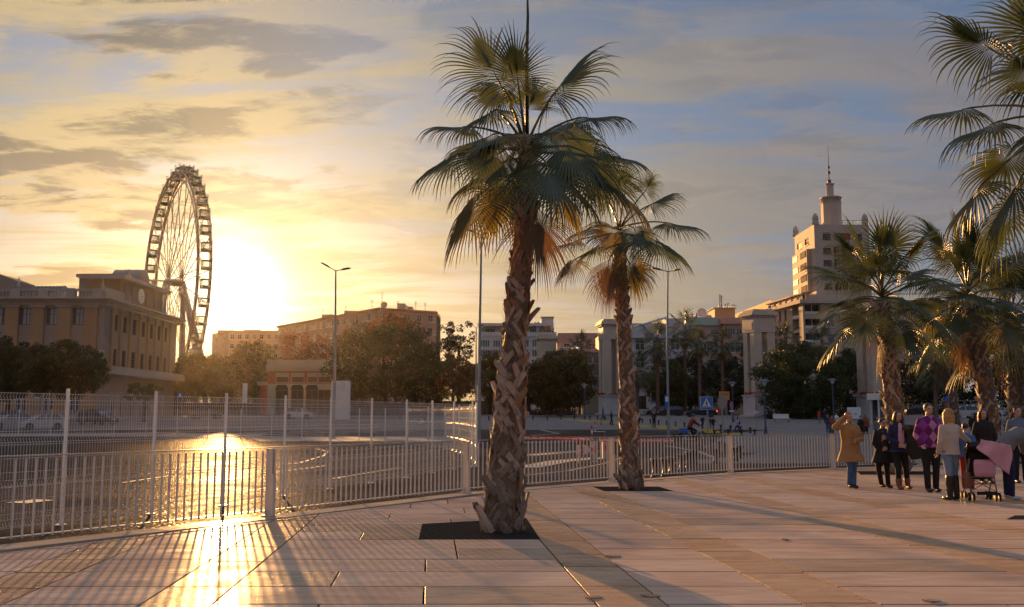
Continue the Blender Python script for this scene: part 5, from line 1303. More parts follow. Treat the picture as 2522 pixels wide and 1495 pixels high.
# ================================================================ lamps, signs, bollards, barriers, cars
M_GALV = mat('galvanised_pole', (0.30, 0.31, 0.33), 0.5, metal=0.4, var=0.15, scale=2)
M_NAVY = mat('navy_lamp_paint', (0.035, 0.06, 0.11), 0.45, var=0.2)
M_DGREY = mat('dark_lamp_head', (0.06, 0.06, 0.065), 0.5)
M_OPAL = mat('opal_lamp_glass', (0.65, 0.65, 0.62), 0.3)
def tall_lamp(label, px, base_py, top_px, top_py, arms):
    b = onroad(px, base_py); top = at(top_px, top_py, b.y); t = thing('street_lamp', label, 'street lamp', loc=b, group='tall double-arm street lamps'); H = top.z-b.z
    q = MB(); q.tube([(0, 0, 0), (0, 0, 0.9), (0, 0, H*0.5), (top.x-b.x, 0, H)], [0.115, 0.105, 0.085, 0.055], 10); q.box((0, 0, 0.015), (0.42, 0.42, 0.03)); q.build('pole', M_GALV, t, smooth=40)
    for ax, ay in arms:
        e = at(ax, ay, b.y)-b; s = Vector((top.x-b.x, 0, H-0.05)); d = (e-s); hd = d.normalized()
        q = MB(); q.tube([s, s+d*0.5], [0.035, 0.03], 6); a = q.build('arm', M_GALV, t)
        M = Matrix((hd, Vector((0, 1, 0)), hd.cross(Vector((0, 1, 0))))).transposed()
        q = MB(); q.box(s+d*0.72, (d.length*0.62, 0.26, 0.07), M=M); q.box(s+d*0.72+Vector((0, 0, 0.05)), (d.length*0.4, 0.2, 0.06), M=M); q.build('lamp_head', M_DGREY, t)
tall_lamp('tall double-headed street lamp left of centre against the bright sky', 821, 1082, 827, 665, [(792, 648), (862, 661)])
tall_lamp('tall street lamp whose pole rises beside the foreground palm', 1180, 1092, 1186, 577, [(1150, 565), (1222, 572)])
tall_lamp('tall street lamp right of the middle palm, with a blue sign', 1647, 1077, 1645, 667, [(1607, 660), (1675, 664)])
tall_lamp('small distant street lamp left of the foreground palm', 1172, 1042, 1173, 806, [(1147, 793), (1190, 800)])
def dome_lamp(label, px, base_py, top_py):
    b = onroad(px, base_py); H = at(px, top_py, b.y).z-b.z; t = thing('dome_lamp', label, 'street lamp', loc=b, group='navy dome street lamps'); k = H/4.3
    q = MB(); q.lathe([(0.20*k, 0), (0.20*k, 0.08*k), (0.15*k, 0.12*k), (0.09*k, 0.55*k), (0.075*k, 0.6*k), (0.06*k, H-0.55*k)], 12); q.build('pole', M_NAVY, t, smooth=40)
    q = MB(); q.lathe([(0.07*k, H-0.55*k), (0.24*k, H-0.22*k), (0.26*k, H-0.2*k)], 14); q.build('lamp_glass', M_OPAL, t, smooth=True)
    q = MB(); q.lathe([(0.45*k, H-0.2*k), (0.44*k, H-0.15*k), (0.25*k, H-0.05*k), (0.05*k, H)], 16); q.build('lamp_shade', M_NAVY, t, smooth=40)
dome_lamp('navy dome lamp in the open plaza right of the third pillar', 1886, 1069, 934); dome_lamp('navy dome lamp behind the no-parking sign', 1806, 1040, 940); dome_lamp('navy dome lamp right of the bench', 2054, 1040, 932)
dome_lamp('navy dome lamp before the round green tree, left of a pair', 1411, 1023, 945); dome_lamp('navy dome lamp before the round green tree, right of a pair', 1440, 1033, 945)
def lantern(label, px, base_py, top_py, side, arm_py):
    b = onroad(px, base_py); H = at(px, top_py, b.y).z-b.z; t = thing('lantern_post', label, 'street lamp', loc=b, group='lantern posts'); la = at(px, arm_py, b.y).z-b.z
    q = MB(); q.lathe([(0.3, 0), (0.24, 0.6), (0.16, 1.0), (0.13, 4.6), (0.20, 4.8), (0.12, 5.0), (0.08, H)], 10); q.build('pole', M_GALV, t, smooth=40)
    q = MB(); q.tube([(0, 0, H-0.1), (side*0.5, 0, H+0.25), (side*0.95, 0, la+0.45)], 0.05, 6); q.build('arm', M_GALV, t)
    q = MB(); q.lathe([(0.05, -0.45), (0.30, -0.2), (0.34, 0.05), (0.18, 0.25), (0.05, 0.4)], 12, c=(side*0.95, 0, la)); q.build('lamp_glass', M_OPAL, t, smooth=True)
lantern('lantern post with one hanging globe behind the zebra crossing sign', 1714, 1020, 928, -1, 928); lantern('lantern post with one hanging globe beside the third pillar', 1852, 1020, 915, -1, 926); lantern('lantern post between the fourth pillar and the fan palm', 2098, 1018, 905, 1, 918); lantern('lantern post behind the fan palm trunk', 2250, 1020, 905, -1, 918)
# ---- signs
M_SBLUE = mat('sign_blue', (0.02, 0.14, 0.55), 0.4); M_SWHITE = mat('sign_white', (0.72, 0.72, 0.72), 0.4); M_SBLK = mat('sign_black', (0.02, 0.02, 0.02), 0.5)
M_SRED = mat('sign_red', (0.52, 0.03, 0.03), 0.4); M_SORG = mat('sign_orange', (0.62, 0.25, 0.03), 0.5, var=0.1); M_SBRN = mat('sign_brown', (0.18, 0.09, 0.05), 0.6)
M_SGREY = mat('sign_back_grey', (0.25, 0.25, 0.26), 0.5, metal=0.3)
def signpost(name, label, px, base_py, w=0.03, top_py=None, group=None):
    b = onroad(px, base_py); t = thing(name, label, 'sign', loc=b, group=group)
    H = at(px, top_py, b.y).z-b.z; q = MB(); q.tube([(0, 0, 0), (0, 0, H)], w, 8); q.box((0, 0, 0.01), (0.16, 0.16, 0.02)); q.build('pole', M_GALV, t); return t, b, H
def poly_plate(t, pts, y0, y1, m, name):
    q = MB(); q.extr([(p[0], p[1]) for p in pts], 'Y', y0, y1); return q.build(name, m, t)
t, b, H = signpost('crossing_sign', 'blue square zebra crossing sign with a walking figure', 1745, 1113, 0.035, 975)
s = 0.5*(at(1757, 990, b.y).x-at(1728, 990, b.y).x); zc = at(1742, 993, b.y).z-b.z; pl = MB(); pl.box((-0.05, -0.05, zc), (2*s, 0.02, 2.06*s)); plate = pl.build('plate', M_SBLUE, t)
pl = MB(); pl.box((-0.05, -0.037, zc), (2*s+0.03, 0.012, 2.06*s+0.03)); pl.build('plate_rim', M_SWHITE, plate)
x0 = -0.05
poly_plate(plate, [(x0-s*0.80, zc-s*0.68), (x0+s*0.80, zc-s*0.68), (x0, zc+s*0.86)], -0.066, -0.061, M_SWHITE, 'triangle')
fig = MB()
def fb(u0, v0, u1, v1, w):
    a = Vector((x0+u0*s, -0.07, zc+v0*s)); c = Vector((x0+u1*s, -0.07, zc+v1*s)); d = (c-a).normalized(); n = Vector((-d.z, 0, d.x))*w*s
    fig.add([a+n, a-n, c-n, c+n], [(0, 1, 2, 3)])
fb(0.0, 0.26, 0.0, -0.12, 0.085); fb(0.0, 0.22, -0.22, -0.06, 0.04); fb(0.0, 0.22, 0.22, -0.04, 0.04); fb(0.0, -0.10, -0.2, -0.5, 0.05); fb(0.0, -0.10, 0.18, -0.48, 0.05); fb(-0.07, 0.38, 0.07, 0.38, 0.075)
for k in range(5): u = -0.5+0.25*k; fb(u-0.05, -0.64, u+0.0, -0.5, 0.06)
fig.build('pedestrian_symbol', M_SBLK, plate)
def round_sign(label, px, base_py, py, wpx, hpx, back=False, extra=True):
    t, b, H = signpost('round_sign', label, px, base_py, 0.03, py-hpx/2, 'round traffic signs'); r = 0.5*hpx*b.y/FPX; z = at(px, py, b.y).z-b.z; ang = math.acos(min(1, wpx/hpx))
    q = MB(); q.lathe([(r, -0.012), (r, 0.012)], 24); p = q.build('plate', M_SGREY if back else M_SRED, t, loc=(0, -0.06, z), rot=(R(90), 0, ang if not back else -ang))
    if not back:
        q = MB(); q.lathe([(r*0.76, 0), (r*0.76, 0.006)], 24); q.build('blue_disc', M_SBLUE, p, loc=(0, 0, 0.013))
        q = MB(); q.box((0, 0, 0.021), (r*1.5, r*0.2, 0.003), R(45)); q.build('red_slash', M_SRED, p)
        if extra: q = MB(); q.box((0, -0.05, z-r*1.25), (r*1.0, 0.012, r*0.4)); q.build('text_plate', M_SWHITE, t)
round_sign('back of a round traffic sign in front of the orange board', 1782, 1134, 990, 16, 36, True)
round_sign('round red and blue no-parking sign left of the third pillar', 1803, 1064, 999, 13, 21)
round_sign('round red and blue no-parking sign on the plinth of the third pillar', 1864, 1069, 1002, 9, 20)
t, b, H = signpost('orange_board', 'orange square board on a pole left of the third pillar', 1791, 1030, 0.05, 965)
q = MB(); w = at(1797, 975, b.y).x-at(1771, 975, b.y).x; z0, z1 = at(1785, 985, b.y).z-b.z, at(1785, 964, b.y).z-b.z; q.box((-0.35, -0.08, (z0+z1)/2), (w, 0.04, z1-z0)); p = q.build('plate', M_SORG, t)
q = MB(); q.box((-0.35, -0.105, z1-(z1-z0)*0.3), (w*0.7, 0.006, (z1-z0)*0.07)); q.box((-0.35, -0.105, z1-(z1-z0)*0.45), (w*0.55, 0.006, (z1-z0)*0.06)); q.build('text_lines', M_SBRN, p)
lp = onroad(1647, 1077); z0, z1 = at(1640, 1004, lp.y).z, at(1640, 973, lp.y).z; x0, x1 = at(1637, 990, lp.y).x, at(1645.5, 990, lp.y).x
q = MB(); q.box2((x0, lp.y-0.15, z0), (x1, lp.y-0.125, z1)); t = q.build('bus_stop_sign', M_SBLUE, None); tag(t, 'narrow blue and white bus sign fixed to the tall lamp pole', 'sign')
q = MB(); q.box2((x0+0.015, lp.y-0.156, z0+(z1-z0)*0.47), (x1-0.015, lp.y-0.151, z1-(z1-z0)*0.12)); q.build('white_panel', M_SWHITE, t)
t, b, H = signpost('direction_sign', 'stack of brown direction boards behind the tall lamp pole', 1637, 1018, 0.06, 938)
for k in range(4): z = at(1637, 943+8.2*k, b.y).z-b.z; q = MB(); q.box((0.15, -0.1, z), (1.55, 0.05, 0.42)); q.build('board', M_SBRN, t)
t, b, H = signpost('diamond_sign', 'blue diamond sign beside the slender right palm', 2338, 1050, 0.04, 975); r = 10*b.y/FPX; z = at(2336, 982, b.y).z-b.z
q = MB(); q.box((0, -0.06, z), (r*1.35, 0.02, r*1.35), M=Matrix.Rotation(R(45), 3, 'Y')); q.build('plate', M_SBLUE, t)
q = MB(); q.box((0, 0.0, (at(2336, 1000, b.y).z-b.z)), (0.75, 0.06, 1.1)); q.build('brown_board', M_SBRN, t)
def board(name, label, cat, px0, px1, py0, py1, base_py, m, legs=True, rz=0, thick=0.06):
    b = onroad((px0+px1)/2, base_py); t = thing(name, label, cat, loc=b); z0, z1 = at((px0+px1)/2, py1, b.y).z-b.z, at((px0+px1)/2, py0, b.y).z-b.z; w = (px1-px0)*b.y/FPX
    q = MB(); q.box((0, 0, (z0+z1)/2), (w, thick, z1-z0), rz); pn = q.build('panel', m, t)
    if legs:
        for s_ in (-1, 1): q = MB(); q.box((s_*w*0.4*math.cos(rz), s_*w*0.4*math.sin(rz), z0/2), (0.06, 0.06, max(0.1, z0)-.004)); q.build('leg', M_GALV, t)
    return t, b, pn, w, z0, z1
t, b, pn, w, z0, z1 = board('map_panel', 'white tilted map panel behind the camel coat woman', 'panel', 2088, 2121, 1003, 1031, 1046, M_SWHITE)
q = MB()
for u, v, uu, vv in ((-0.25, 0.2, 0.3, 0.1), (0.1, -0.1, 0.25, 0.35), (0.0, 0.36, 0.12, 0.05), (0.3, 0.25, 0.08, 0.08), (-0.3, -0.05, 0.06, 0.08)): q.box((u*w, -0.034, (z0+z1)/2+v*(z1-z0)), (uu*w, 0.006, vv*(z1-z0)*0.5))
q.build('map_print', mat('map_print_blue', (0.35, 0.5, 0.6), 0.5), pn)
t, b, pn, w, z0, z1 = board('info_totem', 'dark blue information totem topped by a yellow round sign', 'sign', 1196, 1210, 988, 1014, 1014, M_NAVY, False, thick=0.4)
q = MB(); q.lathe([(0.55, -0.06), (0.55, 0.06)], 18); y = q.build('round_sign', M_SORG, t, loc=(0.05, 0, z1+0.5), rot=(R(90), 0, 0)); q = MB(); q.lathe([(0.3, 0), (0.3, 0.01)], 16); q.build('letter_disc', M_NAVY, y, loc=(0, 0, 0.062))
t, b, pn, w, z0, z1 = board('poster_stand', 'dark red poster board beside the second pillar plinth', 'sign', 1503, 1517, 997, 1020, 1020, M_SBRN, False, thick=0.15)
q = MB(); q.box((0, -0.08, (z0+z1)/2), (w*0.8, 0.01, (z1-z0)*0.8)); q.build('poster', mat('poster_red', (0.16, 0.03, 0.02), 0.5), pn)
t, b, pn, w, z0, z1 = board('parking_sign', 'small blue parking sign seen over the mesh fence left of the sun', 'sign', 434, 447, 967, 980, 1046, M_SBLUE); q = MB(); q.box((0, -0.035, (z0+z1)/2), (w*0.3, 0.006, (z1-z0)*0.6)); q.build('letter', M_SWHITE, pn)
t, b, pn, w, z0, z1 = board('parking_sign', 'small blue parking sign with white plate over the mesh fence at left', 'sign', 80, 94, 966, 976, 1046, M_SBLUE); q = MB(); q.box((0, -0.01, z0-0.18), (w, 0.03, 0.22)); q.build('text_plate', M_SWHITE, t)
t, b, pn, w, z0, z1 = board('sign_column', 'slim white sign column right of the sun glare', 'sign', 596, 606, 944, 992, 1040, M_SWHITE, True, thick=0.3)
# white monolith
b = onroad(838, 1036); t = thing('monolith', 'plain white concrete block standing upright beyond the mesh fence', 'monument', loc=b, rz=R(-24)); H = at(838, 938, b.y).z-b.z; k = b.y/FPX
q = MB(); q.box((0, 0, H/2), (40*k, 24*k, H)); me = q.build('block', mat('white_concrete', (0.66, 0.63, 0.60), 0.75, var=0.1, scale=1), t); q = MB(); q.box((0, 0, 0.06), (44*k, 28*k, 0.12)); q.build('base', M_KERB, t)
# traffic light
b = onroad(1464, 1020); t = thing('traffic_light', 'traffic light showing red beside the second pillar', 'traffic light', loc=b)
q = MB(); q.tube([(0, 0, 0), (0, 0, 3.2)], 0.06, 8); q.build('pole', M_DGREY, t); z = at(1464, 984, b.y).z-b.z; q = MB(); q.box((0, 0, z), (0.34, 0.25, 1.0)); q.build('housing', M_SBLK, t)
for dz, m in ((0.3, mat('red_signal', (0.5, 0.02, 0.02), 0.3, emit=(1, 0.03, 0.02), estr=6.0)), (0, M_DGREY), (-0.3, M_DGREY)): q = MB(); q.lathe([(0.12, 0), (0.12, 0.03)], 12); q.build('lens', m, t, loc=(0, -0.126, z+dz), rot=(R(90), 0, 0))
# kiosk
b = onroad(2176, 1046); k = b.y/FPX; t = thing('ticket_kiosk', 'white glazed kiosk with a yellow sign on its fascia', 'kiosk', loc=b, rz=R(14)); W = 46*k; H = at(2176, 985, b.y).z-b.z; H2 = at(2176, 969, b.y).z-b.z
for sx in (-1, -0.1, 1):
    for sy in (-1, 1): q = MB(); q.box((sx*(W/2-0.06), sy*(W*0.35-0.06), H/2), (0.13, 0.13, H)); q.build('post', M_SWHITE, t)
q = MB(); q.box((0, 0, H/2), (W-0.3, W*0.7-0.3, H-.01)); q.build('glazing', M_GLASS, t); q = MB(); q.box((0, 0, (H+H2)/2+.004), (W+0.5, W*0.7+0.5, H2-H)); fa = q.build('fascia', M_SWHITE, t)
q = MB(); q.box((-W*0.28, -W*0.35-0.28, (H+H2)/2), (W*0.42, 0.05, (H2-H)*0.8)); sg = q.build('yellow_sign', mat('sign_yellow', (0.55, 0.50, 0.05), 0.5), t); q = MB(); q.box((-W*0.28, -W*0.35-0.31, (H+H2)/2), (W*0.28, 0.01, (H2-H)*0.22)); q.build('sign_lettering', M_SBLK, sg)
# bench
b = onroad(1926, 1041); k = b.y/FPX; t = thing('park_bench', 'long white slatted bench in front of the dark hedge', 'bench', loc=b, rz=R(4)); W = 40*k
for i in range(3): q = MB(); q.box((0, -0.25+0.2*i, 0.46), (W, 0.16, 0.05)); q.build('seat_slat', M_SWHITE, t)
for i in range(3): q = MB(); q.box((0, 0.28+0.03*i, 0.6+0.17*i), (W, 0.04, 0.14)); q.build('back_slat', M_SWHITE, t)
for s_ in (-1, 1): q = MB(); q.box((s_*W*0.42, -0.05, 0.22), (0.08, 0.5, 0.42)); q.build('leg', M_GALV, t)
# ---- bollards and yellow kerb blocks
_u = 'first second third fourth fifth sixth seventh eighth ninth tenth eleventh twelfth thirteenth fourteenth fifteenth sixteenth seventeenth eighteenth nineteenth twentieth'.split()
ORD = _u+['twenty-'+w for w in _u[:9]]+['thirtieth']
M_BOL = mat('black_cast_iron', (0.028, 0.029, 0.032), 0.45, var=0.2); M_YEL = mat('yellow_kerb_paint', (0.55, 0.36, 0.03), 0.6, var=0.2, scale=2)
q = MB(); q.lathe([(0.125, 0), (0.12, 0.05), (0.085, 0.14), (0.072, 0.24), (0.082, 0.34), (0.13, 0.44), (0.14, 0.47), (0.135, 0.50), (0.06, 0.515)], 14); bol = q.mesh('shaft', 40); bol.materials.append(M_BOL)
q = MB(); q.lathe([(0.15, 0), (0.15, 0.025)], 14); bof = q.mesh('foot'); bof.materials.append(M_BOL)
BN = [(1614.5, 1176), (1639.5, 1174), (1655, 1170), (1680, 1161), (1697.6, 1152), (1711, 1145), (1764, 1141), (1813, 1136.6), (1823, 1130), (1788, 1119), (1772, 1115), (1754, 1106), (1661, 1089), (1677, 1086)]
BF = [(1622, 1046), (1642, 1047), (1664, 1050), (1686, 1053), (1730, 1056), (1775.5, 1059), (1799, 1061), (1824, 1064), (1848, 1067), (1859, 1073), (1827, 1073), (1794, 1073), (1760, 1075), (1204, 1035), (1312.5, 1034), (1348, 1034), (1382, 1033), (1415, 1033), (1453, 1034), (1472, 1034), (1490, 1035), (1582, 1042), (1602, 1043.5), (1030, 1040), (1045, 1037), (1000, 1036), (1108, 1036), (1127, 1036), (985, 1035)]
pos_words = ['nearest the middle palm', 'second from the middle palm', 'third from the middle palm', 'fourth from the middle palm', 'fifth from the middle palm', 'sixth from the middle palm, by the crossing sign pole', 'right of the crossing sign pole', 'right of the railing post, in front', 'right of the railing post, behind', 'between the round sign pole and the railing post', 'close left of the round sign pole', 'left of the round sign pole, farther back', 'under the bicycle front wheel', 'below the cyclist']
for i, p in enumerate(BN):
    b = onroad(*p); t = thing('bollard', 'black hourglass bollard beyond the railing, '+pos_words[i], 'bollard', loc=b, group='bollards'); ob('shaft', bol, t); ob('foot', bof, t)
for i, p in enumerate(sorted(BF)):
    b = onroad(*p); t = thing('bollard', ORD[i]+' small black bollard from the left in the far row along the plaza edge', 'bollard', loc=b, group='far bollards'); ob('shaft', bol, t); ob('foot', bof, t)
YB = [(1397, 1035), (1428, 1037), (1442, 1039), (1471, 1039), (1486, 1042), (1519, 1043), (1584, 1051), (1622, 1053), (1636, 1056), (1676, 1057), (1741, 1061), (1753, 1066), (1801, 1071)]
for i, p in enumerate(sorted(YB)):
    b = onroad(*p); t = thing('kerb_block', ORD[i]+' low yellow kerb block from the left on the far plaza edge', 'kerb block', loc=b, rz=R(-8), group='yellow kerb blocks')
    q = MB(); q.extr([(-0.16, 0), (0.16, 0), (0.11, 0.16), (-0.11, 0.16)], 'X', -0.65, 0.65); q.build('block', M_YEL, t); q = MB(); q.box((0.3, 0, 0.165), (0.25, 0.2, 0.012)); q.build('top_plate', M_YEL, t)
# ---- parking barrier
M_BRED = mat('barrier_red', (0.62, 0.03, 0.04), 0.45); M_BWHT = mat('barrier_white', (0.72, 0.70, 0.68), 0.45)
def boom(label, pa, pb, h, Y):
    a, b = at(*pa, Y), at(*pb, Y); t = thing('barrier_boom', label, 'barrier', loc=a); d = b-a; L = d.length
    M = Matrix((d.normalized(), Vector((0, 1, 0)), d.normalized().cross(Vector((0, 1, 0))))).transposed()
    for s_ in (-1, 1): q = MB(); q.box(d*0.5+Vector((0, 0, s_*h/2)), (L, 0.04, 0.035), M=M); q.build('rail', M_BRED, t)
    q = MB(); q.box(d*0.5, (L, 0.012, h-0.05), M=M); q.build('web', M_BWHT, t)
    n = int(L/0.26)
    for k in range(n): q = MB(); q.box(d*((k+0.5)/n)+Vector((0, -0.012, 0)), (h*1.25, 0.02, 0.03), M=M@Matrix.Rotation(R(35), 3, 'Y')); q.build('stripe', M_BRED, t)
bb = onroad(1455, 1140); YB_ = bb.y
boom('red and white barrier boom left of its cabinet, behind the foreground palm', (1240, 1076), (1452, 1081), 0.10, YB_+0.3); boom('red and white barrier boom right of its cabinet, passing behind the middle palm', (1476, 1083), (1657, 1085), 0.12, YB_+0.6)
def cabinet(label, px, base_py, top_py, wpx):
    b = onroad(px, base_py); t = thing('barrier_cabinet', label, 'barrier', loc=b, group='barrier cabinets'); w = wpx*b.y/FPX; H = at(px, top_py, b.y).z-b.z
    q = MB(); q.box((0, 0, H/2), (w, w*0.9, H)); q.build('body', mat('cabinet_grey', (0.36, 0.36, 0.37), 0.5), t); q = MB(); q.box((0, 0, H+.02), (w*1.15, w*1.05, 0.04)); q.build('lid', M_DGREY, t)
    q = MB(); q.box((0, -w*0.455, H*0.6), (w*0.7, 0.01, H*0.3)); q.build('front_panel', M_BRED, t)
cabinet('grey barrier cabinet with red panel, left of the pair', 1462, 1138, 1086, 14); cabinet('grey barrier cabinet with red panel, right of the pair', 1490, 1130, 1083, 13)
for lab, px, bpy_, tpy in (('red and white striped marker post, the nearer and lower of two', 1458, 1098, 1048), ('red and white striped marker post, the farther of two', 1466, 1066, 1041), ('red and white striped marker post at the mesh fence corner', 1176, 1121, 1094)):
    b = onroad(px, bpy_); H = at(px, tpy, b.y).z-b.z; t = thing('marker_post', lab, 'post', loc=b)
    for k in range(5): q = MB(); q.lathe([(0.05, H*k/5+.001), (0.05, H*(k+1)/5)], 10); q.build('band', M_BRED if k % 2 == 0 else M_BWHT, t)
b = onroad(1442, 1141); t = thing('chevron_board', 'red and white chevron board in front of the barrier cabinets', 'sign', loc=b); w = 36*b.y/FPX; z0, z1 = at(1442, 1119, b.y).z-b.z, at(1442, 1096, b.y).z-b.z
q = MB(); q.box((0, 0, (z0+z1)/2), (w, 0.03, z1-z0)); pn = q.build('panel', M_BWHT, t); h = z1-z0; zm = (z0+z1)/2
for c in (-0.3, 0.28):
    poly_plate(pn, [(c*w-0.12*w, z0), (c*w+0.06*w, z0), (c*w+0.22*w, zm), (c*w+0.06*w, z1), (c*w-0.12*w, z1), (c*w+0.04*w, zm)], -0.022, -0.017, M_BRED, 'chevron')
for s_ in (-1, 1): q = MB(); q.box((s_*w*0.42, 0.02, z0/2), (0.05, 0.04, z0)); q.build('leg', M_GALV, t)
t = thing('ticket_stand', 'low pale steel frame beside the striped marker posts', 'barrier', loc=onroad(1474, 1078))
for s_ in (-1, 1): q = MB(); q.tube([(s_*0.45, 0, 0), (s_*0.45, 0, 0.42)], 0.025, 6); q.build('leg', M_GALV, t)
q = MB(); q.box((0, 0, 0.44), (1.0, 0.2, 0.04)); q.build('top', M_SWHITE, t)
# far guard rail and red band at right
t = thing('guard_rail', 'long grey guard rail behind the cars at the right', 'railing', loc=at(2230, 1010, 158)); a, b = at(2215, 1000, 158), at(2560, 1000, 158)
for z in (987, 996, 1004): zz_ = at(2230, z, 158).z; q = MB(); q.box2((a.x, 157.9, zz_-0.05), (b.x, 158.0, zz_+0.05)); q.build('rail', M_GALV, t, loc=-t.location)
for k in range(16): x = a.x+(b.x-a.x)*k/15; q = MB(); q.box2((x-0.05, 158.01, road_z(158)), (x+0.05, 158.1, at(2230, 986, 158).z)); q.build('post', M_GALV, t, loc=-t.location)

# ---- cars
M_TYRE = mat('tyre_rubber', (0.02, 0.02, 0.02), 0.85); M_RIM = mat('alloy_rim', (0.45, 0.45, 0.46), 0.35, metal=0.8)
M_HEAD = mat('headlamp_lens', (0.6, 0.6, 0.6), 0.15); M_TAIL = mat('tail_lamp', (0.4, 0.01, 0.01), 0.3); M_TAILON = mat('lit_tail_lamp', (0.5, 0.01, 0.01), 0.3, emit=(1, 0.02, 0.02), estr=5.0)
M_TRIM = mat('black_trim', (0.02, 0.02, 0.022), 0.5)
CARK = {'hatch': dict(L=3.95, W=1.74, body=[(-1.95, .35), (-1.97, .62), (-1.85, .95), (-1.5, 1.0), (0.75, .95), (1.55, .80), (1.9, .66), (1.97, .45), (1.9, .25), (-1.9, .25)], roof=[(-1.80, .95), (-1.35, 1.42), (-0.3, 1.47), (0.35, 1.38), (1.05, .92)]),
        'sedan': dict(L=4.55, W=1.78, body=[(-2.25, .35), (-2.28, .65), (-2.15, .98), (-1.5, 1.0), (0.85, .95), (1.85, .80), (2.2, .66), (2.27, .45), (2.2, .25), (-2.2, .25)], roof=[(-1.75, .98), (-0.95, 1.38), (-0.1, 1.43), (0.45, 1.36), (1.2, .92)]),
        'suv': dict(L=4.45, W=1.82, body=[(-2.2, .4), (-2.22, .8), (-2.1, 1.10), (-1.6, 1.12), (0.9, 1.08), (1.8, .98), (2.15, .80), (2.22, .5), (2.15, .3), (-2.15, .3)], roof=[(-2.05, 1.10), (-1.75, 1.60), (-0.2, 1.68), (0.4, 1.60), (1.15, 1.06)])}
CM = {}
def car_meshes(kind):
    if kind in CM: return CM[kind]
    K = CARK[kind]; W = K['W']/2; body = MB(); n = len(K['body'])
    sl = [(-W, 0.965), (-W*0.93, 1.0), (W*0.93, 1.0), (W, 0.965)]
    for y, s in sl:
        for x, z in K['body']:
            taper = 1-0.10*max(0, abs(x)/(K['L']/2)-0.6)/0.4
            body.v.append((x*(0.995 if abs(y) == W else 1), y*taper, 0.3+(z-0.3)*s if abs(y) == W else z))
    for j in range(3):
        for i in range(n): i2 = (i+1) % n; body.f.append((j*n+i, j*n+i2, (j+1)*n+i2, (j+1)*n+i))
    body.f += [tuple(range(n)), tuple(range(3*n, 4*n))[::-1]]
    gl = MB(); rf = K['roof']; m = len(rf); zt = max(z for x, z in rf); zb = min(z for x, z in rf)
    for sgn in (-1, 1):
        for x, z in rf: gl.v.append((x, sgn*W*(0.93-0.20*(z-zb)/(zt-zb)), z))
    gl.f = [tuple(range(m)), tuple(range(m, 2*m))[::-1]]+[(i, m+i, m+(i+1) % m, (i+1) % m) for i in range(m)]
    top = MB(); idx = [i for i, (x, z) in enumerate(rf) if z > zt-0.15]; r2 = [rf[i] for i in idx]
    for sgn in (-1, -0.6, 0.6, 1):
        for x, z in r2: top.v.append((x, sgn*W*0.745*(1.0), z+(0.012 if abs(sgn) == 1 else 0.035)))
    k = len(r2)
    for j in range(3):
        for i in range(k-1): top.f.append((j*k+i, j*k+i+1, (j+1)*k+i+1, (j+1)*k+i))
    for sgn in (-1, 1):
        for x0, z0, x1, z1 in ((rf[0][0], rf[0][1], rf[1][0], rf[1][1]), (rf[-1][0], rf[-1][1], rf[-2][0], rf[-2][1]), (-0.15, zb, -0.2, zt-0.03)):
            top.tube([(x0, sgn*W*0.935, z0), (x1, sgn*W*0.745, z1+0.01)], 0.045, 5)
    wb = K['L']*0.305; tr = 0.31 if kind != 'suv' else 0.34
    ty = MB(); ty.tube([(0, -0.1, 0), (0, 0.1, 0)], tr, 18); ri = MB(); ri.tube([(0, -0.108, 0), (0, -0.1, 0)], tr*0.62, 12); ri.tube([(0, 0.1, 0), (0, 0.108, 0)], tr*0.62, 12); ar = MB(); ar.tube([(0, -0.075, 0), (0, 0.075, 0)], tr*1.17, 18)
    CM[kind] = (body.mesh('body', 35), gl.mesh('cabin_glass'), top.mesh('roof', 40), ty.mesh('tyre', 40), ri.mesh('rim', 40), ar.mesh('wheel_arch', 40), wb, tr)
    for me, mm in zip(CM[kind][1:2]+CM[kind][3:6], (M_GLASS, M_TYRE, M_RIM, M_TRIM)): me.materials.append(mm)
    return CM[kind]
def car(label, kind, col, px, base_py, heading, lit=False, sc=1.0, name='parked_car', group='parked cars'):
    b = onroad(px, base_py); t = thing(name, label, 'car', loc=b, rz=R(heading), group=group); t.scale = (sc,)*3
    pm = mat('car_paint_%d_%d_%d' % tuple(int(c*100) for c in col), col, 0.25, metal=0.25, spec=0.6)
    body, gl, top, ty, ri, ar, wb, tr = car_meshes(kind); K = CARK[kind]; W = K['W']/2; Lh = K['L']/2
    for nm, me in (('body', body), ('roof', top)):
        o = ob(nm, me, t); 
        if not me.materials: me.materials.append(pm)
        o.material_slots[0].link = 'OBJECT'; o.material_slots[0].material = pm
    ob('cabin_glass', gl, t)
    for x in (-wb, wb):
        for y in (-1, 1):
            w = ob('wheel', ty, t, loc=(x, y*(W-0.105), tr)); ob('rim', ri, w); ob('wheel_arch', ar, t, loc=(x, y*(W-0.068), tr+0.012))
    zf = 0.62 if kind != 'suv' else 0.8
    for y in (-1, 1):
        q = MB(); q.box((Lh-0.10, y*W*0.70, zf+0.03), (0.16, W*0.34, 0.13)); q.build('headlight', M_HEAD, t); q = MB(); q.box((-Lh+0.04, y*W*0.74, zf+0.22), (0.12, W*0.3, 0.18)); q.build('tail_light', M_TAILON if lit else M_TAIL, t)
        q = MB(); q.box((0.75, y*(W+0.06), 0.98 if kind != 'suv' else 1.12), (0.14, 0.16, 0.12)); q.build('mirror', pm, t)
    q = MB(); q.box((Lh-0.03, 0, zf-0.08), (0.05, W*0.9, 0.20)); q.build('grille', M_TRIM, t); q = MB(); q.box((Lh+0.0, 0, zf-0.2), (0.03, 0.5, 0.11)); q.build('number_plate', M_SWHITE, t)
    return t
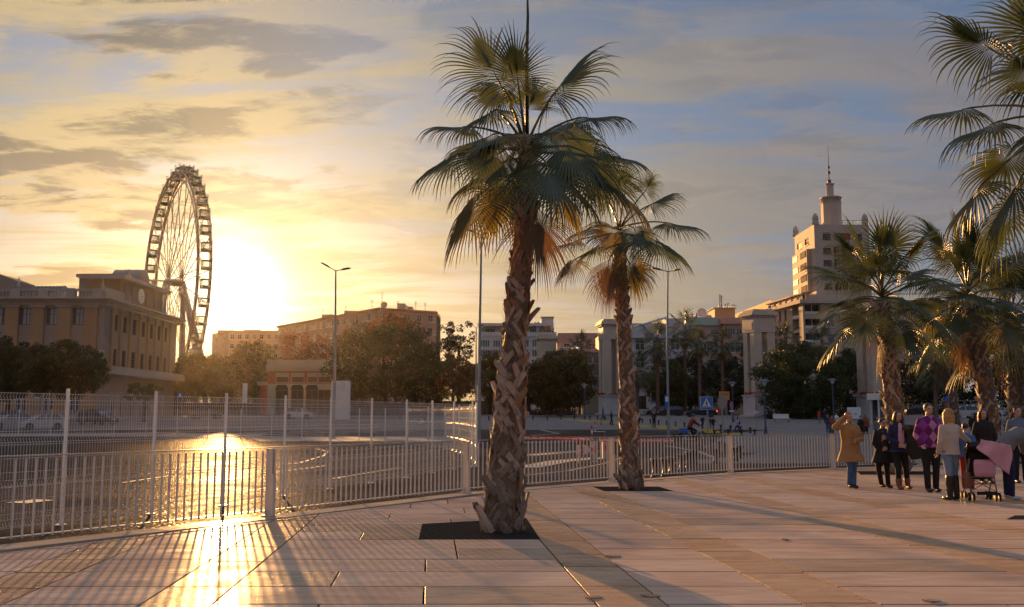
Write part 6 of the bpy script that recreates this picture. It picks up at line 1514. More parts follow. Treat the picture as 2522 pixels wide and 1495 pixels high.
WH = (0.62, 0.63, 0.66); SI = (0.34, 0.35, 0.37); DK = (0.03, 0.032, 0.036)
car('white hatchback parked facing left behind the second mesh fence', 'hatch', WH, 103, 1059, 216); car('silver hatchback parked left of the white hatchback', 'hatch', (0.40, 0.41, 0.42), 28, 1057, 216)
car('silver grey car at the far left edge behind the silver hatchback', 'hatch', SI, 12, 1041, 200); car('grey car parked behind and right of the white hatchback', 'sedan', SI, 178, 1038, 190); car('dark suv parked facing right beyond the mesh fence', 'suv', DK, 240, 1046, -20)
car('grey sedan parked before the cream building right of the sun glare', 'sedan', (0.25, 0.22, 0.2), 508, 1032, 0); car('white hatchback driving right in front of the brick pavilion', 'hatch', WH, 738, 1032, -6, name='car', group='cars on the street')
car('dark car left of a pair beside the second pillar', 'hatch', DK, 1438, 1017, 180); car('dark sedan right of a pair beside the second pillar', 'sedan', (0.05, 0.05, 0.055), 1462, 1020, 180)
car('white car just right of the middle palm trunk', 'hatch', WH, 1574, 1020, 180); car('silver convertible-sized car between white and dark cars', 'sedan', (0.42, 0.42, 0.43), 1618, 1021, 180); car('dark hatchback left of the tall lamp pole base', 'hatch', (0.06, 0.05, 0.055), 1652, 1024, 180)
car('dark blue sedan with lit red tail lights behind the crossing sign', 'sedan', (0.02, 0.035, 0.07), 1725, 1027, 180, True, name='car', group='cars on the street')
car('dark van-like car behind the man in the purple sweater', 'suv', (0.03, 0.04, 0.06), 2262, 1022, 180); car('silver white car behind the blonde woman', 'suv', (0.55, 0.56, 0.6), 2370, 1030, 180); car('white car right of the silver one behind the crowd', 'hatch', WH, 2432, 1027, 180); car('grey car at the right edge behind the crowd', 'sedan', SI, 2500, 1024, 180)
# ================================================================ people
M_SKIN = mat('skin', (0.50, 0.29, 0.20), 0.5, var=0.08, scale=6); M_HAIRB = mat('brown_hair', (0.055, 0.028, 0.018), 0.45, var=0.4, scale=14, bump=0.5, bscale=60)
M_HAIRK = mat('black_hair', (0.018, 0.014, 0.012), 0.45, var=0.3, scale=14, bump=0.5, bscale=60); M_BLOND = mat('blonde_hair', (0.42, 0.21, 0.06), 0.42, var=0.35, scale=14, bump=0.5, bscale=60)
def cloth(name, col, var=0.2): return mat(name, col, 0.85, var=var, scale=5, bump=0.5, bscale=14, spec=0.25)
M_CAMEL = cloth('camel_wool', (0.36, 0.19, 0.075)); M_JEAN = cloth('blue_denim', (0.07, 0.14, 0.30)); M_JEANL = cloth('light_denim', (0.19, 0.25, 0.34)); M_BLACK = cloth('black_cloth', (0.022, 0.02, 0.02)); M_NAVYC = cloth('navy_cloth', (0.022, 0.028, 0.075))
M_CREAMK = cloth('cream_knit', (0.52, 0.43, 0.37), 0.12); M_PINKC = cloth('pink_cotton', (0.62, 0.34, 0.44), 0.1); M_LEATH = mat('black_leather', (0.02, 0.017, 0.015), 0.35); M_BROWNL = mat('brown_leather', (0.20, 0.085, 0.04), 0.5)
M_GREYS = cloth('slate_blue_knit', (0.12, 0.15, 0.20)); M_OLIVEC = cloth('dark_olive_cloth', (0.04, 0.042, 0.032)); M_REDC = cloth('red_cloth', (0.30, 0.03, 0.03)); M_LILAC = cloth('lilac_cloth', (0.36, 0.26, 0.46)); M_GREYC = cloth('grey_cloth', (0.16, 0.16, 0.17)); M_WHITEC = cloth('white_cloth', (0.6, 0.6, 0.6), 0.1); M_DRED = cloth('rust_cloth', (0.24, 0.055, 0.035))
M_BAG = mat('pink_vinyl', (0.60, 0.28, 0.36), 0.35, var=0.08); M_EYE = mat('eye_dark', (0.03, 0.02, 0.02), 0.3); M_LIP = mat('lip', (0.35, 0.10, 0.09), 0.5); M_SHOE = mat('white_trainer', (0.5, 0.5, 0.52), 0.6)
def argyle_fn(t, b, tc):
    s = t.node('ShaderNodeSeparateXYZ', ins={0: tc})
    u = t.math('PINGPONG', t.math('ADD', t.math('DIVIDE', s.outputs[0], 0.085), 0.0), 1.0); v = t.math('PINGPONG', t.math('ADD', t.math('DIVIDE', s.outputs[2], 0.115), 0.35), 1.0)
    d = t.math('ADD', u, v); m = t.mapr(d, 0.97, 1.03)
    s2 = t.math('PINGPONG', t.math('DIVIDE', s.outputs[0], 0.17), 1.0)
    c = t.mix(m, (0.42, 0.19, 0.36, 1), (0.15, 0.015, 0.12, 1)); c = t.mix(t.math('MULTIPLY', t.mapr(s2, 0.45, 0.55), t.mapr(d, 1.03, 0.97)), c, (0.26, 0.05, 0.30, 1)); t.l.new(c, b.inputs['Base Color'])
M_ARG = mat('argyle_knit', (0.2, 0.03, 0.16), 0.85, bump=0.5, bscale=20, spec=0.25, fn=argyle_fn)
def floral_fn(t, b, tc):
    v = t.node('ShaderNodeTexVoronoi', ins={'Vector': tc, 'Scale': 7.5}); m = t.mapr(v.outputs[0], 0.36, 0.44, 1, 0)
    r = t.node('ShaderNodeSeparateColor', ins={0: v.outputs['Color']}).outputs[0]; m = t.math('MULTIPLY', m, t.mapr(r, 0.35, 0.4)); t.l.new(t.mix(m, (0.02, 0.018, 0.02, 1), (0.55, 0.27, 0.22, 1)), b.inputs['Base Color'])
M_FLOR = mat('floral_print', (0.02, 0.02, 0.02), 0.8, fn=floral_fn)

def etube(q, pts, rx, ry, side=(1, 0, 0), n=14):
    """tube of elliptical sections with rounded ends; side: direction of the wide axis"""
    P = [Vector(p) for p in pts]; k0 = len(q.v); S0 = Vector(side)
    for i, p in enumerate(P):
        d = (P[min(i+1, len(P)-1)]-P[max(i-1, 0)]).normalized(); s = (S0-d*S0.dot(d)).normalized(); f = d.cross(s)
        for k in range(n):
            th = 2*math.pi*k/n; q.v.append(tuple(p+s*(rx[i]*math.cos(th))+f*(ry[i]*math.sin(th))))
    for i in range(len(P)-1):
        for k in range(n): k2 = (k+1) % n; q.f.append((k0+i*n+k, k0+i*n+k2, k0+(i+1)*n+k2, k0+(i+1)*n+k))
    q.f.append(tuple(k0+k for k in range(n))[::-1]); m = k0+(len(P)-1)*n; q.f.append(tuple(m+k for k in range(n)))
def limb(q, pts, rad, n=10):
    q.tube(pts, rad, n)
    for p, r in zip(pts, rad): q.ell(p, (r, r, r), n, 6)
def fused(q, name, m, par, vox, smooth=6, **kw):
    """one continuous skin over everything in q"""
    me = bpy.data.meshes.new(name); me.from_pydata(q.v, [], q.f); me.update(); o = ob(name, me, par, m, **kw)
    r = o.modifiers.new('fuse', 'REMESH'); r.mode = 'VOXEL'; r.voxel_size = vox; r.use_smooth_shade = True
    s = o.modifiers.new('soften', 'SMOOTH'); s.factor = 0.5; s.iterations = smooth
    return o
def hand(q, w, d, nrm, h, curl=0.6):
    """palm, four unequal curled fingers, and a thumb leaving the side of the palm"""
    d = Vector(d).normalized(); nrm = Vector(nrm); nrm = (nrm-d*nrm.dot(d)).normalized(); sd = d.cross(nrm); w = Vector(w)
    k = h/1.7; M = Matrix((sd, nrm, d)).transposed(); q.ell(w+d*0.045*k, (0.040*k, 0.018*k, 0.052*k), 10, 6, M)
    for i, L in enumerate((0.062, 0.075, 0.070, 0.055)):
        b = w+d*0.085*k+sd*(0.029-0.0195*i)*k; m = b+(d*math.cos(curl*0.6)-nrm*math.sin(curl*0.6))*L*0.55*k; e = m+(d*math.cos(curl*1.5)-nrm*math.sin(curl*1.5))*L*0.5*k
        limb(q, [b, m, e], [0.0095*k, 0.0088*k, 0.0075*k], 6)
    b = w+d*0.025*k+sd*0.034*k; m = b+(d*0.6+sd*0.75-nrm*0.2)*0.035*k; limb(q, [b, m, m+(d*0.85+sd*0.3-nrm*0.35)*0.032*k], [0.012*k, 0.0105*k, 0.009*k], 6)
BASEJ = dict(pel=(0, 0, .525), waist=(0, 0, .62), chest=(0, 0, .74), neck=(0, .005, .845), head=(0, -.012, .925),
             sa=(-.098, 0, .788), ea=(-.135, .01, .635), wa=(-.135, -.03, .485), sb=(.098, 0, .788), eb=(.135, .01, .635), wb=(.135, -.03, .485),
             ha=(-.052, 0, .52), ka=(-.055, -.01, .285), fa=(-.058, .01, .045), hb=(.052, 0, .52), kb=(.055, -.01, .285), fb=(.058, .01, .045))
def person(label, base, H, face=0.0, pose=None, top=None, topm=M_BLACK, legm=M_BLACK, hairm=M_HAIRB, hair='short', shoem=M_LEATH, bulk=1.0, hem=None, coat_flare=1.0, vox=0.011, inner=None, boots=0.0, group=None, skirt=0, cat='person', scarf=None, headtilt=0.0, headyaw=0.0, sleeve_end=1.0):
    J = {k: Vector(v)*H for k, v in {**BASEJ, **(pose or {})}.items()}; t = thing('person', label, cat, loc=base, rz=R(face), group=group); h = H
    fine = vox < 0.02; side = (J['sb']-J['sa']).normalized()
    spine = [J['pel']-(J['waist']-J['pel'])*0.3, J['pel'], J['waist'], J['chest'], (J['sa']+J['sb'])/2, J['neck']]
    RX = [.075, .088, .076, .090, .078, .034]; RY = [.058, .066, .056, .066, .05, .034]
    # body: one skin from head to feet
    q = MB(); etube(q, spine, [r*h*bulk*0.95 for r in RX], [r*h*bulk*0.95 for r in RY], side)
    hd = J['head']; up = (hd-J['neck']).normalized(); limb(q, [J['neck']-up*0.02*h, hd-up*0.03*h], [.034*h, .031*h])
    Mh = Matrix.Rotation(R(headtilt), 3, 'Y') @ Matrix.Rotation(R(headyaw), 3, 'Z')
    q.ell(hd+Mh @ Vector((0, .004, .012))*h, (.045*h, .054*h, .056*h), 14, 10, Mh); q.ell(hd+Mh @ Vector((0, -.018, -.028))*h, (.034*h, .036*h, .036*h), 12, 8, Mh)
    if fine:
        q.ell(hd+Mh @ Vector((0, -.056, -.008))*h, (.008*h, .012*h, .014*h), 8, 6, Mh); q.ell(hd+Mh @ Vector((0, -.047, .016))*h, (.030*h, .010*h, .008*h), 8, 6, Mh)
        for s in (-1, 1): q.ell(hd+Mh @ Vector((s*.045, .006, -.004))*h, (.008*h, .012*h, .017*h), 8, 6, Mh)
    for a in 'ab':
        S, E, W = J['s'+a], J['e'+a], J['w'+a]; limb(q, [S, E, W], [.026*h, .021*h, .016*h])
        if fine: hand(q, W, (W-E), Vector((0, 1, 0.2)) if abs((W-E).normalized().y) < 0.8 else Vector((0, 0, 1)), h)
        else: q.ell(W+(W-E).normalized()*.03*h, (.02*h, .02*h, .035*h), 8, 6)
        Hh, K, F = J['h'+a], J['k'+a], J['f'+a]; limb(q, [Hh, K, F], [.048*h*bulk, .032*h, .022*h]); q.ell(F+Vector((0, -.045*h, -.022*h)), (.024*h, .068*h, .022*h), 10, 6)
    body = fused(q, 'body', M_SKIN, t, vox)
    if fine:
        for s in (-1, 1): q = MB(); q.ell(hd+Mh @ Vector((s*.0175, -.0475, .006))*h, (.0075*h, .004*h, .0045*h), 8, 6, Mh); q.build('eye', M_EYE, t, smooth=True)
        q = MB(); q.ell(hd+Mh @ Vector((0, -.0525, -.034))*h, (.015*h, .004*h, .0045*h), 8, 6, Mh); q.build('mouth', M_LIP, t, smooth=True)
    # trousers
    q = MB()
    for a in 'ab':
        Hh, K, F = J['h'+a], J['k'+a], J['f'+a]; end = F+(K-F)*boots if boots else F+Vector((0, 0, .01*h)); limb(q, [Hh, Hh.lerp(K, .5), K, end], [.058*h*bulk, .050*h*bulk, .040*h, (.034 if not boots else .036)*h])
    etube(q, [J['pel']-(J['waist']-J['pel'])*0.35, J['pel'], J['waist']], [.078*h*bulk, .096*h*bulk, .082*h*bulk], [.062*h*bulk, .074*h*bulk, .062*h*bulk], side); fused(q, 'trousers', legm, t, vox*1.15)
    # shoes
    for a in 'ab':
        K, F = J['k'+a], J['f'+a]; q = MB(); z0 = min(F.z-.018*h, F.z); q.ell((F.x, F.y-.04*h, F.z-.020*h), (.030*h, .078*h, .024*h), 12, 8); q.ell((F.x, F.y, F.z-.005*h), (.029*h, .034*h, .036*h), 10, 6)
        if boots: limb(q, [F, F+(K-F)*boots*0.5, F+(K-F)*boots], [.032*h, .038*h, .043*h])
        fused(q, 'shoe', shoem, t, vox, 3)
    # upper garment
    q = MB(); f = bulk*1.13; hz = hem if hem is not None else .50
    low = []; lx = []; ly = []
    if hz < .52:
        for k in range(4):
            s = k/3; z = hz+(0.50-hz)*s; e = (1-s)*coat_flare; low.append(J['pel']+Vector((0, 0, (z-.525)*h))); lx.append((.096+.030*e)*h*f); ly.append((.076+.026*e)*h*f)
    etube(q, low+spine[1:5]+[spine[4].lerp(J['neck'], .5), J['neck']+(J['neck']-spine[4])*0.05], lx+[r*h*f for r in (.092, .084, .098, .086, .060, .038)], ly+[r*h*f for r in (.074, .068, .074, .060, .050, .040)], side)
    for a in 'ab':
        S, E, W = J['s'+a], J['e'+a], J['w'+a]; limb(q, [S, E, E.lerp(W, sleeve_end*0.96)], [.031*h*f, .029*h*f, .024*h*f])
    fused(q, top or 'jacket', topm, t, vox*1.15, 5)
    if inner:
        nm, m, w = inner; q = MB(); etube(q, [J['pel']+Vector((0, -.067*h*f, .0)), J['waist']+Vector((0, -.063*h*f, 0)), J['chest']+Vector((0, -.068*h*f, 0)), J['neck']+Vector((0, -.038*h*f, -.01*h))], [w*h, w*h, w*h*.95, w*h*.5], [.022*h*f]*4, side); fused(q, nm, m, t, vox, 3)
    if scarf: q = MB(); q.tube([J['neck']+Vector((.045*h*math.cos(k), .042*h*math.sin(k), -.012*h)) for k in np.linspace(0, 2*math.pi, 13)], .020*h, 8); fused(q, 'collar', scarf, t, vox, 3)
    # hair
    q = MB(); q.ell(hd+Mh @ Vector((0, .012, .024))*h, (.051*h, .056*h, .052*h), 14, 10, Mh)
    if hair in ('long', 'bob'):
        L = -.11 if hair == 'long' else -.055
        for s in (-1, 1): etube(q, [hd+Mh @ Vector((s*.040, .0, .03))*h, hd+Mh @ Vector((s*.050, .012, -.03))*h, hd+Mh @ Vector((s*.052, .012, L))*h], [.016*h, .020*h, .014*h], [.034*h, .036*h, .024*h])
        etube(q, [hd+Mh @ Vector((0, .035, .03))*h, hd+Mh @ Vector((0, .046, -.03))*h, hd+Mh @ Vector((0, .042, L))*h], [.045*h, .050*h, .042*h], [.022*h, .024*h, .018*h])
    elif hair == 'curly':
        rg = random.Random(4)
        for k in range(26): a = rg.uniform(0, 6.28); e = rg.uniform(-0.2, 1.4); q.ell(hd+Mh @ Vector((.046*math.cos(a)*math.cos(e), .012+.05*math.sin(a)*math.cos(e) if math.sin(a) > -0.5 else .0, .02+.05*math.sin(e)))*h, (.017*h,)*3, 6, 5)
    fused(q, 'hair', hairm, t, vox, 2)
    return t, J
def P_(px, py): return onplat(px, py)
# ---- the group on the promenade
t, J = person('woman in a camel coat and jeans shading her eyes with one hand', P_(2098, 1203), 1.62, 8, dict(ea=(-.215, -.02, .80), wa=(-.085, -.07, .93), eb=(.16, .0, .64), wb=(.03, -.10, .62), ka=(-.035, -.05, .285), fa=(-.005, .05, .05), kb=(.05, .02, .285), fb=(.03, .0, .045), head=(-.01, -.02, .922)), 'coat', M_CAMEL, M_JEAN, M_HAIRB, 'short', hem=.345, coat_flare=1.4, bulk=1.2, scarf=M_CREAMK, headtilt=-10)
q = MB(); q.extr([(-0.006, 0), (0.006, 0), (0.006, 0.62), (-0.006, 0.62)], 'X', -0.012, 0.012); q.build('coat_placket', M_CAMEL, t, loc=(0.02, -0.155, 0.62))
for z in (0.78, 0.92, 1.06):
    for x in (-0.05, 0.08): q = MB(); q.ell((x, -0.165, z), (0.014, 0.008, 0.014), 8, 6); q.build('button', M_BROWNL, t)
t, J = person('short woman in a black coat and floral dress with curly dark hair and glasses', P_(2180, 1202), 1.48, 10, dict(ea=(-.14, .0, .64), wa=(-.08, -.05, .52), eb=(.155, .0, .65), wb=(.05, -.10, .66), ka=(-.09, .0, .285), fa=(-.02, .06, .05), kb=(.02, -.03, .285), fb=(.04, -.02, .045), head=(.0, -.02, .925)), 'coat', M_BLACK, M_BLACK, M_HAIRK, 'curly', hem=.36, coat_flare=1.2, bulk=1.25, inner=('dress', M_FLOR, .078))
q = MB(); h = 1.48; hd = J['head']
for s in (-1, 1): q.tube([hd+Vector((s*.020*h+.015*h*math.cos(a), -.057*h, .004*h+.012*h*math.sin(a))) for a in np.linspace(0, 6.28, 11)], 0.0028, 5, cap=False)
q.build('glasses', M_TRIM, t)
t, J = person('woman with long brown hair in a navy blazer and pink shirt', P_(2219, 1205), 1.64, 4, dict(ea=(-.135, -.01, .645), wa=(-.045, -.10, .575), eb=(.14, -.01, .645), wb=(.03, -.115, .565), ka=(-.04, -.03, .285), fa=(-.035, -.03, .045), kb=(.085, .02, .285), fb=(.105, .03, .045)), 'blazer', M_NAVYC, M_BLACK, M_HAIRB, 'long', M_BROWNL, hem=.47, boots=.3, inner=('shirt', M_PINKC, .042), sleeve_end=.9)
q = MB(); h = 1.64; q.tube([J['sa']+Vector((.05*h, -.04*h, .02*h)), J['chest']+Vector((0, -.092*h, -.02*h)), J['pel']+Vector((.07*h, -.088*h, .06*h))], 0.006, 6); q.build('bag_strap', M_BROWNL, t)
# the dark coat carried over an arm
b = P_(2256, 1206); q = MB(); etube(q, [(0, 0, 1.15), (0.02, 0, 1.0), (0.0, 0.02, 0.8), (0.03, 0.02, 0.62)], [0.15, 0.2, 0.17, 0.08], [0.09, 0.11, 0.10, 0.05]); q.ell((-0.03, -0.02, 1.22), (0.17, 0.12, 0.10)); q.ell((0.1, -.03, 0.85), (0.08, 0.06, 0.22))
t = thing('carried_coat', 'dark folded winter coat held between the blazer woman and the tall man', 'coat', loc=b); fused(q, 'coat_body', M_OLIVEC, t, 0.014)
q = MB(); rg = random.Random(8)
for k in range(30): a = rg.uniform(0, 6.28); q.ell((-0.05+0.17*math.cos(a), -0.05+0.1*math.sin(a), 1.26+rg.uniform(-.06, .05)), (0.045, 0.045, 0.04), 6, 5)
fused(q, 'fur_collar', cloth('fur_brown', (0.07, 0.055, 0.04)), t, 0.014, 2)
t, J = person('tall dark-haired man in a purple argyle sweater and black trousers', P_(2296, 1212), 1.79, 2, dict(ea=(-.15, .0, .635), wa=(-.13, -.07, .54), eb=(.155, .02, .635), wb=(.15, -.02, .48), fa=(-.045, .0, .045), fb=(.05, .01, .045)), 'sweater', M_ARG, M_BLACK, M_HAIRK, 'short', hem=.50, bulk=1.22, coat_flare=0.2, scarf=M_PINKC)
t, J = person('blonde woman seen from behind in a cream sweater, light jeans and black boots', P_(2347, 1232), 1.66, 198, dict(ea=(-.205, -.05, .71), wa=(-.36, -.10, .63), eb=(.125, .0, .64), wb=(.11, -.06, .52), ka=(-.055, -.02, .285), fa=(-.06, .0, .045), kb=(.06, .03, .285), fb=(.055, .02, .045)), 'sweater', M_CREAMK, M_JEANL, M_BLOND, 'long', M_LEATH, hem=.495, bulk=1.02, coat_flare=0.3, boots=.85)
t, J = person('woman with wavy brown hair in black standing behind the pram', P_(2430, 1192), 1.70, 6, dict(ea=(-.145, .0, .64), eb=(.145, .0, .64)), 'coat', M_BLACK, M_BLACK, M_HAIRB, 'long', hem=.42, bulk=1.12, headyaw=-18)
t, J = person('man in a dark jacket and jeans bending far over the pram', P_(2492, 1231), 1.76, 96, dict(pel=(0, .06, .53), waist=(0, -.01, .615), chest=(0, -.12, .665), neck=(0, -.235, .665), head=(0, -.31, .63), sa=(-.10, -.19, .655), sb=(.10, -.19, .655), ea=(-.12, -.24, .50), wa=(-.06, -.30, .40), eb=(.12, -.24, .50), wb=(.06, -.32, .42), ha=(-.052, .06, .52), hb=(.052, .06, .52), ka=(-.06, .03, .285), kb=(.06, .0, .285), fa=(-.06, .04, .045), fb=(.07, .0, .045)), 'jacket', M_GREYC, M_NAVYC, M_HAIRK, 'short', M_SHOE, hem=.53, bulk=1.1, coat_flare=0.1)
t, J = person('dark-haired man in a slate blue sweater at the right edge', P_(2516, 1190), 1.76, -4, None, 'sweater', M_GREYS, M_BLACK, M_HAIRK, 'short', hem=.49, bulk=1.15, coat_flare=0.2)
t, J = person('child in a denim jacket half hidden behind the blonde woman', P_(2385, 1205), 1.38, 150, None, 'jacket', M_JEAN, M_REDC, M_HAIRK, 'short', hem=.49, bulk=1.0)
# ---- the pram
def pram():
    b = P_(2424, 1234); t = thing('pram', 'folding pram with dark canopy, pink bag and pink blanket', 'pram', loc=b, rz=R(-8)); M_TUBE = mat('pram_tube', (0.22, 0.21, 0.20), 0.35, metal=0.6)
    for x in (-0.22, 0.22):
        q = MB(); q.tube([(x, -0.02, 0.13), (x, 0.10, 0.45), (x, 0.20, 0.78), (x*1.05, 0.0, 1.02), (x*1.05, -0.08, 1.04)], 0.013, 8); q.build('side_frame', M_TUBE, t, smooth=True)
        q = MB(); q.tube([(x, 0.42, 0.12), (x, 0.18, 0.40), (x, -0.02, 0.75)], 0.012, 8); q.build('rear_leg', M_TUBE, t, smooth=True)
        for y in (-0.02, 0.44):
            for d in (-0.035, 0.035):
                q = MB(); q.tube([(x+d-0.013, y, 0.075), (x+d+0.013, y, 0.075)], 0.075, 16); w = q.build('wheel', M_TYRE, t, smooth=40); q = MB(); q.tube([(x+d-0.015, y, 0.075), (x+d+0.015, y, 0.075)], 0.03, 10); q.build('hub', M_TUBE, w)
    for z, y in ((0.16, 0.0), (0.42, 0.09), (0.30, 0.06)): q = MB(); q.tube([(-0.22, y, z), (0.22, y, z)], 0.009, 6); q.build('crossbar', M_TUBE, t)
    for s in (-1, 1): q = MB(); q.tube([(-0.21*s, 0.01, 0.17), (0.21*s, 0.09, 0.41)], 0.008, 6); q.build('cross_brace', M_TUBE, t)
    q = MB(); etube(q, [(0, 0.16, 0.40), (0, 0.22, 0.52), (0, 0.10, 0.78), (0, 0.06, 0.86)], [0.19, 0.20, 0.20, 0.18], [0.10, 0.12, 0.06, 0.04]); fused(q, 'seat', M_BLACK, t, 0.014)
    q = MB(); etube(q, [(0, 0.30, 0.72), (0, 0.22, 0.93), (0, 0.0, 1.02), (0, -0.10, 0.96)], [0.22, 0.235, 0.235, 0.22], [0.03, 0.045, 0.045, 0.02]); fused(q, 'canopy', M_BLACK, t, 0.012)
    for x in (-0.245, 0.245): q = MB(); q.ell((x*1.06, -0.09, 1.04), (0.03, 0.06, 0.02)); q.build('handle', M_BLACK, t, smooth=True)
    q = MB(); etube(q, [(0.0, 0.0, 0.44), (0.0, 0.0, 0.50), (0.0, 0.0, 0.68), (0.0, 0.0, 0.74)], [0.17, 0.19, 0.19, 0.17], [0.05, 0.075, 0.07, 0.03]); q2 = fused(q, 'seat_bag', M_BAG, t, 0.012, 3); q2.location = (0, -0.12, 0)
    q = MB(); q.box((0.0, -0.18, 0.15), (0.34, 0.02, 0.06)); q.build('footrest', M_BLACK, t)
    q = MB(); etube(q, [(-0.27, 0.0, 0.52), (-0.29, 0.0, 0.40), (-0.28, 0, 0.22)], [0.06, 0.08, 0.07], [0.06, 0.08, 0.07]); fused(q, 'hanging_bag', M_BROWNL, t, 0.012, 3)
    # blanket: a folded cloth hanging over the handle
    V = []; F = []; nu, nv = 16, 12
    for i in range(nu+1):
        for j in range(nv+1):
            u, v = i/nu, j/nv; x = -0.06+0.52*u; fold = 0.035*math.sin(u*9+v*2)+0.02*math.sin(u*17)
            z = 1.10-0.10*u-v*(0.16+0.36*u); y = -0.15+fold-0.05*v+0.04*u*u; V.append((x-0.05*v+0.03*math.sin(v*5), y, z))
    for i in range(nu):
        for j in range(nv): a = i*(nv+1)+j; F.append((a, a+nv+1, a+nv+2, a+1))
    me = fast_mesh('blanket', V, F, True); o = ob('blanket', me, t, cloth('pink_blanket', (0.66, 0.33, 0.38), 0.08)); s = o.modifiers.new('thick', 'SOLIDIFY'); s.thickness = 0.012
pram()
# ---- small figures farther off
V2 = 0.032
walkA = dict(ka=(-.03, -.06, .285), fa=(-.04, -.09, .05), kb=(.03, .02, .29), fb=(.04, .10, .07)); run = dict(ea=(-.17, .05, .68), wa=(-.26, -.02, .70), eb=(.16, -.05, .68), wb=(.20, -.10, .62), ka=(-.05, -.12, .34), fa=(-.05, -.06, .12), kb=(.05, .05, .29), fb=(.05, .16, .10))
side = dict(ea=(-.13, -.06, .66), wa=(-.06, -.12, .66), eb=(.13, -.06, .66), wb=(.05, -.12, .66))
FAR = [('man in dark clothes standing by the far bollards, looking at his hands', 1611, 1056, 1.72, 0, side, M_BLACK, M_BLACK, 'short'), ('walking person partly hidden behind the middle palm trunk', 1573, 1057, 1.68, 30, walkA, M_NAVYC, M_BLACK, 'short'), ('grey-haired walker in a grey jacket near the second pillar', 1485, 1033, 1.75, 60, walkA, M_GREYC, M_NAVYC, 'short'), ('dark figure bending by a table left of the middle palm', 1506, 1048, 1.65, 80, walkA, M_BLACK, M_BLACK, 'short'),
       ('child with dark backpack running behind the crossing sign, on the left', 1731, 1057, 1.35, 20, run, M_NAVYC, M_BLACK, 'short'), ('child in grey top just behind the cyclist', 1707, 1050, 1.35, -60, run, M_GREYC, M_GREYC, 'short'), ('child in red running behind the crossing sign pole', 1750, 1060, 1.30, 10, run, M_DRED, M_GREYC, 'long'), ('child in a dark jacket running right of the crossing sign pole', 1757, 1063, 1.35, 15, run, M_BLACK, M_NAVYC, 'short'), ('girl in a lilac top with arms spread running before the round sign', 1817, 1070, 1.42, -70, run, M_LILAC, M_NAVYC, 'long'),
       ('small person in a red jacket at the hedge right of the bench', 2018, 1043, 1.5, 0, None, M_REDC, M_GREYC, 'short'), ('tall dark figure at the hedge beside the red jacket', 2033, 1042, 1.75, 20, None, M_NAVYC, M_BLACK, 'short'), ('person in a white hooded top behind the railing, left of the map panel', 2061, 1060, 1.7, 30, side, M_WHITEC, M_NAVYC, 'short'), ('person in dark red behind the railing beside the bicycle', 2050, 1073, 1.6, 0, side, M_DRED, M_NAVYC, 'short'), ('person in navy behind the railing close to the bicycle', 2040, 1072, 1.68, -20, side, M_NAVYC, M_JEAN, 'short'),
       ('person in a black coat left of a pair below the map panel', 2122, 1085, 1.62, 10, None, M_BLACK, M_BLACK, 'short'), ('person in a red coat right of a pair below the map panel', 2133, 1083, 1.68, -10, None, M_DRED, M_BLACK, 'long'), ('person in a grey jacket behind the woman in the navy blazer', 2163, 1092, 1.6, 0, None, M_GREYC, M_BLACK, 'short'),
       ('man in a dark suit far behind between blonde woman and woman in black', 2398, 1085, 1.75, 0, None, M_BLACK, M_BLACK, 'short'), ('dark figure far behind right of the woman in black', 2458, 1090, 1.70, 10, None, M_BLACK, M_BLACK, 'short'), ('figure in grey behind the bending man', 2482, 1095, 1.68, -10, side, M_GREYC, M_BLACK, 'short'), ('figure in black between the bending man and the right edge', 2494, 1098, 1.76, 5, None, M_BLACK, M_BLACK, 'short'), ('small figure in orange by the yellow totem', 1209, 1018, 1.7, 0, walkA, M_DRED, M_BLACK, 'short'), ('dark seated figure under the round green tree', 1335, 1022, 1.45, 0, side, M_BLACK, M_BLACK, 'short')]
for lab, px, py, H, fc, ps, tm, lm, hr in FAR:
    t, J = person(lab, onroad(px, py), H, fc, ps, 'jacket', tm, lm, M_HAIRK, hr, vox=V2)
    if 'backpack' in lab or 'lilac' in lab: q = MB(); etube(q, [(0, .17, .55*H), (0, .19, .65*H), (0, .17, .8*H)], [.1, .13, .1], [.06, .09, .05]); fused(q, 'backpack', M_REDC if 'lilac' in lab else M_BLACK, t, 0.03)
# ---- bicycles
def bicycle(label, loc, rz, frame_m, wheel_r=0.34):
    t = thing('bicycle', label, 'bicycle', loc=loc, rz=rz)
    for x in (-0.52, 0.52):
        q = MB(); q.tube([(x+wheel_r*math.cos(a), 0, wheel_r+wheel_r*math.sin(a)) for a in np.linspace(0, 2*math.pi, 33)], 0.022, 6, cap=False); w = q.build('wheel', M_TYRE, t); q = MB()
        for k in range(14): a = 2*math.pi*k/14; q.tube([(x, 0, wheel_r), (x+wheel_r*math.cos(a), 0, wheel_r+wheel_r*math.sin(a))], 0.003, 3)
        q.build('spokes', M_RIM, w)
    q = MB(); bb, st, hd_, hb = (-0.05, 0, 0.3), (-0.2, 0, 0.82), (0.38, 0, 0.82), (0.33, 0, 1.0)
    for a, b in ((bb, st), (bb, hd_), (st, hd_), ((-0.52, 0, wheel_r), bb), ((-0.52, 0, wheel_r), (-0.17, 0, 0.72)), ((0.52, 0, wheel_r), hb)): q.tube([a, b], 0.02, 6)
    q.build('frame', frame_m, t); q = MB(); q.tube([(0.25, -0.28, 1.02), (0.34, -0.1, 1.02), (0.34, 0.1, 1.02), (0.25, 0.28, 1.02)], 0.015, 6); q.build('handlebar', M_DGREY, t); q = MB(); q.ell((-0.24, 0, 0.9), (0.14, 0.08, 0.04)); q.build('saddle', M_LEATH, t, smooth=True)
    q = MB(); q.tube([(-0.05, -0.12, 0.2), (-0.05, 0.12, 0.4)], 0.015, 6); q.build('crank', M_DGREY, t); return t
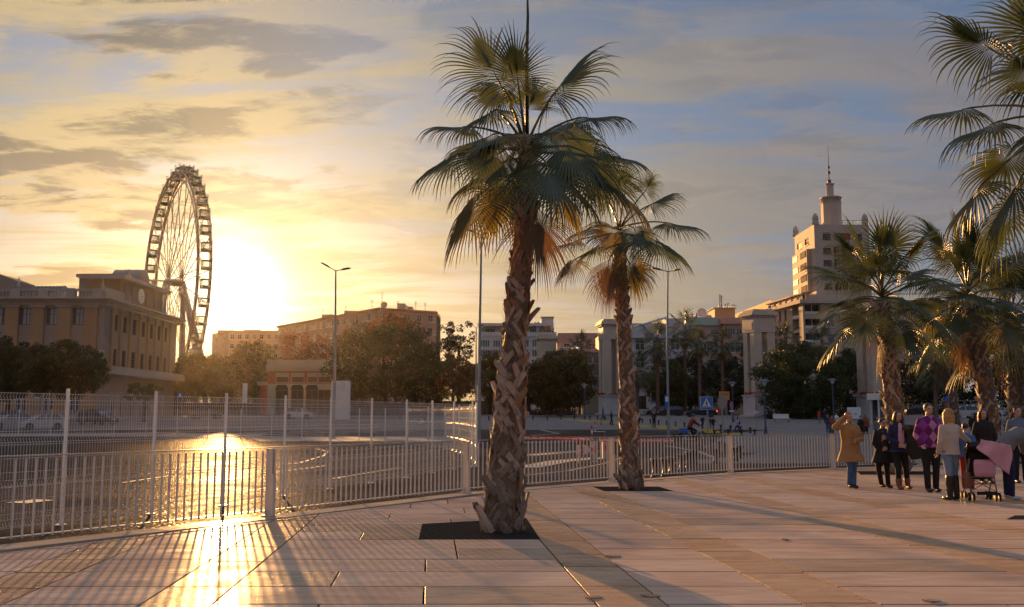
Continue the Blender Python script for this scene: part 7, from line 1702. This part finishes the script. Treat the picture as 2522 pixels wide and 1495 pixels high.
b = onroad(1708, 1096); t = bicycle('white city bicycle ridden by the man in a rust jacket', b, R(-2), M_SWHITE); q = MB(); q.box((-0.55, 0, 0.80), (0.42, 0.32, 0.26)); q.build('blue_basket', M_SBLUE, t)
person('cyclist in a rust jacket and dark trousers riding to the right', b+Vector((-0.22, 0, 0.02)), 1.72, 90, dict(pel=(0, .0, .545), waist=(0, -.04, .635), chest=(0, -.10, .745), neck=(0, -.155, .835), head=(0, -.18, .915), sa=(-.1, -.135, .80), sb=(.1, -.135, .80), ea=(-.13, -.23, .69), eb=(.13, -.23, .69), wa=(-.13, -.34, .615), wb=(.13, -.34, .615), ha=(-.05, 0, .54), hb=(.05, 0, .54), ka=(-.06, -.20, .46), kb=(.06, -.12, .36), fa=(-.06, -.12, .24), fb=(.06, -.08, .14)), 'jacket', M_DRED, M_BLACK, M_HAIRK, 'short', hem=.55, vox=0.025, coat_flare=0)
bicycle('dark bicycle leaning behind the railing left of the camel coat woman', onroad(2044, 1079), R(60), M_IRON)
t = thing('side_table', 'small dark folding table left of the middle palm', 'table', loc=onroad(1493, 1048)); q = MB(); q.box((0, 0, 0.72), (1.3, 0.6, 0.04)); q.build('table_top', M_BLACK, t)
for sx in (-1, 1):
    for sy in (-1, 1): q = MB(); q.box((sx*0.55, sy*0.22, 0.35), (0.04, 0.04, 0.7)); q.build('leg', M_IRON, t)
# ================================================================ evening haze
q = MB(); q.box2((-710, -70, -1.4), (710, 910, 66)); hz_me = q.mesh('haze'); hm = bpy.data.materials.new('evening_haze'); hm.use_nodes = True
ht = NT(hm.node_tree); ht.n.clear(); ho = ht.node('ShaderNodeOutputMaterial'); hv = ht.node('ShaderNodeVolumePrincipled')
hv.inputs['Color'].default_value = (0.95, 0.90, 0.85, 1); hv.inputs['Density'].default_value = 0.000032; hv.inputs['Anisotropy'].default_value = 0.84
ht.l.new(hv.outputs[0], ho.inputs['Volume']); hz = ob('haze', hz_me, None, hm); hz['kind'] = 'stuff'
# ---------------------------------------------------------------- render settings
SC.cycles.use_denoising = True; SC.cycles.denoising_prefilter = "NONE"
SC.cycles.max_bounces = 8; SC.cycles.transparent_max_bounces = 16; SC.cycles.volume_bounces = 0
SC.cycles.sample_clamp_indirect = 6.0
